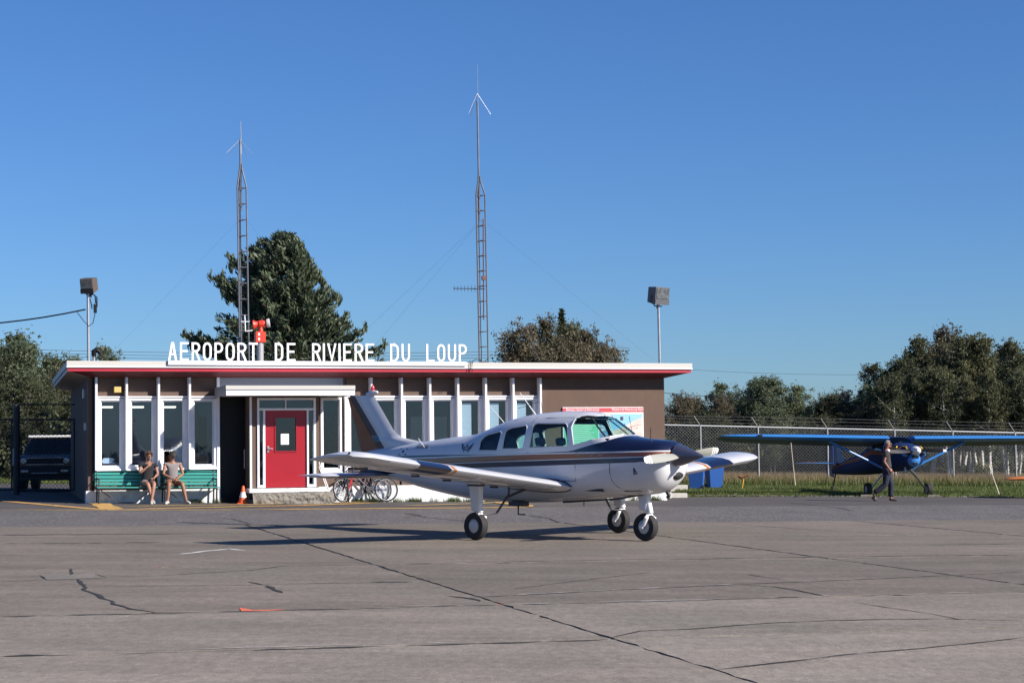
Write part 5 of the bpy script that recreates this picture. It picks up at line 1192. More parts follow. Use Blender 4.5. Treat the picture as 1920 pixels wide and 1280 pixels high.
# overhead cables
def wire(label, a, b_, sag, r=.012, group=None, cat='cable', m_=None):
    P = [a+(b_-a)*(k/16)-Vector((0, 0, sag*4*(k/16)*(1-k/16))) for k in range(17)]
    o = MB().tube([q-a for q in P], r, 5).build('overhead_cable', m_ or m_black); o.location = a; tag(o, label, cat, group)
pq = at(-420, 572, 52); up_ = on(pq.x, pq.y); upo = thing('utility_pole', 'wooden utility pole carrying the service cable, left of the picture', 'pole', up_); MB().tube([(0, 0, -.3), (0, 0, pq.z-up_.z+.4)], [.15, .11], 10).build('pole', m_step, upo, smooth=True); MB().box(-.9, .9, -.06, .06, pq.z-up_.z-.06, pq.z-up_.z+.06).build('cross_arm', m_step, upo)
qa = bl(rfp(163, .25), .25, 0); za_ = hit(150, 578, .3)
wire('black service cable running from the left floodlight out of the picture', hit(160, 580, .3), at(-420, 572, 52), .5, .020)
for k, (v0, v1) in enumerate(((655, 660), (661, 666), (667, 671))):
    wire(['uppermost of three thin power lines behind the roof sign', 'middle of three thin power lines behind the roof sign', 'lowest of three thin power lines behind the roof sign'][k], at(-100, v0-5, 92), at(1180, v1-8, 92), .3, .011, 'power lines behind the terminal', 'power line', m_wire)
for k, (v0, v1, v2) in enumerate(((734, 757, 1700), (781, 786, 1700), (688, 702, 1640))):
    wire(['power line crossing the treetops right of the terminal', 'lower power line in front of the trees right of the terminal', 'faint power line against the sky right of the terminal'][k], at(1150, v0-6, 84), at(v2, v1, 90), .15, [.012, .010, .006][k], 'power lines right of the terminal', 'power line', m_black)
# ================================================================ THE HIGH-WING AEROPLANE
BL1 = (.040, .19, .50); BL0 = (.012, .03, .16)
m_bblue = mat('bright blue aircraft paint', BL1, .3, coat=.6, var=.06, vs=4); m_dblue = mat('dark blue aircraft paint', (.02, .045, .16), .4, coat=.4)
m_byel = mat('yellow trim', (.75, .42, .03), .4); m_bor = mat('orange trim', (.60, .16, .06), .4)
m_alum = mat('brushed aluminium', (.38, .39, .42), .4, metal=.6)
bstripe = stripe_paint('blue fuselage with orange stripe', (.012, .030, .11), [((.30, .09, .025), [(-6, .72), (-4.5, .93), (-2.2, 1.10), (-1.0, 1.30), (.3, 1.30), (1.5, 1.38)], [(-6, .78), (-4.5, 1.03), (-2.2, 1.24), (-1.0, 1.44), (.3, 1.34), (1.5, 1.40)])], -6, 1.5, 0, .65, .12)
gR = gp(1735, 932.5); gL = gp(1630, 929); gR = gat(1735, 59.0); gL = gat(1629, 58.4)
mid = (gR+gL)/2; hd = Vector((.18, -.984, 0)); hd = (hd-GN*hd.dot(GN)).normalized(); lf2 = GN.cross(hd)
Mb = Matrix(((hd.x, lf2.x, GN.x, mid.x), (hd.y, lf2.y, GN.y, mid.y), (hd.z, lf2.z, GN.z, mid.z+.02), (0, 0, 0, 1)))
BP = thing('taildragger_aircraft', 'blue high-wing taildragger aircraft parked at the grass edge behind the walking man', 'aeroplane', mat=Mb)
AP_SAVE = AP; AP = BP
TRK = 1.0
HB = Hull([(-5.9, .86, .62, .05, .75, 2, 2), (-5.2, .98, .60, .12, .8, 2, 2.2), (-4.2, 1.14, .60, .22, .86, 2.2, 2.4), (-3.0, 1.33, .62, .34, .95, 2.4, 2.6), (-2.0, 1.50, .66, .44, 1.05, 2.6, 2.8), (-1.5, 1.70, .69, .48, 1.15, 2.8, 2.8),
            (-1.0, 1.80, .72, .50, 1.2, 3, 2.8), (-.2, 1.87, .78, .51, 1.25, 3, 2.8), (.12, 1.86, .80, .50, 1.28, 2.8, 2.8), (.42, 1.70, .82, .48, 1.28, 2.6, 2.8), (.52, 1.66, .84, .46, 1.28, 2.5, 2.6), (1.0, 1.62, .92, .42, 1.28, 2.4, 2.4), (1.3, 1.58, 1.0, .34, 1.3, 2.3, 2.3), (1.36, 1.5, 1.1, .24, 1.32, 2.2, 2.2)])
hb = HB.mesh(70, 40).build('fuselage', [bstripe, m_cabin], BP)
so = hb.modifiers.new('s', 'SOLIDIFY'); so.thickness = .02; so.offset = -1; so.material_offset = 1
me = evalmesh(hb); hb.modifiers.clear(); hb.data = me
D1 = [(-.10, 1.42), (-.10, 1.74), (-.85, 1.72), (-.85, 1.44)]; D2 = [(-.95, 1.45), (-.95, 1.69), (-1.35, 1.62), (-1.50, 1.50)]; D3 = [(.02, 1.44), (.45, 1.64), (.9, 1.8), (.9, 2.1), (.12, 2.1), (.10, 1.84), (.02, 1.76)]
boolean(hb, cutter([D1, D2, D3])); shade(hb.data, 35)
for D in (D1, D2):
    for s in (-1, 1):
        cx_ = sum(q[0] for q in D)/4; cz_ = sum(q[1] for q in D)/4; P = [Vector((q[0], s*(HB.ys(*q)-.008), q[1])) for q in D]
        MB().add(P+[Vector((cx_, s*(HB.ys(cx_, cz_)-.006), cz_))], [(i, (i+1) % 4, 4) for i in range(4)]).build('side_window', m_pane, BP)
MB().add([(.47, -.40, 1.64), (.47, .40, 1.64), (.12, .44, 1.85), (.12, -.44, 1.85)], [(0, 1, 2, 3)]).build('windscreen', m_pane, BP)
mb = MB(); mb.box(-.9, .3, -.42, .42, .95, 1.0)
for y in (-.22, .22): mb.box(-.75, -.6, y-.18, y+.18, 1.0, 1.62)
mb.prism([(.2, 1.0), (.2, 1.56), (.45, 1.58), (.45, 1.0)], -.42, .42); mb.build('seat', m_cabin, BP, bevel=.03)
# wing halves with rounded tips
def hsec(y, lex, ch, z, tk=1): 
    u_ = [(1, .0), (.95, .04), (.85, .075), (.65, .10), (.45, .09), (.2, .045), (0, .004), (.2, -.018), (.5, -.03), (.8, -.03), (.95, -.02)]
    return [Vector((lex-ch*(1-a), y, z+(a-1)*.17*ch+b_*ch*tk*1.15)) for a, b_ in u_]
for s in (-1, 1):
    Yv = [.42, 1.6, 3.2, 4.6, 5.15, 5.5, 5.7, 5.8]; CHv = [1.5, 1.5, 1.45, 1.25, 1.12, .95, .7, .45]; TK = [1, 1, 1, .95, .9, .8, .6, .35]
    mb = loft([hsec(s*y, .38-(1.5-c)*.28, c, 1.80+.010*y, t) for y, c, t in zip(Yv, CHv, TK)])
    n = 11
    for fi, f in enumerate(mb.f):
        if len(f) == 4:
            j = fi % n
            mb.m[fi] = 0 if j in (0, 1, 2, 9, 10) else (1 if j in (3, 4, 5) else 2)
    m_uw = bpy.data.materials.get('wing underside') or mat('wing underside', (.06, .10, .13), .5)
    wg = mb.build('wing', [m_bblue, m_dblue, m_uw], BP, smooth=True)
    mb = MB(); mb.box(.30, .395, s*4.62-.06, s*4.62+.06, 1.83, 1.90); mb.build('landing_light', m_black, wg)
    mb = MB(); [mb.box(-.9, -.1, s*y-.07, s*y+.03, 1.70, 1.71) for y in (2.2, 2.5, 2.8)]; mb.build('wing_marking', m_alum, wg)
    MB().tube([(-.05, s*.44, .86), (-.08, s*2.45, 1.80)], .05, 8, flat=.8).build('wing_strut', m_bblue, BP, smooth=True)
    mb = MB(); mb.tube([(.05, s*.33, .86), (.02, s*.62, .58), (0, s*(TRK-.1), .22)], [.085, .07, .05], 8, flat=.28); mb.build('gear_leg', m_alum, BP, smooth=True)
    # wheel
    wo = link('wheel', None, BP); r = .215; w_ = .17
    MB().lathe([(r*.5, -w_*.42), (r*.72, -w_*.5), (r*.92, -w_*.42), (r, 0), (r*.92, w_*.42), (r*.72, w_*.5), (r*.5, w_*.42)], (0, s*TRK, r), (0, 1, 0), 28).build('tyre', m_tyre, wo, smooth=True)
    MB().lathe([(0, -w_*.36), (r*.5, -w_*.40), (r*.5, w_*.40), (0, w_*.36)], (0, s*TRK, r), (0, 1, 0), 20).build('rim', m_hub, wo, smooth=True)
    # tailplane
    loft([[Vector((-4.95, s*.06, .98)), Vector((-5.3, s*.06, 1.01)), Vector((-5.85, s*.06, .97)), Vector((-5.3, s*.06, .95))], [Vector((-5.1, s*1.2, .98)), Vector((-5.35, s*1.2, 1.0)), Vector((-5.8, s*1.2, .97)), Vector((-5.35, s*1.2, .96))], [Vector((-5.3, s*1.5, .98)), Vector((-5.4, s*1.5, .985)), Vector((-5.65, s*1.5, .97)), Vector((-5.4, s*1.5, .965))]]).build('tailplane', m_bblue, BP)
    ts = MB(); [ts.box(-5.7, -5.15, s*y-.03, s*y+.03, 1.012, 1.014) for y in (.9, 1.0, 1.15)]; ts.build('tail_stripe', m_bor, BP)
loft([[Vector((-4.55, .0, .98)), Vector((-5.2, .04, .98)), Vector((-5.82, 0, .98)), Vector((-5.2, -.04, .98))], [Vector((-5.1, 0, 1.35)), Vector((-5.4, .03, 1.35)), Vector((-5.82, 0, 1.35)), Vector((-5.4, -.03, 1.35))], [Vector((-5.35, 0, 1.72)), Vector((-5.55, .02, 1.72)), Vector((-5.85, 0, 1.72)), Vector((-5.55, -.02, 1.72))]]).build('fin', m_dblue, BP)
MB().prism([(-5.83, .48), (-6.2, .55), (-6.28, 1.0), (-6.15, 1.72), (-5.86, 1.74), (-5.83, 1.0)], -.02, .02).build('rudder', m_dblue, BP, bevel=.01)
mb = MB(); mb.tube([(-5.6, 0, .64), (-5.85, 0, .22), (-5.9, 0, .12)], [.03, .02, .02], 6); mb.lathe([(.0, -.03), (.09, -.03), (.1, 0), (.09, .03), (0, .03)], (-5.92, 0, .10), (0, 1, 0), 16); mb.build('tail_wheel', m_tyre, BP, smooth=True)
MB().lathe([(.0, .30), (.05, .29), (.11, .20), (.14, .08), (.145, 0), (0, 0)], (1.37, 0, 1.42), (1, 0, .08), 20).build('spinner', m_bwhite, BP, smooth=True)
pb = MB()
for sg_ in (-1, 1):
    secs = []
    for t, ch, tw in ((.12, .09, 60), (.3, .13, 42), (.6, .14, 26), (.86, .11, 18)):
        c = Vector((1.46, sg_*t, 1.43+sg_*.02)); a = R(tw); e1 = Vector((math.sin(a), 0, sg_*math.cos(a))); e2 = Vector((math.cos(a), 0, -sg_*math.sin(a)))
        secs.append([c+e1*ch/2, c+e2*.012, c-e1*ch/2, c-e2*.012])
    b_ = loft(secs); pb.add(b_.v, b_.f)
pbo = pb.build('propeller', m_dark, BP, smooth=True)
for sg_ in (-1, 1): MB().box(1.44, 1.49, min(sg_*.86, sg_*.97), max(sg_*.86, sg_*.97), 1.395, 1.475).build('blade_tip', m_bwhite, pbo, bevel=.01)
mb = MB(); mb.ball((1.30, -.02, 1.16), 1, 16, 10, sc=(.16, .22, .22)); mb.build('chin_cowl', m_bblue, BP, smooth=True)
mb = MB(); mb.box(1.40, 1.475, -.12, .08, 1.20, 1.29); mb.box(1.36, 1.46, -.09, .05, 1.00, 1.07); mb.build('air_inlet', m_black, BP, bevel=.01)
for s in (-1, 1):
    MB().ball((1.25, s*.27, 1.34), 1, sc=(.16, .12, .11)).build('cheek_cowl', m_bblue, BP, smooth=True)
    MB().ball((1.385, s*.24, 1.35), 1, sc=(.06, .09, .06)).build('air_inlet', m_black, BP, smooth=True)
tb = MB()
for s in (-1, 1):
    P = [Vector((x, s*(HB.ys(x, z)+.006), z)) for x, z in ((.5, 1.50), (.75, 1.55), (.8, 1.50), (1.0, 1.50), (1.05, 1.56), (1.22, 1.55), (1.32, 1.49))]; tb.tube(P, .026, 5)
tb.build('yellow_trim', m_byel, BP, smooth=True)
sp_ = MB()
for s in (-1, 1): sp_.add([Vector((x, s*(HB.ys(x, z)+.004), z)) for x, z in ((.55, 1.30), (1.25, 1.30), (1.25, 1.42), (.55, 1.46))], [(0, 1, 2, 3)])
sp_.build('cowl_panel', m_alum, BP)
MB().tube([(1.0, -.18, .92), (1.05, -.2, .76)], .03, 8).build('exhaust_pipe', m_alum, BP)
AP = AP_SAVE
# chocks and tie-down ropes
for u, lab in ((1748, 'wooden chock under the right wheel of the blue aircraft'), (1622, 'wooden chock beside the left wheel of the blue aircraft')):
    g = gat(u, 57.8, .02); o = MB().prism([(-.2, 0), (.2, 0), (.17, .07), (-.17, .07)], -.05, .05).build('wheel_chock', m_step, bevel=.008); o.location = g; tag(o, lab, 'chock', 'wheel chocks')
m_rope = mat('pale rope', (.62, .54, .42), .8)
def rope(label, a, b_, m_=None, r=.013, group='tie-down ropes of the blue aircraft'):
    o = MB().tube([(0, 0, 0), tuple((b_-a)*.6), tuple(b_-a)], [r, r, r*1.5], 6).build('tie_down_rope', m_ or m_rope); o.location = a; tag(o, label, 'rope', group)
rope('pale tie-down rope hanging from the left wing of the blue aircraft', at(1483, 830, 56.9), at(1491, 909, 57.3)); rope('pale tie-down rope slanting from the right wing of the blue aircraft', at(1841, 833, 60.4), at(1874, 928, 58.9))
for u, v, Y, lab in ((1491, 910, 57.3, 'dark ground anchor under the left tie-down rope'), (1876, 927, 58.8, 'dark ground anchor under the right tie-down rope')):
    g = gat(u, Y); mb = MB().tube([(0, 0, -.05), (0, 0, .10)], .03, 6).lathe([(.12, 0), (.06, .05), (0, .06)], (0, 0, 0), (0, 0, 1), 10); o = mb.build('ground_anchor', m_dark); o.location = g; tag(o, lab, 'anchor', 'ground anchors')
# low orange aircraft at the right edge: its wing tip enters the picture
ow = gat(1953, 57.0); OP = thing('orange_aircraft', 'orange low wing tip of an aircraft entering at the right edge', 'aeroplane', ow, R(-8))
m_oro = mat('orange wing paint', (.62, .20, .03), .35, coat=.5, var=.1, vs=3)
secs = []
for y, ch, lex, tk in ((-1.15, .25, .1, .3), (-1.08, .7, .33, .7), (-.9, .95, .45, 1), (-.4, 1.15, .5, 1), (2.5, 1.35, .5, 1.1), (3.3, 1.4, .5, 1.1)):
    secs.append([Vector((y, -(lex-ch*(1-a)), .62+.02*(y+1)+b_*ch*tk)) for a, b_ in ((1, 0), (.9, .05), (.7, .07), (.4, .06), (0, 0), (.4, -.03), (.7, -.045), (.9, -.03))])
loft(secs).build('wing', m_oro, OP, smooth=True)
HO = Hull([(-4.0, .9, .7, .08, .8, 2, 2), (-2, 1.2, .5, .3, .85, 2.3, 2.3), (0, 1.35, .4, .42, .9, 2.4, 2.4), (1.5, 1.2, .45, .38, .85, 2.3, 2.3), (2.0, 1.05, .6, .25, .85, 2, 2)])
me = HO.mesh(30, 24).mesh('fuselage', m_oro); me.transform(Matrix.Translation((3.6, -.3, .1)) @ Matrix.Rotation(R(-90), 4, 'Z')); shade(me); link('fuselage', me, OP)
for s in (-.7, .7):
    mb = MB(); mb.tube([(3.6+s, -.7, .6), (3.6+s, -.7, .2)], .04, 6); mb.lathe([(0, -.06), (.18, -.06), (.2, 0), (.18, .06), (0, .06)], (3.6+s, -.7, .2), (1, 0, 0), 20); mb.build('wheel', m_tyre, OP, smooth=True)

# ================================================================ FENCES
m_post = mat('fence post steel', (.30, .30, .30), .5, metal=.35, var=.15, vs=5); m_mesh = mat('chain link wire', (.22, .22, .215), .5, metal=.4); m_barb = mat('barbed wire', (.17, .16, .16), .6, metal=.3)
FY = 76.0
def fpt(u, v): return at(u, v, FY)
fr = thing('chain_link_fence', 'grey chain link fence with barbed wire arms behind the parked aircraft', 'fence', (0, FY, 0))
def railz(u): return at(u, 797+(u-1250)*15/670-.5, FY)
pu = [1193, 1313, 1421, 1551, 1677, 1786, 1903, 2010, 2120]
FH = 2.25
for i, u in enumerate(pu):
    t = railz(u); x = t.x; zb = t.z-FH
    p_ = MB().tube([(x, 0, zb-.3), (x, 0, t.z+.03)], .042, 8).build('post', m_post, fr, smooth=True)
    MB().tube([(x, 0, t.z+.0), (x-.26, -.05, t.z+.40)], .022, 6).build('barb_arm', m_barb, p_)
X0, X1 = railz(1120).x, railz(2160).x; zr0, zr1 = railz(1120).z, railz(2160).z
zr = lambda x: zr0+(zr1-zr0)*(x-X0)/(X1-X0)
MB().tube([(X0, 0, zr0), (X1, 0, zr1)], .034, 8).build('top_rail', mat('bright rail', (.5, .5, .5), .5), fr, smooth=True)
MB().tube([(X0, 0, zr0-FH+.08), (X1, 0, zr1-FH+.08)], .008, 4).build('bottom_wire', m_post, fr)
mb = MB(); 
for k in range(3):
    f_ = (k+1)/3; P = []
    x = X0
    while x < X1: P.append((x-.26*f_, -.05*f_, zr(x)+.40*f_+random.uniform(-.02, .02))); x += 1.1
    mb.tube(P, .007, 4)
for k in range(3):
    x = X0
    while x < X1:
        f_ = (k+1)/3; c = Vector((x-.26*f_, -.05*f_, zr(x)+.40*f_)); mb.tube([c+Vector((-.02, 0, -.03)), c+Vector((.02, 0, .03))], .006, 3); x += .3
o = mb.build('barbed_wire', m_barb, fr, smooth='raw'); o['kind'] = 'stuff'
def chainlink(parent, A, B_, h, pitch, r, m_, name='chain_link_mesh', zoff=0.0):
    """wires running diagonally both ways in the vertical plane A-B; A, B are the top corners"""
    d = (B_-A); L_ = math.hypot(d.x, d.y); ex = Vector((d.x/L_, d.y/L_, 0)); nn = Vector((-ex.y, ex.x, 0)); slope = d.z/L_; vs = []; fs = []
    n = int((L_+h)/pitch)+1
    for sg_ in (1, -1):
        for k in range(n):
            if sg_ == 1: a = (k*pitch-h, -h); b_ = (k*pitch, 0)
            else: a = (k*pitch-h, 0); b_ = (k*pitch, -h)
            (x0, z0), (x1, z1) = a, b_
            if x1 <= 0 or x0 >= L_: continue
            if x0 < 0: z0 += (z1-z0)*(0-x0)/(x1-x0); x0 = 0
            if x1 > L_: z1 -= (z1-z0)*(x1-L_)/(x1-x0); x1 = L_
            p0 = A+ex*x0+Vector((0, 0, z0+slope*x0)); p1 = A+ex*x1+Vector((0, 0, z1+slope*x1)); dd = (p1-p0).normalized(); s2 = nn.cross(dd)
            off = nn*(r*.9*sg_); b0 = len(vs)
            for p_ in (p0, p1):
                for j in range(3): A_ = 2*math.pi*j/3; vs.append(tuple(p_+off+nn*(r*math.cos(A_))+s2*(r*math.sin(A_))))
            fs += [(b0+j, b0+(j+1) % 3, b0+3+(j+1) % 3, b0+3+j) for j in range(3)]
    me = bpy.data.meshes.new(name); me.from_pydata(vs, [], fs); me.materials.append(m_); o = link(name, me, parent); o['kind'] = 'stuff'; return o
chainlink(fr, Vector((X0, 0, zr0)), Vector((X1, 0, zr1)), FH-.05, .135, .0072, m_mesh)
# left gate
m_gate = mat('dark gate steel', (.035, .037, .042), .5, metal=.3)
GY = 55.5; gt = thing('chain_link_gate', 'tall dark chain link gate with posts left of the terminal', 'gate', (0, GY, 0))
def gpt(u, v): q = at(u, v, GY); return Vector((q.x, 0, q.z))
for u, w_ in ((31, .10), (-140, .07)):
    a = gpt(u, 760); MB().tube([(a.x, 0, a.z+.02), (a.x, 0, a.z-3.0)], w_, 8).build('gate_post', m_gate, gt, smooth=True)
for v in (758, 786): MB().tube([gpt(24, v), gpt(143, v)], .02 if v == 758 else .014, 6).build('top_rail', m_gate, gt)
for (ua, ub), nm in (((-130, 22), 'gate_leaf'), ((34, 139), 'gate_leaf')):
    a, b_, c, d = gpt(ua, 786), gpt(ub, 786), gpt(ub, 918), gpt(ua, 918)
    lf_ = MB().tube([a, b_], .028, 6).tube([b_, c], .028, 6).tube([c, d], .028, 6).tube([d, a], .028, 6).build(nm, m_gate, gt)
    chainlink(lf_, a, b_, (a-d).length-.03, .125, .005, m_gate)
mb = MB(); q = gpt(27, 850); mb.box(q.x-.04, q.x+.04, -.08, .0, q.z-.35, q.z+.15); mb.build('gate_latch', m_post, gt, bevel=.01)

# ================================================================ VEHICLES
m_car = mat('dark brown car paint', (.012, .007, .007), .3, coat=.8); m_trim = mat('black plastic', (.014, .014, .016), .6); m_cgl = glassmat('car glass', (.12, .13, .15), .06, .02)
m_hl = mat('headlamp lens', (.35, .37, .42), .15, metal=.4); m_wroof = mat('white car roof', (.75, .75, .75), .3, coat=.5, var=.03, vs=20)
cg = gat(85, 59.0, .02); cv = thing('parked_suv', 'dark boxy off-road car with white roof parked behind the gate', 'car', cg, R(6))
def rr(x0, x1, y0, y1, z0, z1, nm, m_, b_=.05, par=cv): return MB().box(x0, x1, y0, y1, z0, z1).build(nm, m_, par, bevel=b_)
mb = MB(); mb.prism([(-.0, .55), (-.02, 1.08), (.15, 1.16), (1.35, 1.20), (4.2, 1.20), (4.25, .5), (3.9, .42), (.3, .42)], -.90, .90, 'x'); body = mb.build('body', m_car, cv, bevel=.05)
mb = MB()
z0, z1 = 1.19, 1.72
B0 = [(-.88, 1.30), (.88, 1.30), (.88, 4.1), (-.88, 4.1)]; B1 = [(-.76, 1.72), (.76, 1.72), (.78, 3.95), (-.78, 3.95)]
cab = MB().add([(a, b_, z0) for a, b_ in B0]+[(a, b_, z1) for a, b_ in B1], [(3, 2, 1, 0), (4, 5, 6, 7)]); 
for (i, j) in ((0, 1), (1, 2), (2, 3), (3, 0)):
    # pillars as frames around the glass
    p0, p1, p2, p3 = [Vector(cab.v[k]) for k in (i, j, j+4, i+4)]; c = (p0+p1+p2+p3)/4; q = [c+(p_-c)*.90 for p_ in (p0, p1, p2, p3)]
    cab.add([p0, p1, p2, p3]+q, [(0, 1, 5, 4), (1, 2, 6, 5), (2, 3, 7, 6), (3, 0, 4, 7)])
    MB().add(q, [(0, 1, 2, 3)]).build('windscreen' if i == 0 else 'side_window', m_cgl, cv)
cab.build('cab', m_car, cv)
mb = MB(); mb.box(-.79, .79, 1.66, 3.98, 1.722, 1.80); mb.build('roof', m_wroof, cv, bevel=.03)
rk = MB(); [rk.tube([(x, 1.8, 1.82), (x, 3.8, 1.82)], .02, 5) for x in (-.62, .62)]; [rk.box(x-.07, x+.07, 1.7, 1.85, 1.80, 1.83) for x in (-.6, .6)]; rk.build('roof_rack', m_trim, cv)
rr(-.55, .55, -.045, -.022, .88, 1.06, 'grille', m_trim, .02)
MB().box(-.58, .58, -.05, -.02, 1.062, 1.085).box(-.58, .58, -.05, -.02, .855, .878).build('grille_surround', m_hl, cv)
for k in range(3): MB().box(-.50, .50, -.06, -.046, .90+.05*k, .915+.05*k).build('grille_bar', m_trim, cv)
for s in (-1, 1):
    hl = MB().lathe([(.0, -.03), (.09, -.025), (.10, .0), (.11, .01), (.11, .04)], (s*.66, -.045, .97), (0, 1, 0), 20).build('headlight', m_hl, cv, smooth=True)
    MB().box(s*.79-.045, s*.79+.045, -.04, -.015, .91, 1.03).build('indicator_lamp', mat('indicator lens', (.3, .07, .02), .3) if s == -1 else bpy.data.materials['indicator lens'], cv, bevel=.01)
    rr(s*1.0-.09, s*1.0+.09, 1.25, 1.40, 1.15, 1.36, 'wing_mirror', m_trim, .03)
    rr(s*.62-.12, s*.62+.12, -.17, -.135, .62, .70, 'fog_lamp', m_hl, .01)
    for y in (.75, 3.45):
        w_ = MB().lathe([(0, -.11), (.22, -.12), (.25, -.10), (.37, -.12), (.40, -.08), (.40, .08), (.37, .12), (.22, .12), (0, .11)], (s*.80, y, .40), (1, 0, 0), 28).build('wheel', m_tyre, cv, smooth=True)
mb = MB(); mb.box(-.93, .93, -.16, .02, .50, .80); mb.build('bumper', m_trim, cv, bevel=.05)
MB().box(-.42, .42, -.175, -.161, .585, .61).build('bumper_bar', m_hub, cv)
MB().box(-.78, .78, -.1, .4, .36, .50).build('skid_plate', m_trim, cv, bevel=.02)
MB().prism([(-.79, 1.32), (-.76, 1.24), (-.70, 1.24), (-.73, 1.32)], 1.2, 1.24, 'y', Matrix.Translation((1.55, .2, .38))).build('marker', mat('amber reflector', (.7, .25, .02), .3), cv)
# blue van at the left edge
vg = gat(-22, 82.0, .02); vn = thing('blue_van', 'blue van parked far behind the gate at the left edge', 'van', vg, R(80))
m_van = mat('blue van paint', (.06, .13, .34), .35, coat=.5)
MB().prism([(-1.0, .6), (-1.0, 2.5), (3.2, 2.5), (3.5, 1.6), (4.3, 1.3), (4.4, .6)], -1.0, 1.0, 'x').build('body', m_van, vn, bevel=.06)
MB().box(-.9, .9, -1.03, -1.003, 1.5, 2.2).build('rear_window', m_trim, vn); MB().box(-.985, 1.0, -1.06, 4.3, .42, .60).build('sill', m_trim, vn)
for y in (-.2, 3.4):
    for s in (-1, 1): MB().lathe([(0, -.11), (.33, -.12), (.36, 0), (.33, .12), (0, .11)], (s*.9, y, .36), (1, 0, 0), 24).build('wheel', m_tyre, vn, smooth=True)
# wheelie bins
m_bin = mat('blue bin plastic', (.022, .10, .36), .45, var=.05)
def wbin(u, Y, lab, rz, sc=1):
    g = gat(u, Y); b_ = thing('wheelie_bin', lab, 'bin', g, rz, 'blue wheelie bins beside the terminal'); b_.scale = (sc, sc, sc)
    bt = [(-.22, -.24), (.22, -.24), (.22, .24), (-.22, .24)]; tp = [(-.29, -.33), (.29, -.33), (.29, .33), (-.29, .33)]
    loft([[Vector((x, y, .08)) for x, y in bt], [Vector((x*.98, y*.98, .92)) for x, y in tp], [Vector((x*1.06, y*1.06, .93)) for x, y in tp], [Vector((x*1.06, y*1.06, .98)) for x, y in tp]]).build('bin_body', m_bin, b_, bevel=.045)
    MB().prism([(-.37, .985), (-.37, 1.0), (-.1, 1.07), (.3, 1.05), (.38, .985)], -.32, .32, 'x').build('lid', m_bin, b_, bevel=.015)
    mb = MB(); mb.tube([(-.26, .42, .98), (.26, .42, .98)], .018, 6); mb.build('handle', m_bin, b_)
    for s in (-1, 1): MB().lathe([(0, -.03), (.1, -.03), (.11, 0), (.1, .03), (0, .03)], (s*.25, .22, .11), (1, 0, 0), 16).build('wheel', m_tyre, b_, smooth=True)
wbin(1305, 65, 'left blue wheelie bin, next to the terminal corner', R(170)); wbin(1338, 66.5, 'right blue wheelie bin, closer to the chain link fence', R(12))
# concrete blocks at the corner of the terminal
m_blk2 = mat('pale concrete block', (.50, .48, .44), .9, var=.12, vs=9, bump=.4, bs=30)
for u, v, w_, h_, lab in ((1246, 934, .30, .19, 'small white concrete block at the foot of the terminal corner'), (1267, 933, .62, .14, 'long pale concrete slab lying by the terminal corner'), (1271, 921, .60, .10, 'pale concrete slab stacked behind the long one by the terminal corner')):
    g = gp(u, v, .02); o = MB().box(-w_/2, w_/2, -.2, .2, 0, h_ if v > 925 else h_+.12).build('concrete_block', m_blk2, bevel=.015); o.location = g; o.rotation_euler[2] = R(random.uniform(5, 20)); tag(o, lab, 'block', 'concrete blocks at the corner')
# marker light with yellow hose
g = gat(1388, 66); mk = thing('yellow_marker', 'bent yellow pipe with a brown valve on the grass near the far wing tip', 'pipe', g)
MB().tube([(0, 0, -.05), (.06, 0, .2), (.09, 0, .42)], .022, 6).build('pipe', m_byel, mk, smooth=True)
mb = MB(); mb.tube([(-.08, 0, .52), (.02, 0, .47), (.16, 0, .53), (.24, 0, .55)], [.05, .07, .045, .05], 8); mb.build('valve', mat('rusty valve', (.18, .08, .03), .8), mk, smooth=True)
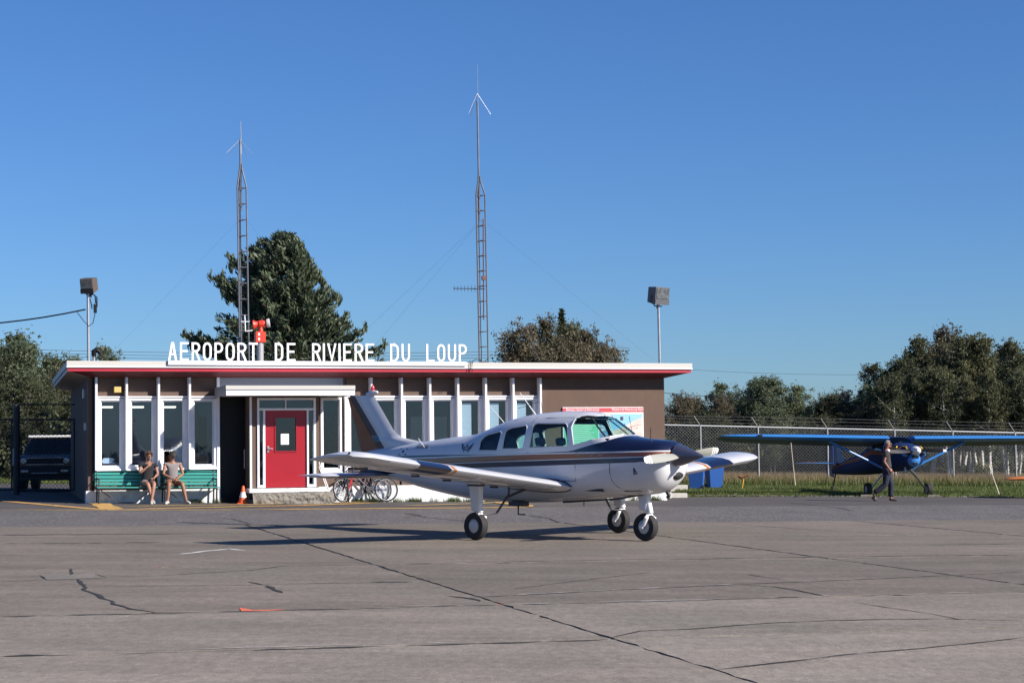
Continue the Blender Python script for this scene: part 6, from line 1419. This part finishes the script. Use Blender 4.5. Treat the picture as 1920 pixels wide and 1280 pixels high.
# bicycles
m_bred2 = mat('red bicycle paint', (.55, .02, .03), .35, coat=.5); m_bgr = mat('dark blue bicycle paint', (.03, .03, .06), .35, coat=.5)
def bicycle(label, loc, rz, mfr, steer, mfk=None):
    b_ = thing('bicycle', label, 'bicycle', loc, rz, 'bicycles leaning by the foundation'); b_.rotation_euler[0] = R(-9)
    def bw(cx, rot, name='wheel'):
        w_ = link(name, None, b_); w_.location = (cx, 0, .33); w_.rotation_euler[2] = rot; r = .305
        P = [(r*math.cos(2*math.pi*k/36), 0, r*math.sin(2*math.pi*k/36)) for k in range(37)]; MB().tube(P, .022, 8, cap=False).build('tyre', m_tyre, w_, smooth=True)
        P = [(r*.93*math.cos(2*math.pi*k/36), 0, r*.93*math.sin(2*math.pi*k/36)) for k in range(37)]; MB().tube(P, .011, 6, cap=False).build('rim', m_hub, w_, smooth=True)
        mb = MB(); [mb.tube([(0, (-1)**k*.025, 0), (r*.93*math.cos(2*math.pi*k/20), 0, r*.93*math.sin(2*math.pi*k/20))], .0035, 3) for k in range(20)]; mb.tube([(0, -.05, 0), (0, .05, 0)], .02, 8); mb.build('spokes', m_chrome, w_, smooth='raw')
    bw(.52, 0); bw(-.53, steer)
    mb = MB(); mb.tube([(-.38, 0, .78), (.08, 0, .33)], .021, 8); mb.tube([(-.38, 0, .84), (.20, 0, .80)], .019, 8); mb.tube([(.08, 0, .33), (.24, 0, .86)], .019, 8); mb.tube([(.08, -.03, .33), (.52, -.05, .33)], .012, 6); mb.tube([(.20, 0, .80), (.52, -.05, .33)], .012, 6); mb.tube([(-.36, 0, .88), (-.40, 0, .68)], .024, 8); mb.build('frame', mfr, b_, smooth=True)
    mb = MB(); mb.tube([(-.39, -.05, .68), (-.53, -.05, .33)], .016, 6); mb.tube([(-.39, .05, .68), (-.53, .05, .33)], .016, 6); mb.build('fork', mfk or mfr, b_, smooth=True)
    mb = MB(); mb.tube([(-.35, 0, .86), (-.36, 0, .98)], .016, 6); mb.tube([(-.30, -.28, 1.0), (-.36, 0, .98), (-.30, .28, 1.0)], .014, 6); mb.build('handlebar', m_dark, b_)
    mb = MB(); mb.tube([(.22, 0, .80), (.27, 0, .95)], .013, 6); mb.prism([(.12, -.02), (.18, -.05), (.36, -.075), (.4, 0), (.36, .075), (.18, .05), (.12, .02)], .95, .99, 'z'); mb.build('saddle', m_black, b_, bevel=.008)
    mb = MB(); mb.lathe([(0, -.01), (.09, -.01), (.09, .01), (0, .01)], (.08, -.05, .33), (0, 1, 0), 20); mb.tube([(.08, -.07, .33), (.17, -.07, .2)], .011, 5); mb.box(.14, .22, -.15, -.06, .185, .205); mb.tube([(.08, .07, .33), (0, .07, .46)], .011, 5); mb.build('pedal_crank', m_dark, b_)
    return b_
s_ = fs(690, -.45); bicycle('dark bicycle with a red fork leaning by the foundation, front wheel turned', bl(s_, -.40, gzl(s_, -.4)+.02), YAW, m_bgr, R(75), m_bred2)
s_ = fs(688, -.25); bicycle('black bicycle right against the wall behind the one with the red fork', bl(s_-.12, -.18, gzl(s_, -.2)+.02), YAW+R(3), m_bgr, R(20))
s_ = fs(622, -.5); o = MB().tube([(0, -.1, 0), (-.28, .30, 1.06)], .012, 6).tube([(.05, -.1, 0), (-.24, .30, 1.06)], .012, 6).lathe([(0, 0), (.03, .0), (.03, .05), (0, .05)], (-.25, .3, 1.05), (0, 0, 1), 8).build('leaning_crutch', m_bwhite); o.location = bl(s_, -.35, gzl(s_, -.35)+.02); o.rotation_euler[2] = YAW; tag(o, 'pair of thin white rods leaning on the wall right of the red door', 'rod')
# ================================================================ TREES AND GRASS
rng = np.random.default_rng(11)
def quads_mesh(name, C_, size, m_, elong=1.0, up=0.0, nrm=None):
    """one leaf-clump quad (diamond) per centre"""
    n = len(C_); d = rng.normal(size=(n, 3)); d[:, 2] += up; d /= np.linalg.norm(d, axis=1)[:, None]
    e = rng.normal(size=(n, 3)); e -= d*(e*d).sum(1)[:, None]; e /= np.linalg.norm(e, axis=1)[:, None]
    if nrm is not None: d = nrm/np.linalg.norm(nrm, axis=1)[:, None]; e = rng.normal(size=(n, 3)); e -= d*(e*d).sum(1)[:, None]; e /= np.linalg.norm(e, axis=1)[:, None]
    s = (size*rng.uniform(.6, 1.35, n))[:, None]
    V = np.stack([C_-d*s*elong, C_+e*s*.62, C_+d*s*elong, C_-e*s*.55], 1).reshape(-1, 3)
    me = bpy.data.meshes.new(name); me.vertices.add(4*n); me.vertices.foreach_set('co', V.ravel()); me.loops.add(4*n); me.loops.foreach_set('vertex_index', np.arange(4*n))
    me.polygons.add(n); me.polygons.foreach_set('loop_start', np.arange(n)*4); me.polygons.foreach_set('loop_total', np.full(n, 4)); me.materials.append(m_); me.update(); me.validate(); return me
L_birch = leafmat('birch leaf', (.042, .052, .024), (.15, .15, .07)); L_aspen = leafmat('aspen leaf', (.058, .078, .042), (.17, .20, .11)); L_dark = leafmat('alder leaf', (.024, .034, .018), (.085, .095, .045)); L_brown = leafmat('turning leaf', (.062, .056, .036), (.18, .15, .09)); L_pine = leafmat('pine needle', (.035, .055, .034), (.10, .125, .07), .15)
m_bark = mat('grey bark', (.14, .12, .10), .9, var=.3, vs=6); m_birch = mat('birch bark', (.52, .50, .46), .8, dirt=((.05, .045, .04), 5, .52, .6, .9), stretch=(1, 1, 3)); m_pbark = mat('pine bark', (.16, .09, .06), .95, var=.3, vs=6)
TREES = {}
def tree_variant(key, h, w, leaf, bark, seed, nl=5200, stems=1, low=.22, dens=1.0, lsz=.085, thin=.08):
    rs = random.Random(seed); tr = MB(); cl = []; rd = []
    for st_ in range(stems):
        bx_, by_ = (rs.uniform(-.4, .4)*w*.35*(stems > 1), rs.uniform(-.3, .3)*w*.3*(stems > 1)); lean = Vector((rs.uniform(-.08, .08)*(1+stems*.4), rs.uniform(-.08, .08), 1))
        hh = h*(rs.uniform(.80, 1.0) if stems > 1 else 1.0); P = [Vector((bx_, by_, -.3))]
        for k in range(1, 9): P.append(Vector((bx_, by_, 0))+lean*(hh*k/8*.95)+Vector((rs.gauss(0, .03), rs.gauss(0, .03), 0))*hh*.25)
        tr.tube(P, [thin*(1-.85*k/8)*(h/6) for k in range(9)], 7)
        nb = int(17*dens)
        for k in range(nb):
            t = low+(1-low)*((k+rs.random())/nb)**.9; i = min(7, int(t*8)); q = P[i]+(P[i+1]-P[i])*(t*8-i); az = k*2.4+rs.uniform(-.6, .6)
            prof = math.sin(math.pi*min(1, (t-low)/(1-low)*.80+.20))**.6; ln = w/2*prof*rs.uniform(.75, 1.1)/(1 if stems == 1 else 1.25)
            d = Vector((math.cos(az), math.sin(az), rs.uniform(.35, 1.0))); e = q+d.normalized()*ln; m_ = q+(e-q)*.5+Vector((0, 0, -.03*ln))
            tr.tube([q, m_, e], [.020*h/6, .014*h/6, .006], 5)
            for f in (.35, .5, .65, .8, .92, 1.05):
                c = q+(e-q)*f+Vector((rs.gauss(0, .12), rs.gauss(0, .12), rs.gauss(0, .10)))*ln; cl.append(c); rd.append(rs.uniform(.10, .34)*(.5+.34*ln))
                for _ in range(2):
                    c2 = c+Vector((rs.gauss(0, .26), rs.gauss(0, .26), rs.gauss(.04, .26)))*max(ln, .6); cl.append(c2); rd.append(rs.uniform(.08, .22)*(.5+.34*ln))
                    if rs.random() < .5: tr.tube([q+(e-q)*min(1, f*.8), c2], [.008, .003], 3)
        for k in range(9):
            a_ = rs.uniform(0, 6.28); cl.append(P[8]+Vector((math.cos(a_)*.10, math.sin(a_)*.10, rs.uniform(-.14, .06)))*w); rd.append(rs.uniform(.10, .2))
    Cc = np.array([tuple(c) for c in cl]); Rr = np.array(rd); pr_ = Rr**1.5; pr_ /= pr_.sum()
    ix = rng.choice(len(Cc), nl, p=pr_); g = rng.normal(size=(nl, 3)); g /= np.linalg.norm(g, axis=1)[:, None]; rad = rng.uniform(0, 1, nl)**.6
    C_ = Cc[ix]+g*(rad*Rr[ix])[:, None]*np.array([1.2, 1.2, 1.0])*1.25
    out = rng.random(nl) < .10; C_[out] += rng.normal(size=(out.sum(), 3))*.16
    TREES[key] = (tr.mesh('trunk', bark, 'raw'), quads_mesh('crown', C_, lsz, leaf, 1.1), float(np.percentile(C_[:, 2], 99.8)))
    for p_ in TREES[key][0].polygons: p_.use_smooth = True
for i, a in enumerate([('aspA', 6, 3.4, L_aspen, m_bark, 1, 6500), ('aspB', 6, 2.6, L_aspen, m_bark, 2, 5200), ('birA', 8, 4.2, L_birch, m_birch, 3, 10500), ('birB', 8, 3.4, L_birch, m_birch, 4, 8500), ('birC', 8, 3.8, L_dark, m_birch, 5, 10500),
                       ('brnA', 6, 3.6, L_brown, m_bark, 6, 6500), ('brnB', 8, 4.0, L_brown, m_birch, 7, 9000), ('drkA', 6, 4.0, L_dark, m_bark, 8, 9000)]):
    a = a[:6]+(int(a[6]*2.6),)
    tree_variant(*a, stems=(3 if a[0] in ('brnA', 'drkA', 'birC', 'birA') else (2 if a[0] in ('aspA', 'brnB', 'birB') else 1)), low=(.10 if a[0] in ('drkA',) else (.30 if a[0].startswith('bir') else .2)), lsz=(.054 if a[1] > 6 else .047))
seen_t = {}
def tree(key, u, vtop, Y, label, group, wsc=1.0, cat='tree', base=None):
    tm, cm, h = TREES[key]; q = at(u, vtop, Y); gz_ = gz(q.x, Y); s = (q.z-gz_)/h
    r_ = thing('deciduous_tree', label, cat, (q.x, Y, gz_), random.uniform(0, 6.28), group); r_.scale = (s*wsc, s*wsc, s)
    link('trunk', tm, r_); link('crown', cm, r_); return r_
G1 = 'trees of the wood at the right edge'; 
R_ = [('birC', 1662, 672, 88, 1.1), ('birA', 1690, 655, 93, 1), ('birB', 1716, 632, 92, 1), ('brnB', 1748, 614, 95, 1.0), ('birA', 1782, 628, 91, 1), ('birC', 1812, 640, 96, 1), ('birB', 1838, 632, 90, 1.1), ('birA', 1866, 652, 94, 1), ('birB', 1893, 640, 88, 1), ('birC', 1924, 646, 93, 1), ('birA', 1960, 640, 96, 1),
      ('birC', 1672, 706, 84, .95), ('birC', 1704, 700, 85, .9), ('birA', 1740, 690, 85, 1.0), ('birC', 1775, 700, 84, 1), ('birB', 1808, 704, 86, 1.1), ('birB', 1846, 700, 83.5, .9), ('birC', 1880, 705, 84, 1), ('birA', 1912, 712, 84, 1.0), ('birC', 1940, 700, 85, 1)]
R_LAB = ['dark leafy birch on the left shoulder of the right-hand wood', 'birch behind the left shoulder of the right-hand wood', 'tall pale leaved birch left of the wood top', 'tallest tree of the right-hand wood, leaves turning brown', 'tall birch right of the browning tallest tree', 'dark birch in the middle back of the right-hand wood', 'tall slim birch in the right half of the wood', 'broad birch second from the right edge at the back', 'pale birch near the right edge above the fence', 'dark birch cut by the right edge', 'birch mostly outside the right edge',
         'shorter dark birch at the left foot of the right-hand wood', 'shorter birch in front of the left shoulder of the wood', 'short many stemmed birch in front of the wood centre', 'short white stemmed birch below the wood top', 'short leafy birch in front right of the wood centre', 'short slim birch in front on the right of the wood', 'short dark birch in front near the right edge', 'short many stemmed birch at the right foot of the wood', 'short birch in front cut by the right edge']
for (k, u, v, Y, ws), lab in zip(R_, R_LAB): tree(k, u, v, Y, lab, G1, ws*.92)
G2 = 'smaller trees behind the chain link fence'
M_ = [('brnA', 1262, 737, 97, 1, 'brownish small tree right beside the terminal wall'), ('brnA', 1296, 742, 100, .9, 'thin brownish tree second from the terminal behind the fence'), ('aspB', 1333, 718, 98, 1.1, 'pointed grey green tree third from the terminal behind the fence'), ('brnA', 1370, 740, 96, 1, 'round browning tree left of the pale aspen'), ('aspA', 1418, 709, 92, 1.0, 'tall left stem of the broad pale aspen group'), ('aspA', 1446, 706, 90, 1.1, 'tallest pale aspen in the middle of the fence line'),
      ('aspB', 1478, 722, 90, 1.1, 'right-hand pale aspen with loose top'), ('drkA', 1512, 762, 94, 1, 'low dark tree filling the gap right of the aspens'), ('drkA', 1552, 736, 94, .9, 'rounded dark green tree between aspens and wood'), ('brnA', 1594, 730, 97, .9, 'thin orange brown tree left of the wood'), ('aspB', 1620, 718, 96, .8, 'slim yellowish pointed tree beside the wood'), ('brnA', 1632, 756, 90, 1, 'low browning tree at the edge of the wood'),
      ('drkA', 1284, 778, 88, 1.2, 'low dark bush right of the terminal behind the fence'), ('drkA', 1345, 772, 88, 1.2, 'low dark bush under the grey green pointed tree'), ('drkA', 1392, 776, 90, 1.1, 'low dark bush left of the aspens'), ('aspA', 1437, 765, 86, 1.2, 'low pale bush in front of the aspens'), ('drkA', 1487, 780, 88, 1.2, 'low dark bush right of the front pale bush'), ('drkA', 1540, 778, 88, 1.2, 'low dark bush below the rounded dark tree'), ('drkA', 1590, 776, 87, 1.2, 'low dark bush left of the wood foot'), ('drkA', 1635, 768, 86, 1.2, 'low dark bush touching the wood foot')]
M_ += [('aspB', 1312, 746, 103, 1.2, 'pale tree behind the two thin brownish trees'), ('drkA', 1350, 752, 103, 1.3, 'dark tree top between the grey green and the round browning tree'), ('aspA', 1395, 742, 102, 1.1, 'pale tree top left behind the aspen group'), ('drkA', 1505, 748, 103, 1.3, 'dark tree top right behind the aspen group'), ('aspB', 1530, 744, 101, 1.2, 'pale narrow tree left of the rounded dark tree'), ('brnA', 1572, 746, 102, 1.2, 'browning tree top between rounded dark tree and thin orange one'), ('aspA', 1612, 744, 100, 1.2, 'pale tree top behind the slim yellowish tree')]
for k, u, v, Y, ws, lab in M_: tree(k, u, v, Y, lab, G2, ws*.92)
G3 = 'trees left of the terminal'
for k, u, v, Y, ws, lab in [('drkA', -60, 660, 84, 1.2, 'dense tree outside the left edge'), ('aspA', 8, 640, 86, 1.15, 'broad green tree at the left edge'), ('aspB', 38, 622, 90, 1.1, 'tall leafy tree at the left, its top highest there'), ('drkA', 30, 700, 80, 1.1, 'dense dark tree behind the gate at the left'), ('aspA', 98, 664, 92, .95, 'loose pale tree between the left trees and the terminal'), ('brnA', 128, 690, 88, .9, 'thin browning tree touching the terminal roof'), ('birC', 76, 716, 84, 1.0, 'dark tree behind the white roofed car'), ('drkA', 118, 740, 82, 1.2, 'low dark tree right of the white roofed car'), ('drkA', 60, 770, 78, 1.2, 'low dark bush right behind the car'), ('drkA', -10, 760, 79, 1.2, 'low dark bush behind the blue van'), ('aspB', 176, 648, 105, .8, 'tree top showing just above the roof near the left floodlight'), ('aspB', 212, 664, 105, .8, 'small tree top peeping above the roof left of the sign')]:
    tree(k, u, v, Y, lab, G3, ws)
for k, u, v, Y, ws, lab in [('brnA', 1000, 606, 84, 1.25, 'browning bushy tree above the roof, left half of the round group'), ('brnB', 1024, 592, 86, 1.1, 'tallest browning tree of the round group above the roof'), ('birA', 1060, 604, 85, 1.2, 'birch in the middle of the round group above the roof'), ('brnB', 1096, 618, 84, 1.15, 'right middle browning tree of the round group above the roof'), ('brnA', 1118, 638, 84, 1.0, 'lowest right tree of the round group above the roof'), ('brnA', 978, 640, 84, .8, 'lowest left tree of the round group above the roof'), ('brnA', 1044, 628, 82, 1.3, 'front tree of the round group above the roof')]:
    tree(k, u, v, Y, lab, 'browning trees above the terminal roof', ws*.70)
# spruce
def cone_tree(h, w, n):
    C_ = []; D_ = []
    for _ in range(n):
        t = rng.random()**.7; z = h*(1-t); lay = .75+.25*math.sin(z*9+rng.random()*.8); r_ = w/2*t*lay*math.sqrt(rng.random()); a = rng.random()*6.283
        C_.append((r_*math.cos(a), r_*math.sin(a), z-.10*r_)); D_.append((math.cos(a), math.sin(a), rng.uniform(-.2, .5)))
    return np.array(C_), np.array(D_)
q = at(1053, 578, 88); gz_ = gz(q.x, 88); r_ = thing('spruce_tree', 'dark spruce whose pointed top rises over the round browning group', 'tree', (q.x, 88, gz_)); hh = q.z-gz_
Cs, Ds = cone_tree(hh, 3.2, 6000); link('crown', quads_mesh('crown', Cs, .085, L_pine, 2.0, nrm=Ds), r_); MB().tube([(0, 0, -.2), (0, 0, hh-.1)], [.12, .01], 7).build('trunk', m_pbark, r_)
# the big pine
PYD = 74.0; pb_ = at(560, 700, PYD); pg = gz(pb_.x, PYD)
pine = thing('pine_tree', 'large dense dark pine with upturned branch ends behind the left mast', 'tree', (pb_.x, PYD, pg))
env = [(438, 520, 530), (446, 500, 548), (460, 480, 562), (480, 450, 574), (500, 430, 588), (520, 412, 600), (545, 412, 614), (565, 424, 640), (590, 420, 656), (615, 410, 664), (632, 400, 690), (648, 385, 712), (662, 372, 726), (690, 380, 730), (760, 420, 700), (820, 470, 650)]
ev = np.array(env, float)
def envz(z):
    v = VH-(z+pg-EYE)*FPX/PYD+(960-560)*math.tan(ROLL); v = VH + (960-560)*.0122 - (z+pg-EYE)*FPX/PYD
    l = np.interp(v, ev[:, 0], ev[:, 1]); r = np.interp(v, ev[:, 0], ev[:, 2]); k = PYD/FPX
    return (l-960)*k-pb_.x, (r-960)*k-pb_.x
ztop = EYE+(VH+4.9-440)*PYD/FPX-pg
br = MB(); Cp = []; Dp = []
MBt = MB().tube([(0, 0, -.3), (-.1, 0, ztop*.35), (.05, .1, ztop*.65), (-.4, 0, ztop*.97)], [.34, .26, .16, .03], 10); MBt.build('trunk', m_pbark, pine, smooth=True)
nbr = 560
for k in range(nbr):
    z = .8+(ztop-.85)*(k/nbr)**.9
    lft, rgt = envz(min(ztop-.02, z+.12)); a = rng.random()*2*math.pi; ca, sa = math.cos(a), math.sin(a)
    cx_ = (lft+rgt)/2*.75; hw_ = (rgt if ca > 0 else -lft); tot = (rgt-lft)/2
    ex_ = (rgt if ca > 0 else lft)*abs(ca); ey_ = sa*tot*.85; fz = rng.uniform(.64, 1.07); e = np.array([ex_*fz, ey_*fz, z]); s0_ = np.array([lerp if False else -.3*z/ztop, 0, z-.35*abs(fz)*tot*.35])
    up = .45 if ca < 0 else .25
    n_ = 9
    for j in range(n_):
        t = .30+.70*(j+rng.random()*.6)/n_; t = min(1, t); pnt = s0_+(e-s0_)*t; pnt[2] += -.28*math.sin(math.pi*t)*.8+up*t**4*.6
        m_ = int(15*(.6+.5*t)); rr_ = .30*(1.15-.45*t)
        gg = rng.normal(size=(m_, 3)); gg /= np.linalg.norm(gg, axis=1)[:, None]; gg *= (rng.random(m_)**.5)[:, None]
        Cp.append(pnt+gg*rr_*np.array([1.1, 1.1, .55])); dd = (e-s0_); dd[2] = 0; dd /= np.linalg.norm(dd)+1e-6; Dp.append(np.tile(dd*.7+np.array([0, 0, .75]), (m_, 1))+rng.normal(size=(m_, 3))*.5)
    if rng.random() < .6: br.tube([tuple(s0_), tuple(s0_+(e-s0_)*.5+np.array([0, 0, -.2])), tuple(e)], [.05, .03, .01], 4)
# separate fingers on the left side
for v, uend, n_f in ((478, 424, 7), (490, 432, 6), (520, 397, 9), (534, 408, 7), (560, 428, 6), (600, 432, 6), (628, 346, 12), (636, 362, 11), (632, 378, 9), (645, 352, 11), (655, 372, 10), (612, 655, 5), (590, 652, 5), (618, 686, 6), (648, 722, 6), (462, 474, 5)):
    q = at(uend, v, PYD)-Vector((pb_.x, PYD, pg)); e = np.array([q.x, rng.uniform(-.6, .6), q.z]); s0_ = np.array([q.x*.35, 0, q.z-.5])
    for j in range(n_f*2):
        t = .25+.75*j/(n_f*2-1); pnt = s0_+(e-s0_)*t; pnt[2] += -.22*math.sin(math.pi*t); tk_ = .20*(1.1-.55*t); m_ = 14
        gg = rng.normal(size=(m_, 3))*.5; Cp.append(pnt+gg*tk_); Dp.append(np.tile(np.array([np.sign(q.x)*.5, 0, .9]), (m_, 1))+rng.normal(size=(m_, 3))*.4)
        if j % 3 == 2:                                     # upright shoot
            hh_ = rng.uniform(.12, .28); 
            for i_ in range(8): Cp.append((pnt+np.array([rng.normal()*.03, rng.normal()*.03, tk_*.4+hh_*i_/8]))[None]); Dp.append(np.array([[rng.normal()*.4, rng.normal()*.4, 1.0]]))
    br.tube([tuple(s0_), tuple(s0_+(e-s0_)*.5+np.array([0, 0, -.2])), tuple(e)], [.045, .03, .01], 4)
for k in range(60):                                       # candles along the top outline
    z = rng.uniform(ztop*.72, ztop*.99); lft, rgt = envz(z); x = rgt if rng.random() < .6 else lft; y = rng.uniform(-.3, .3)
    for i_ in range(12): Cp.append(np.array([[x*.97+rng.normal()*.05, y+rng.normal()*.05, z-.12+.34*i_/12]])); Dp.append(np.array([[np.sign(x)*.35+rng.normal()*.3, rng.normal()*.4, 1.0]]))
br.build('bough', m_pbark, pine, smooth='raw')
Cp = np.concatenate(Cp); Dp = np.concatenate(Dp); link('crown', quads_mesh('crown', Cp, .062, L_pine, 2.1, nrm=Dp), pine)
# scrub filling the feet of the wood
def scrub(name, label, u0, u1, Y0, Y1, n, hmax, leaf, sz):
    U = rng.uniform(u0, u1, n); Yv = rng.uniform(Y0, Y1, n); X = (U-960)/FPX*Yv; prof = (.55+.45*np.sin(U*.031+2*np.sin(U*.012))*np.cos(U*.083+Yv))*np.where((U > 1640) & (Yv < 101), .5, 1); Z = gz(X, Yv)+rng.random(n)**.8*hmax*prof
    o = link(name, quads_mesh(name, np.stack([X, Yv, Z], 1), sz, leaf, 1.1)); tag(o, label, 'undergrowth', kind='stuff')
scrub('undergrowth', 'dark undergrowth filling the foot of the wood behind the fence', 1190, 2010, 87, 102, 60000, 2.4, L_birch, .11)
scrub('undergrowth', 'dark undergrowth behind the gate and the white roofed car', -160, 190, 76, 90, 30000, 3.2, L_dark, .09)
scrub('undergrowth', 'far wood filling the gaps between the trees behind the fence', 1150, 2050, 108, 116, 40000, 3.9, L_dark, .13)
# grass blades
def blades(name, label, n, fn, h0, h1, w_, m_, lean=.35):
    P = fn(n); n = len(P); A = rng.random(n)*6.283; H_ = rng.uniform(h0, h1, n); e = np.stack([np.cos(A), np.sin(A), np.zeros(n)], 1)*w_; L_ = rng.normal(size=(n, 2))*lean*H_[:, None]
    tip = P+np.stack([L_[:, 0], L_[:, 1], H_], 1); V = np.stack([P-e, P+e, tip], 1).reshape(-1, 3)
    me = bpy.data.meshes.new(name); me.vertices.add(3*n); me.vertices.foreach_set('co', V.ravel()); me.loops.add(3*n); me.loops.foreach_set('vertex_index', np.arange(3*n)); me.polygons.add(n); me.polygons.foreach_set('loop_start', np.arange(n)*3); me.polygons.foreach_set('loop_total', np.full(n, 3)); me.materials.append(m_); me.update()
    o = link(name, me); tag(o, label, 'grass', kind='stuff'); return o
G_green = leafmat('green grass', (.045, .075, .016), (.14, .17, .045), .3); G_dry = leafmat('dry grass', (.17, .125, .062), (.36, .27, .145), .3)
def reg(u0, u1, Y0, Y1):
    def f(n):
        U = rng.uniform(u0, u1, n); Yv = rng.uniform(Y0, Y1, n)+np.sin(U*.05)*.12; X = (U-960)/FPX*Yv; return np.stack([X, Yv, gz(X, Yv)], 1)
    return f
ye0 = gp(1500, 931).y+.1
blades('short_grass', 'short green grass between the asphalt edge and the fence', 90000, reg(1262, 1990, ye0, 74), .05, .17, .012, G_green)
blades('short_grass', 'ragged green fringe along the asphalt edge', 7000, reg(1290, 1960, ye0-.35, ye0+.2), .02, .09, .012, G_green)
blades('dry_grass', 'tall dry grass along the chain link fence', 90000, reg(1230, 2010, 72.0, 88), .15, .52, .014, G_dry, .25)
blades('tall_weeds', 'tall green weeds at the foot of the fence', 14000, reg(1250, 2010, 71, 76), .15, .45, .016, G_green, .3)
blades('roadside_grass', 'green grass verge behind the gate', 9000, reg(-150, 150, 71, 78), .05, .2, .016, G_green)
def along(s0, s1, d0, d1):
    def f(n):
        S_ = rng.uniform(s0, s1, n); keep = (np.sin(S_*5.3)+np.sin(S_*11.7+1)+rng.normal(size=n)*.5) > .1; S_ = S_[keep]; D_ = rng.uniform(d0, d1, len(S_))
        X = BO.x+EX.x*S_+EY.x*D_; Y = BO.y+EX.y*S_+EY.y*D_; return np.stack([X, Y, gz(X, Y)+.015], 1)
    return f
blades('foundation_weeds', 'small weeds growing along the foundation under the windows', 5200, along(fs(640), fs(1240), -.22, -.04), .03, .17, .009, G_green)
blades('foundation_weeds', 'small weeds by the foundation between bench and black door', 700, along(fs(350), fs(412), -.2, -.04), .03, .14, .009, G_green)
# gravel swept along the edge of the asphalt
gv = MB()
for k in range(420):
    u = random.uniform(1180, 1900); q = gat(u, ye0-.3+random.gauss(0, .25), .024); r_ = random.uniform(.012, .035); gv.box(q.x-r_, q.x+r_, q.y-r_, q.y+r_, q.z, q.z+r_*.9)
tag(gv.build('loose_gravel', m_step, smooth='raw'), 'loose gravel along the edge of the asphalt', 'gravel', kind='stuff')

# unseen wood added far behind the camera for panes and paint to mirror
n = 9000; X = rng.uniform(-420, 420, n); Y = rng.uniform(-250, -225, n); Z = gz(X, Y)+rng.random(n)*(3.2+1.2*np.sin(X*.05)+2*np.sin(X*.17))
o = link('far_wood', quads_mesh('far_wood', np.stack([X, Y, Z], 1), 1.6, L_dark, 1.0)); tag(o, 'unseen far dark wood added behind the camera for reflections', 'wood', kind='stuff')

for lab, xa, xb, ya, yb in (('far dark wood along the left horizon', -330, -26, 135, 160), ('far dark wood along the right horizon', 62, 330, 128, 155)):
    n = 26000; X = rng.uniform(xa, xb, n); Y = rng.uniform(ya, yb, n); Z = gz(X, Y)+rng.random(n)**.8*(6+1.6*np.sin(X*.11)+1.2*np.sin(X*.31+1))
    o = link('far_wood', quads_mesh('far_wood', np.stack([X, Y, Z], 1), .55, L_dark, 1.0)); tag(o, lab, 'wood', kind='stuff')
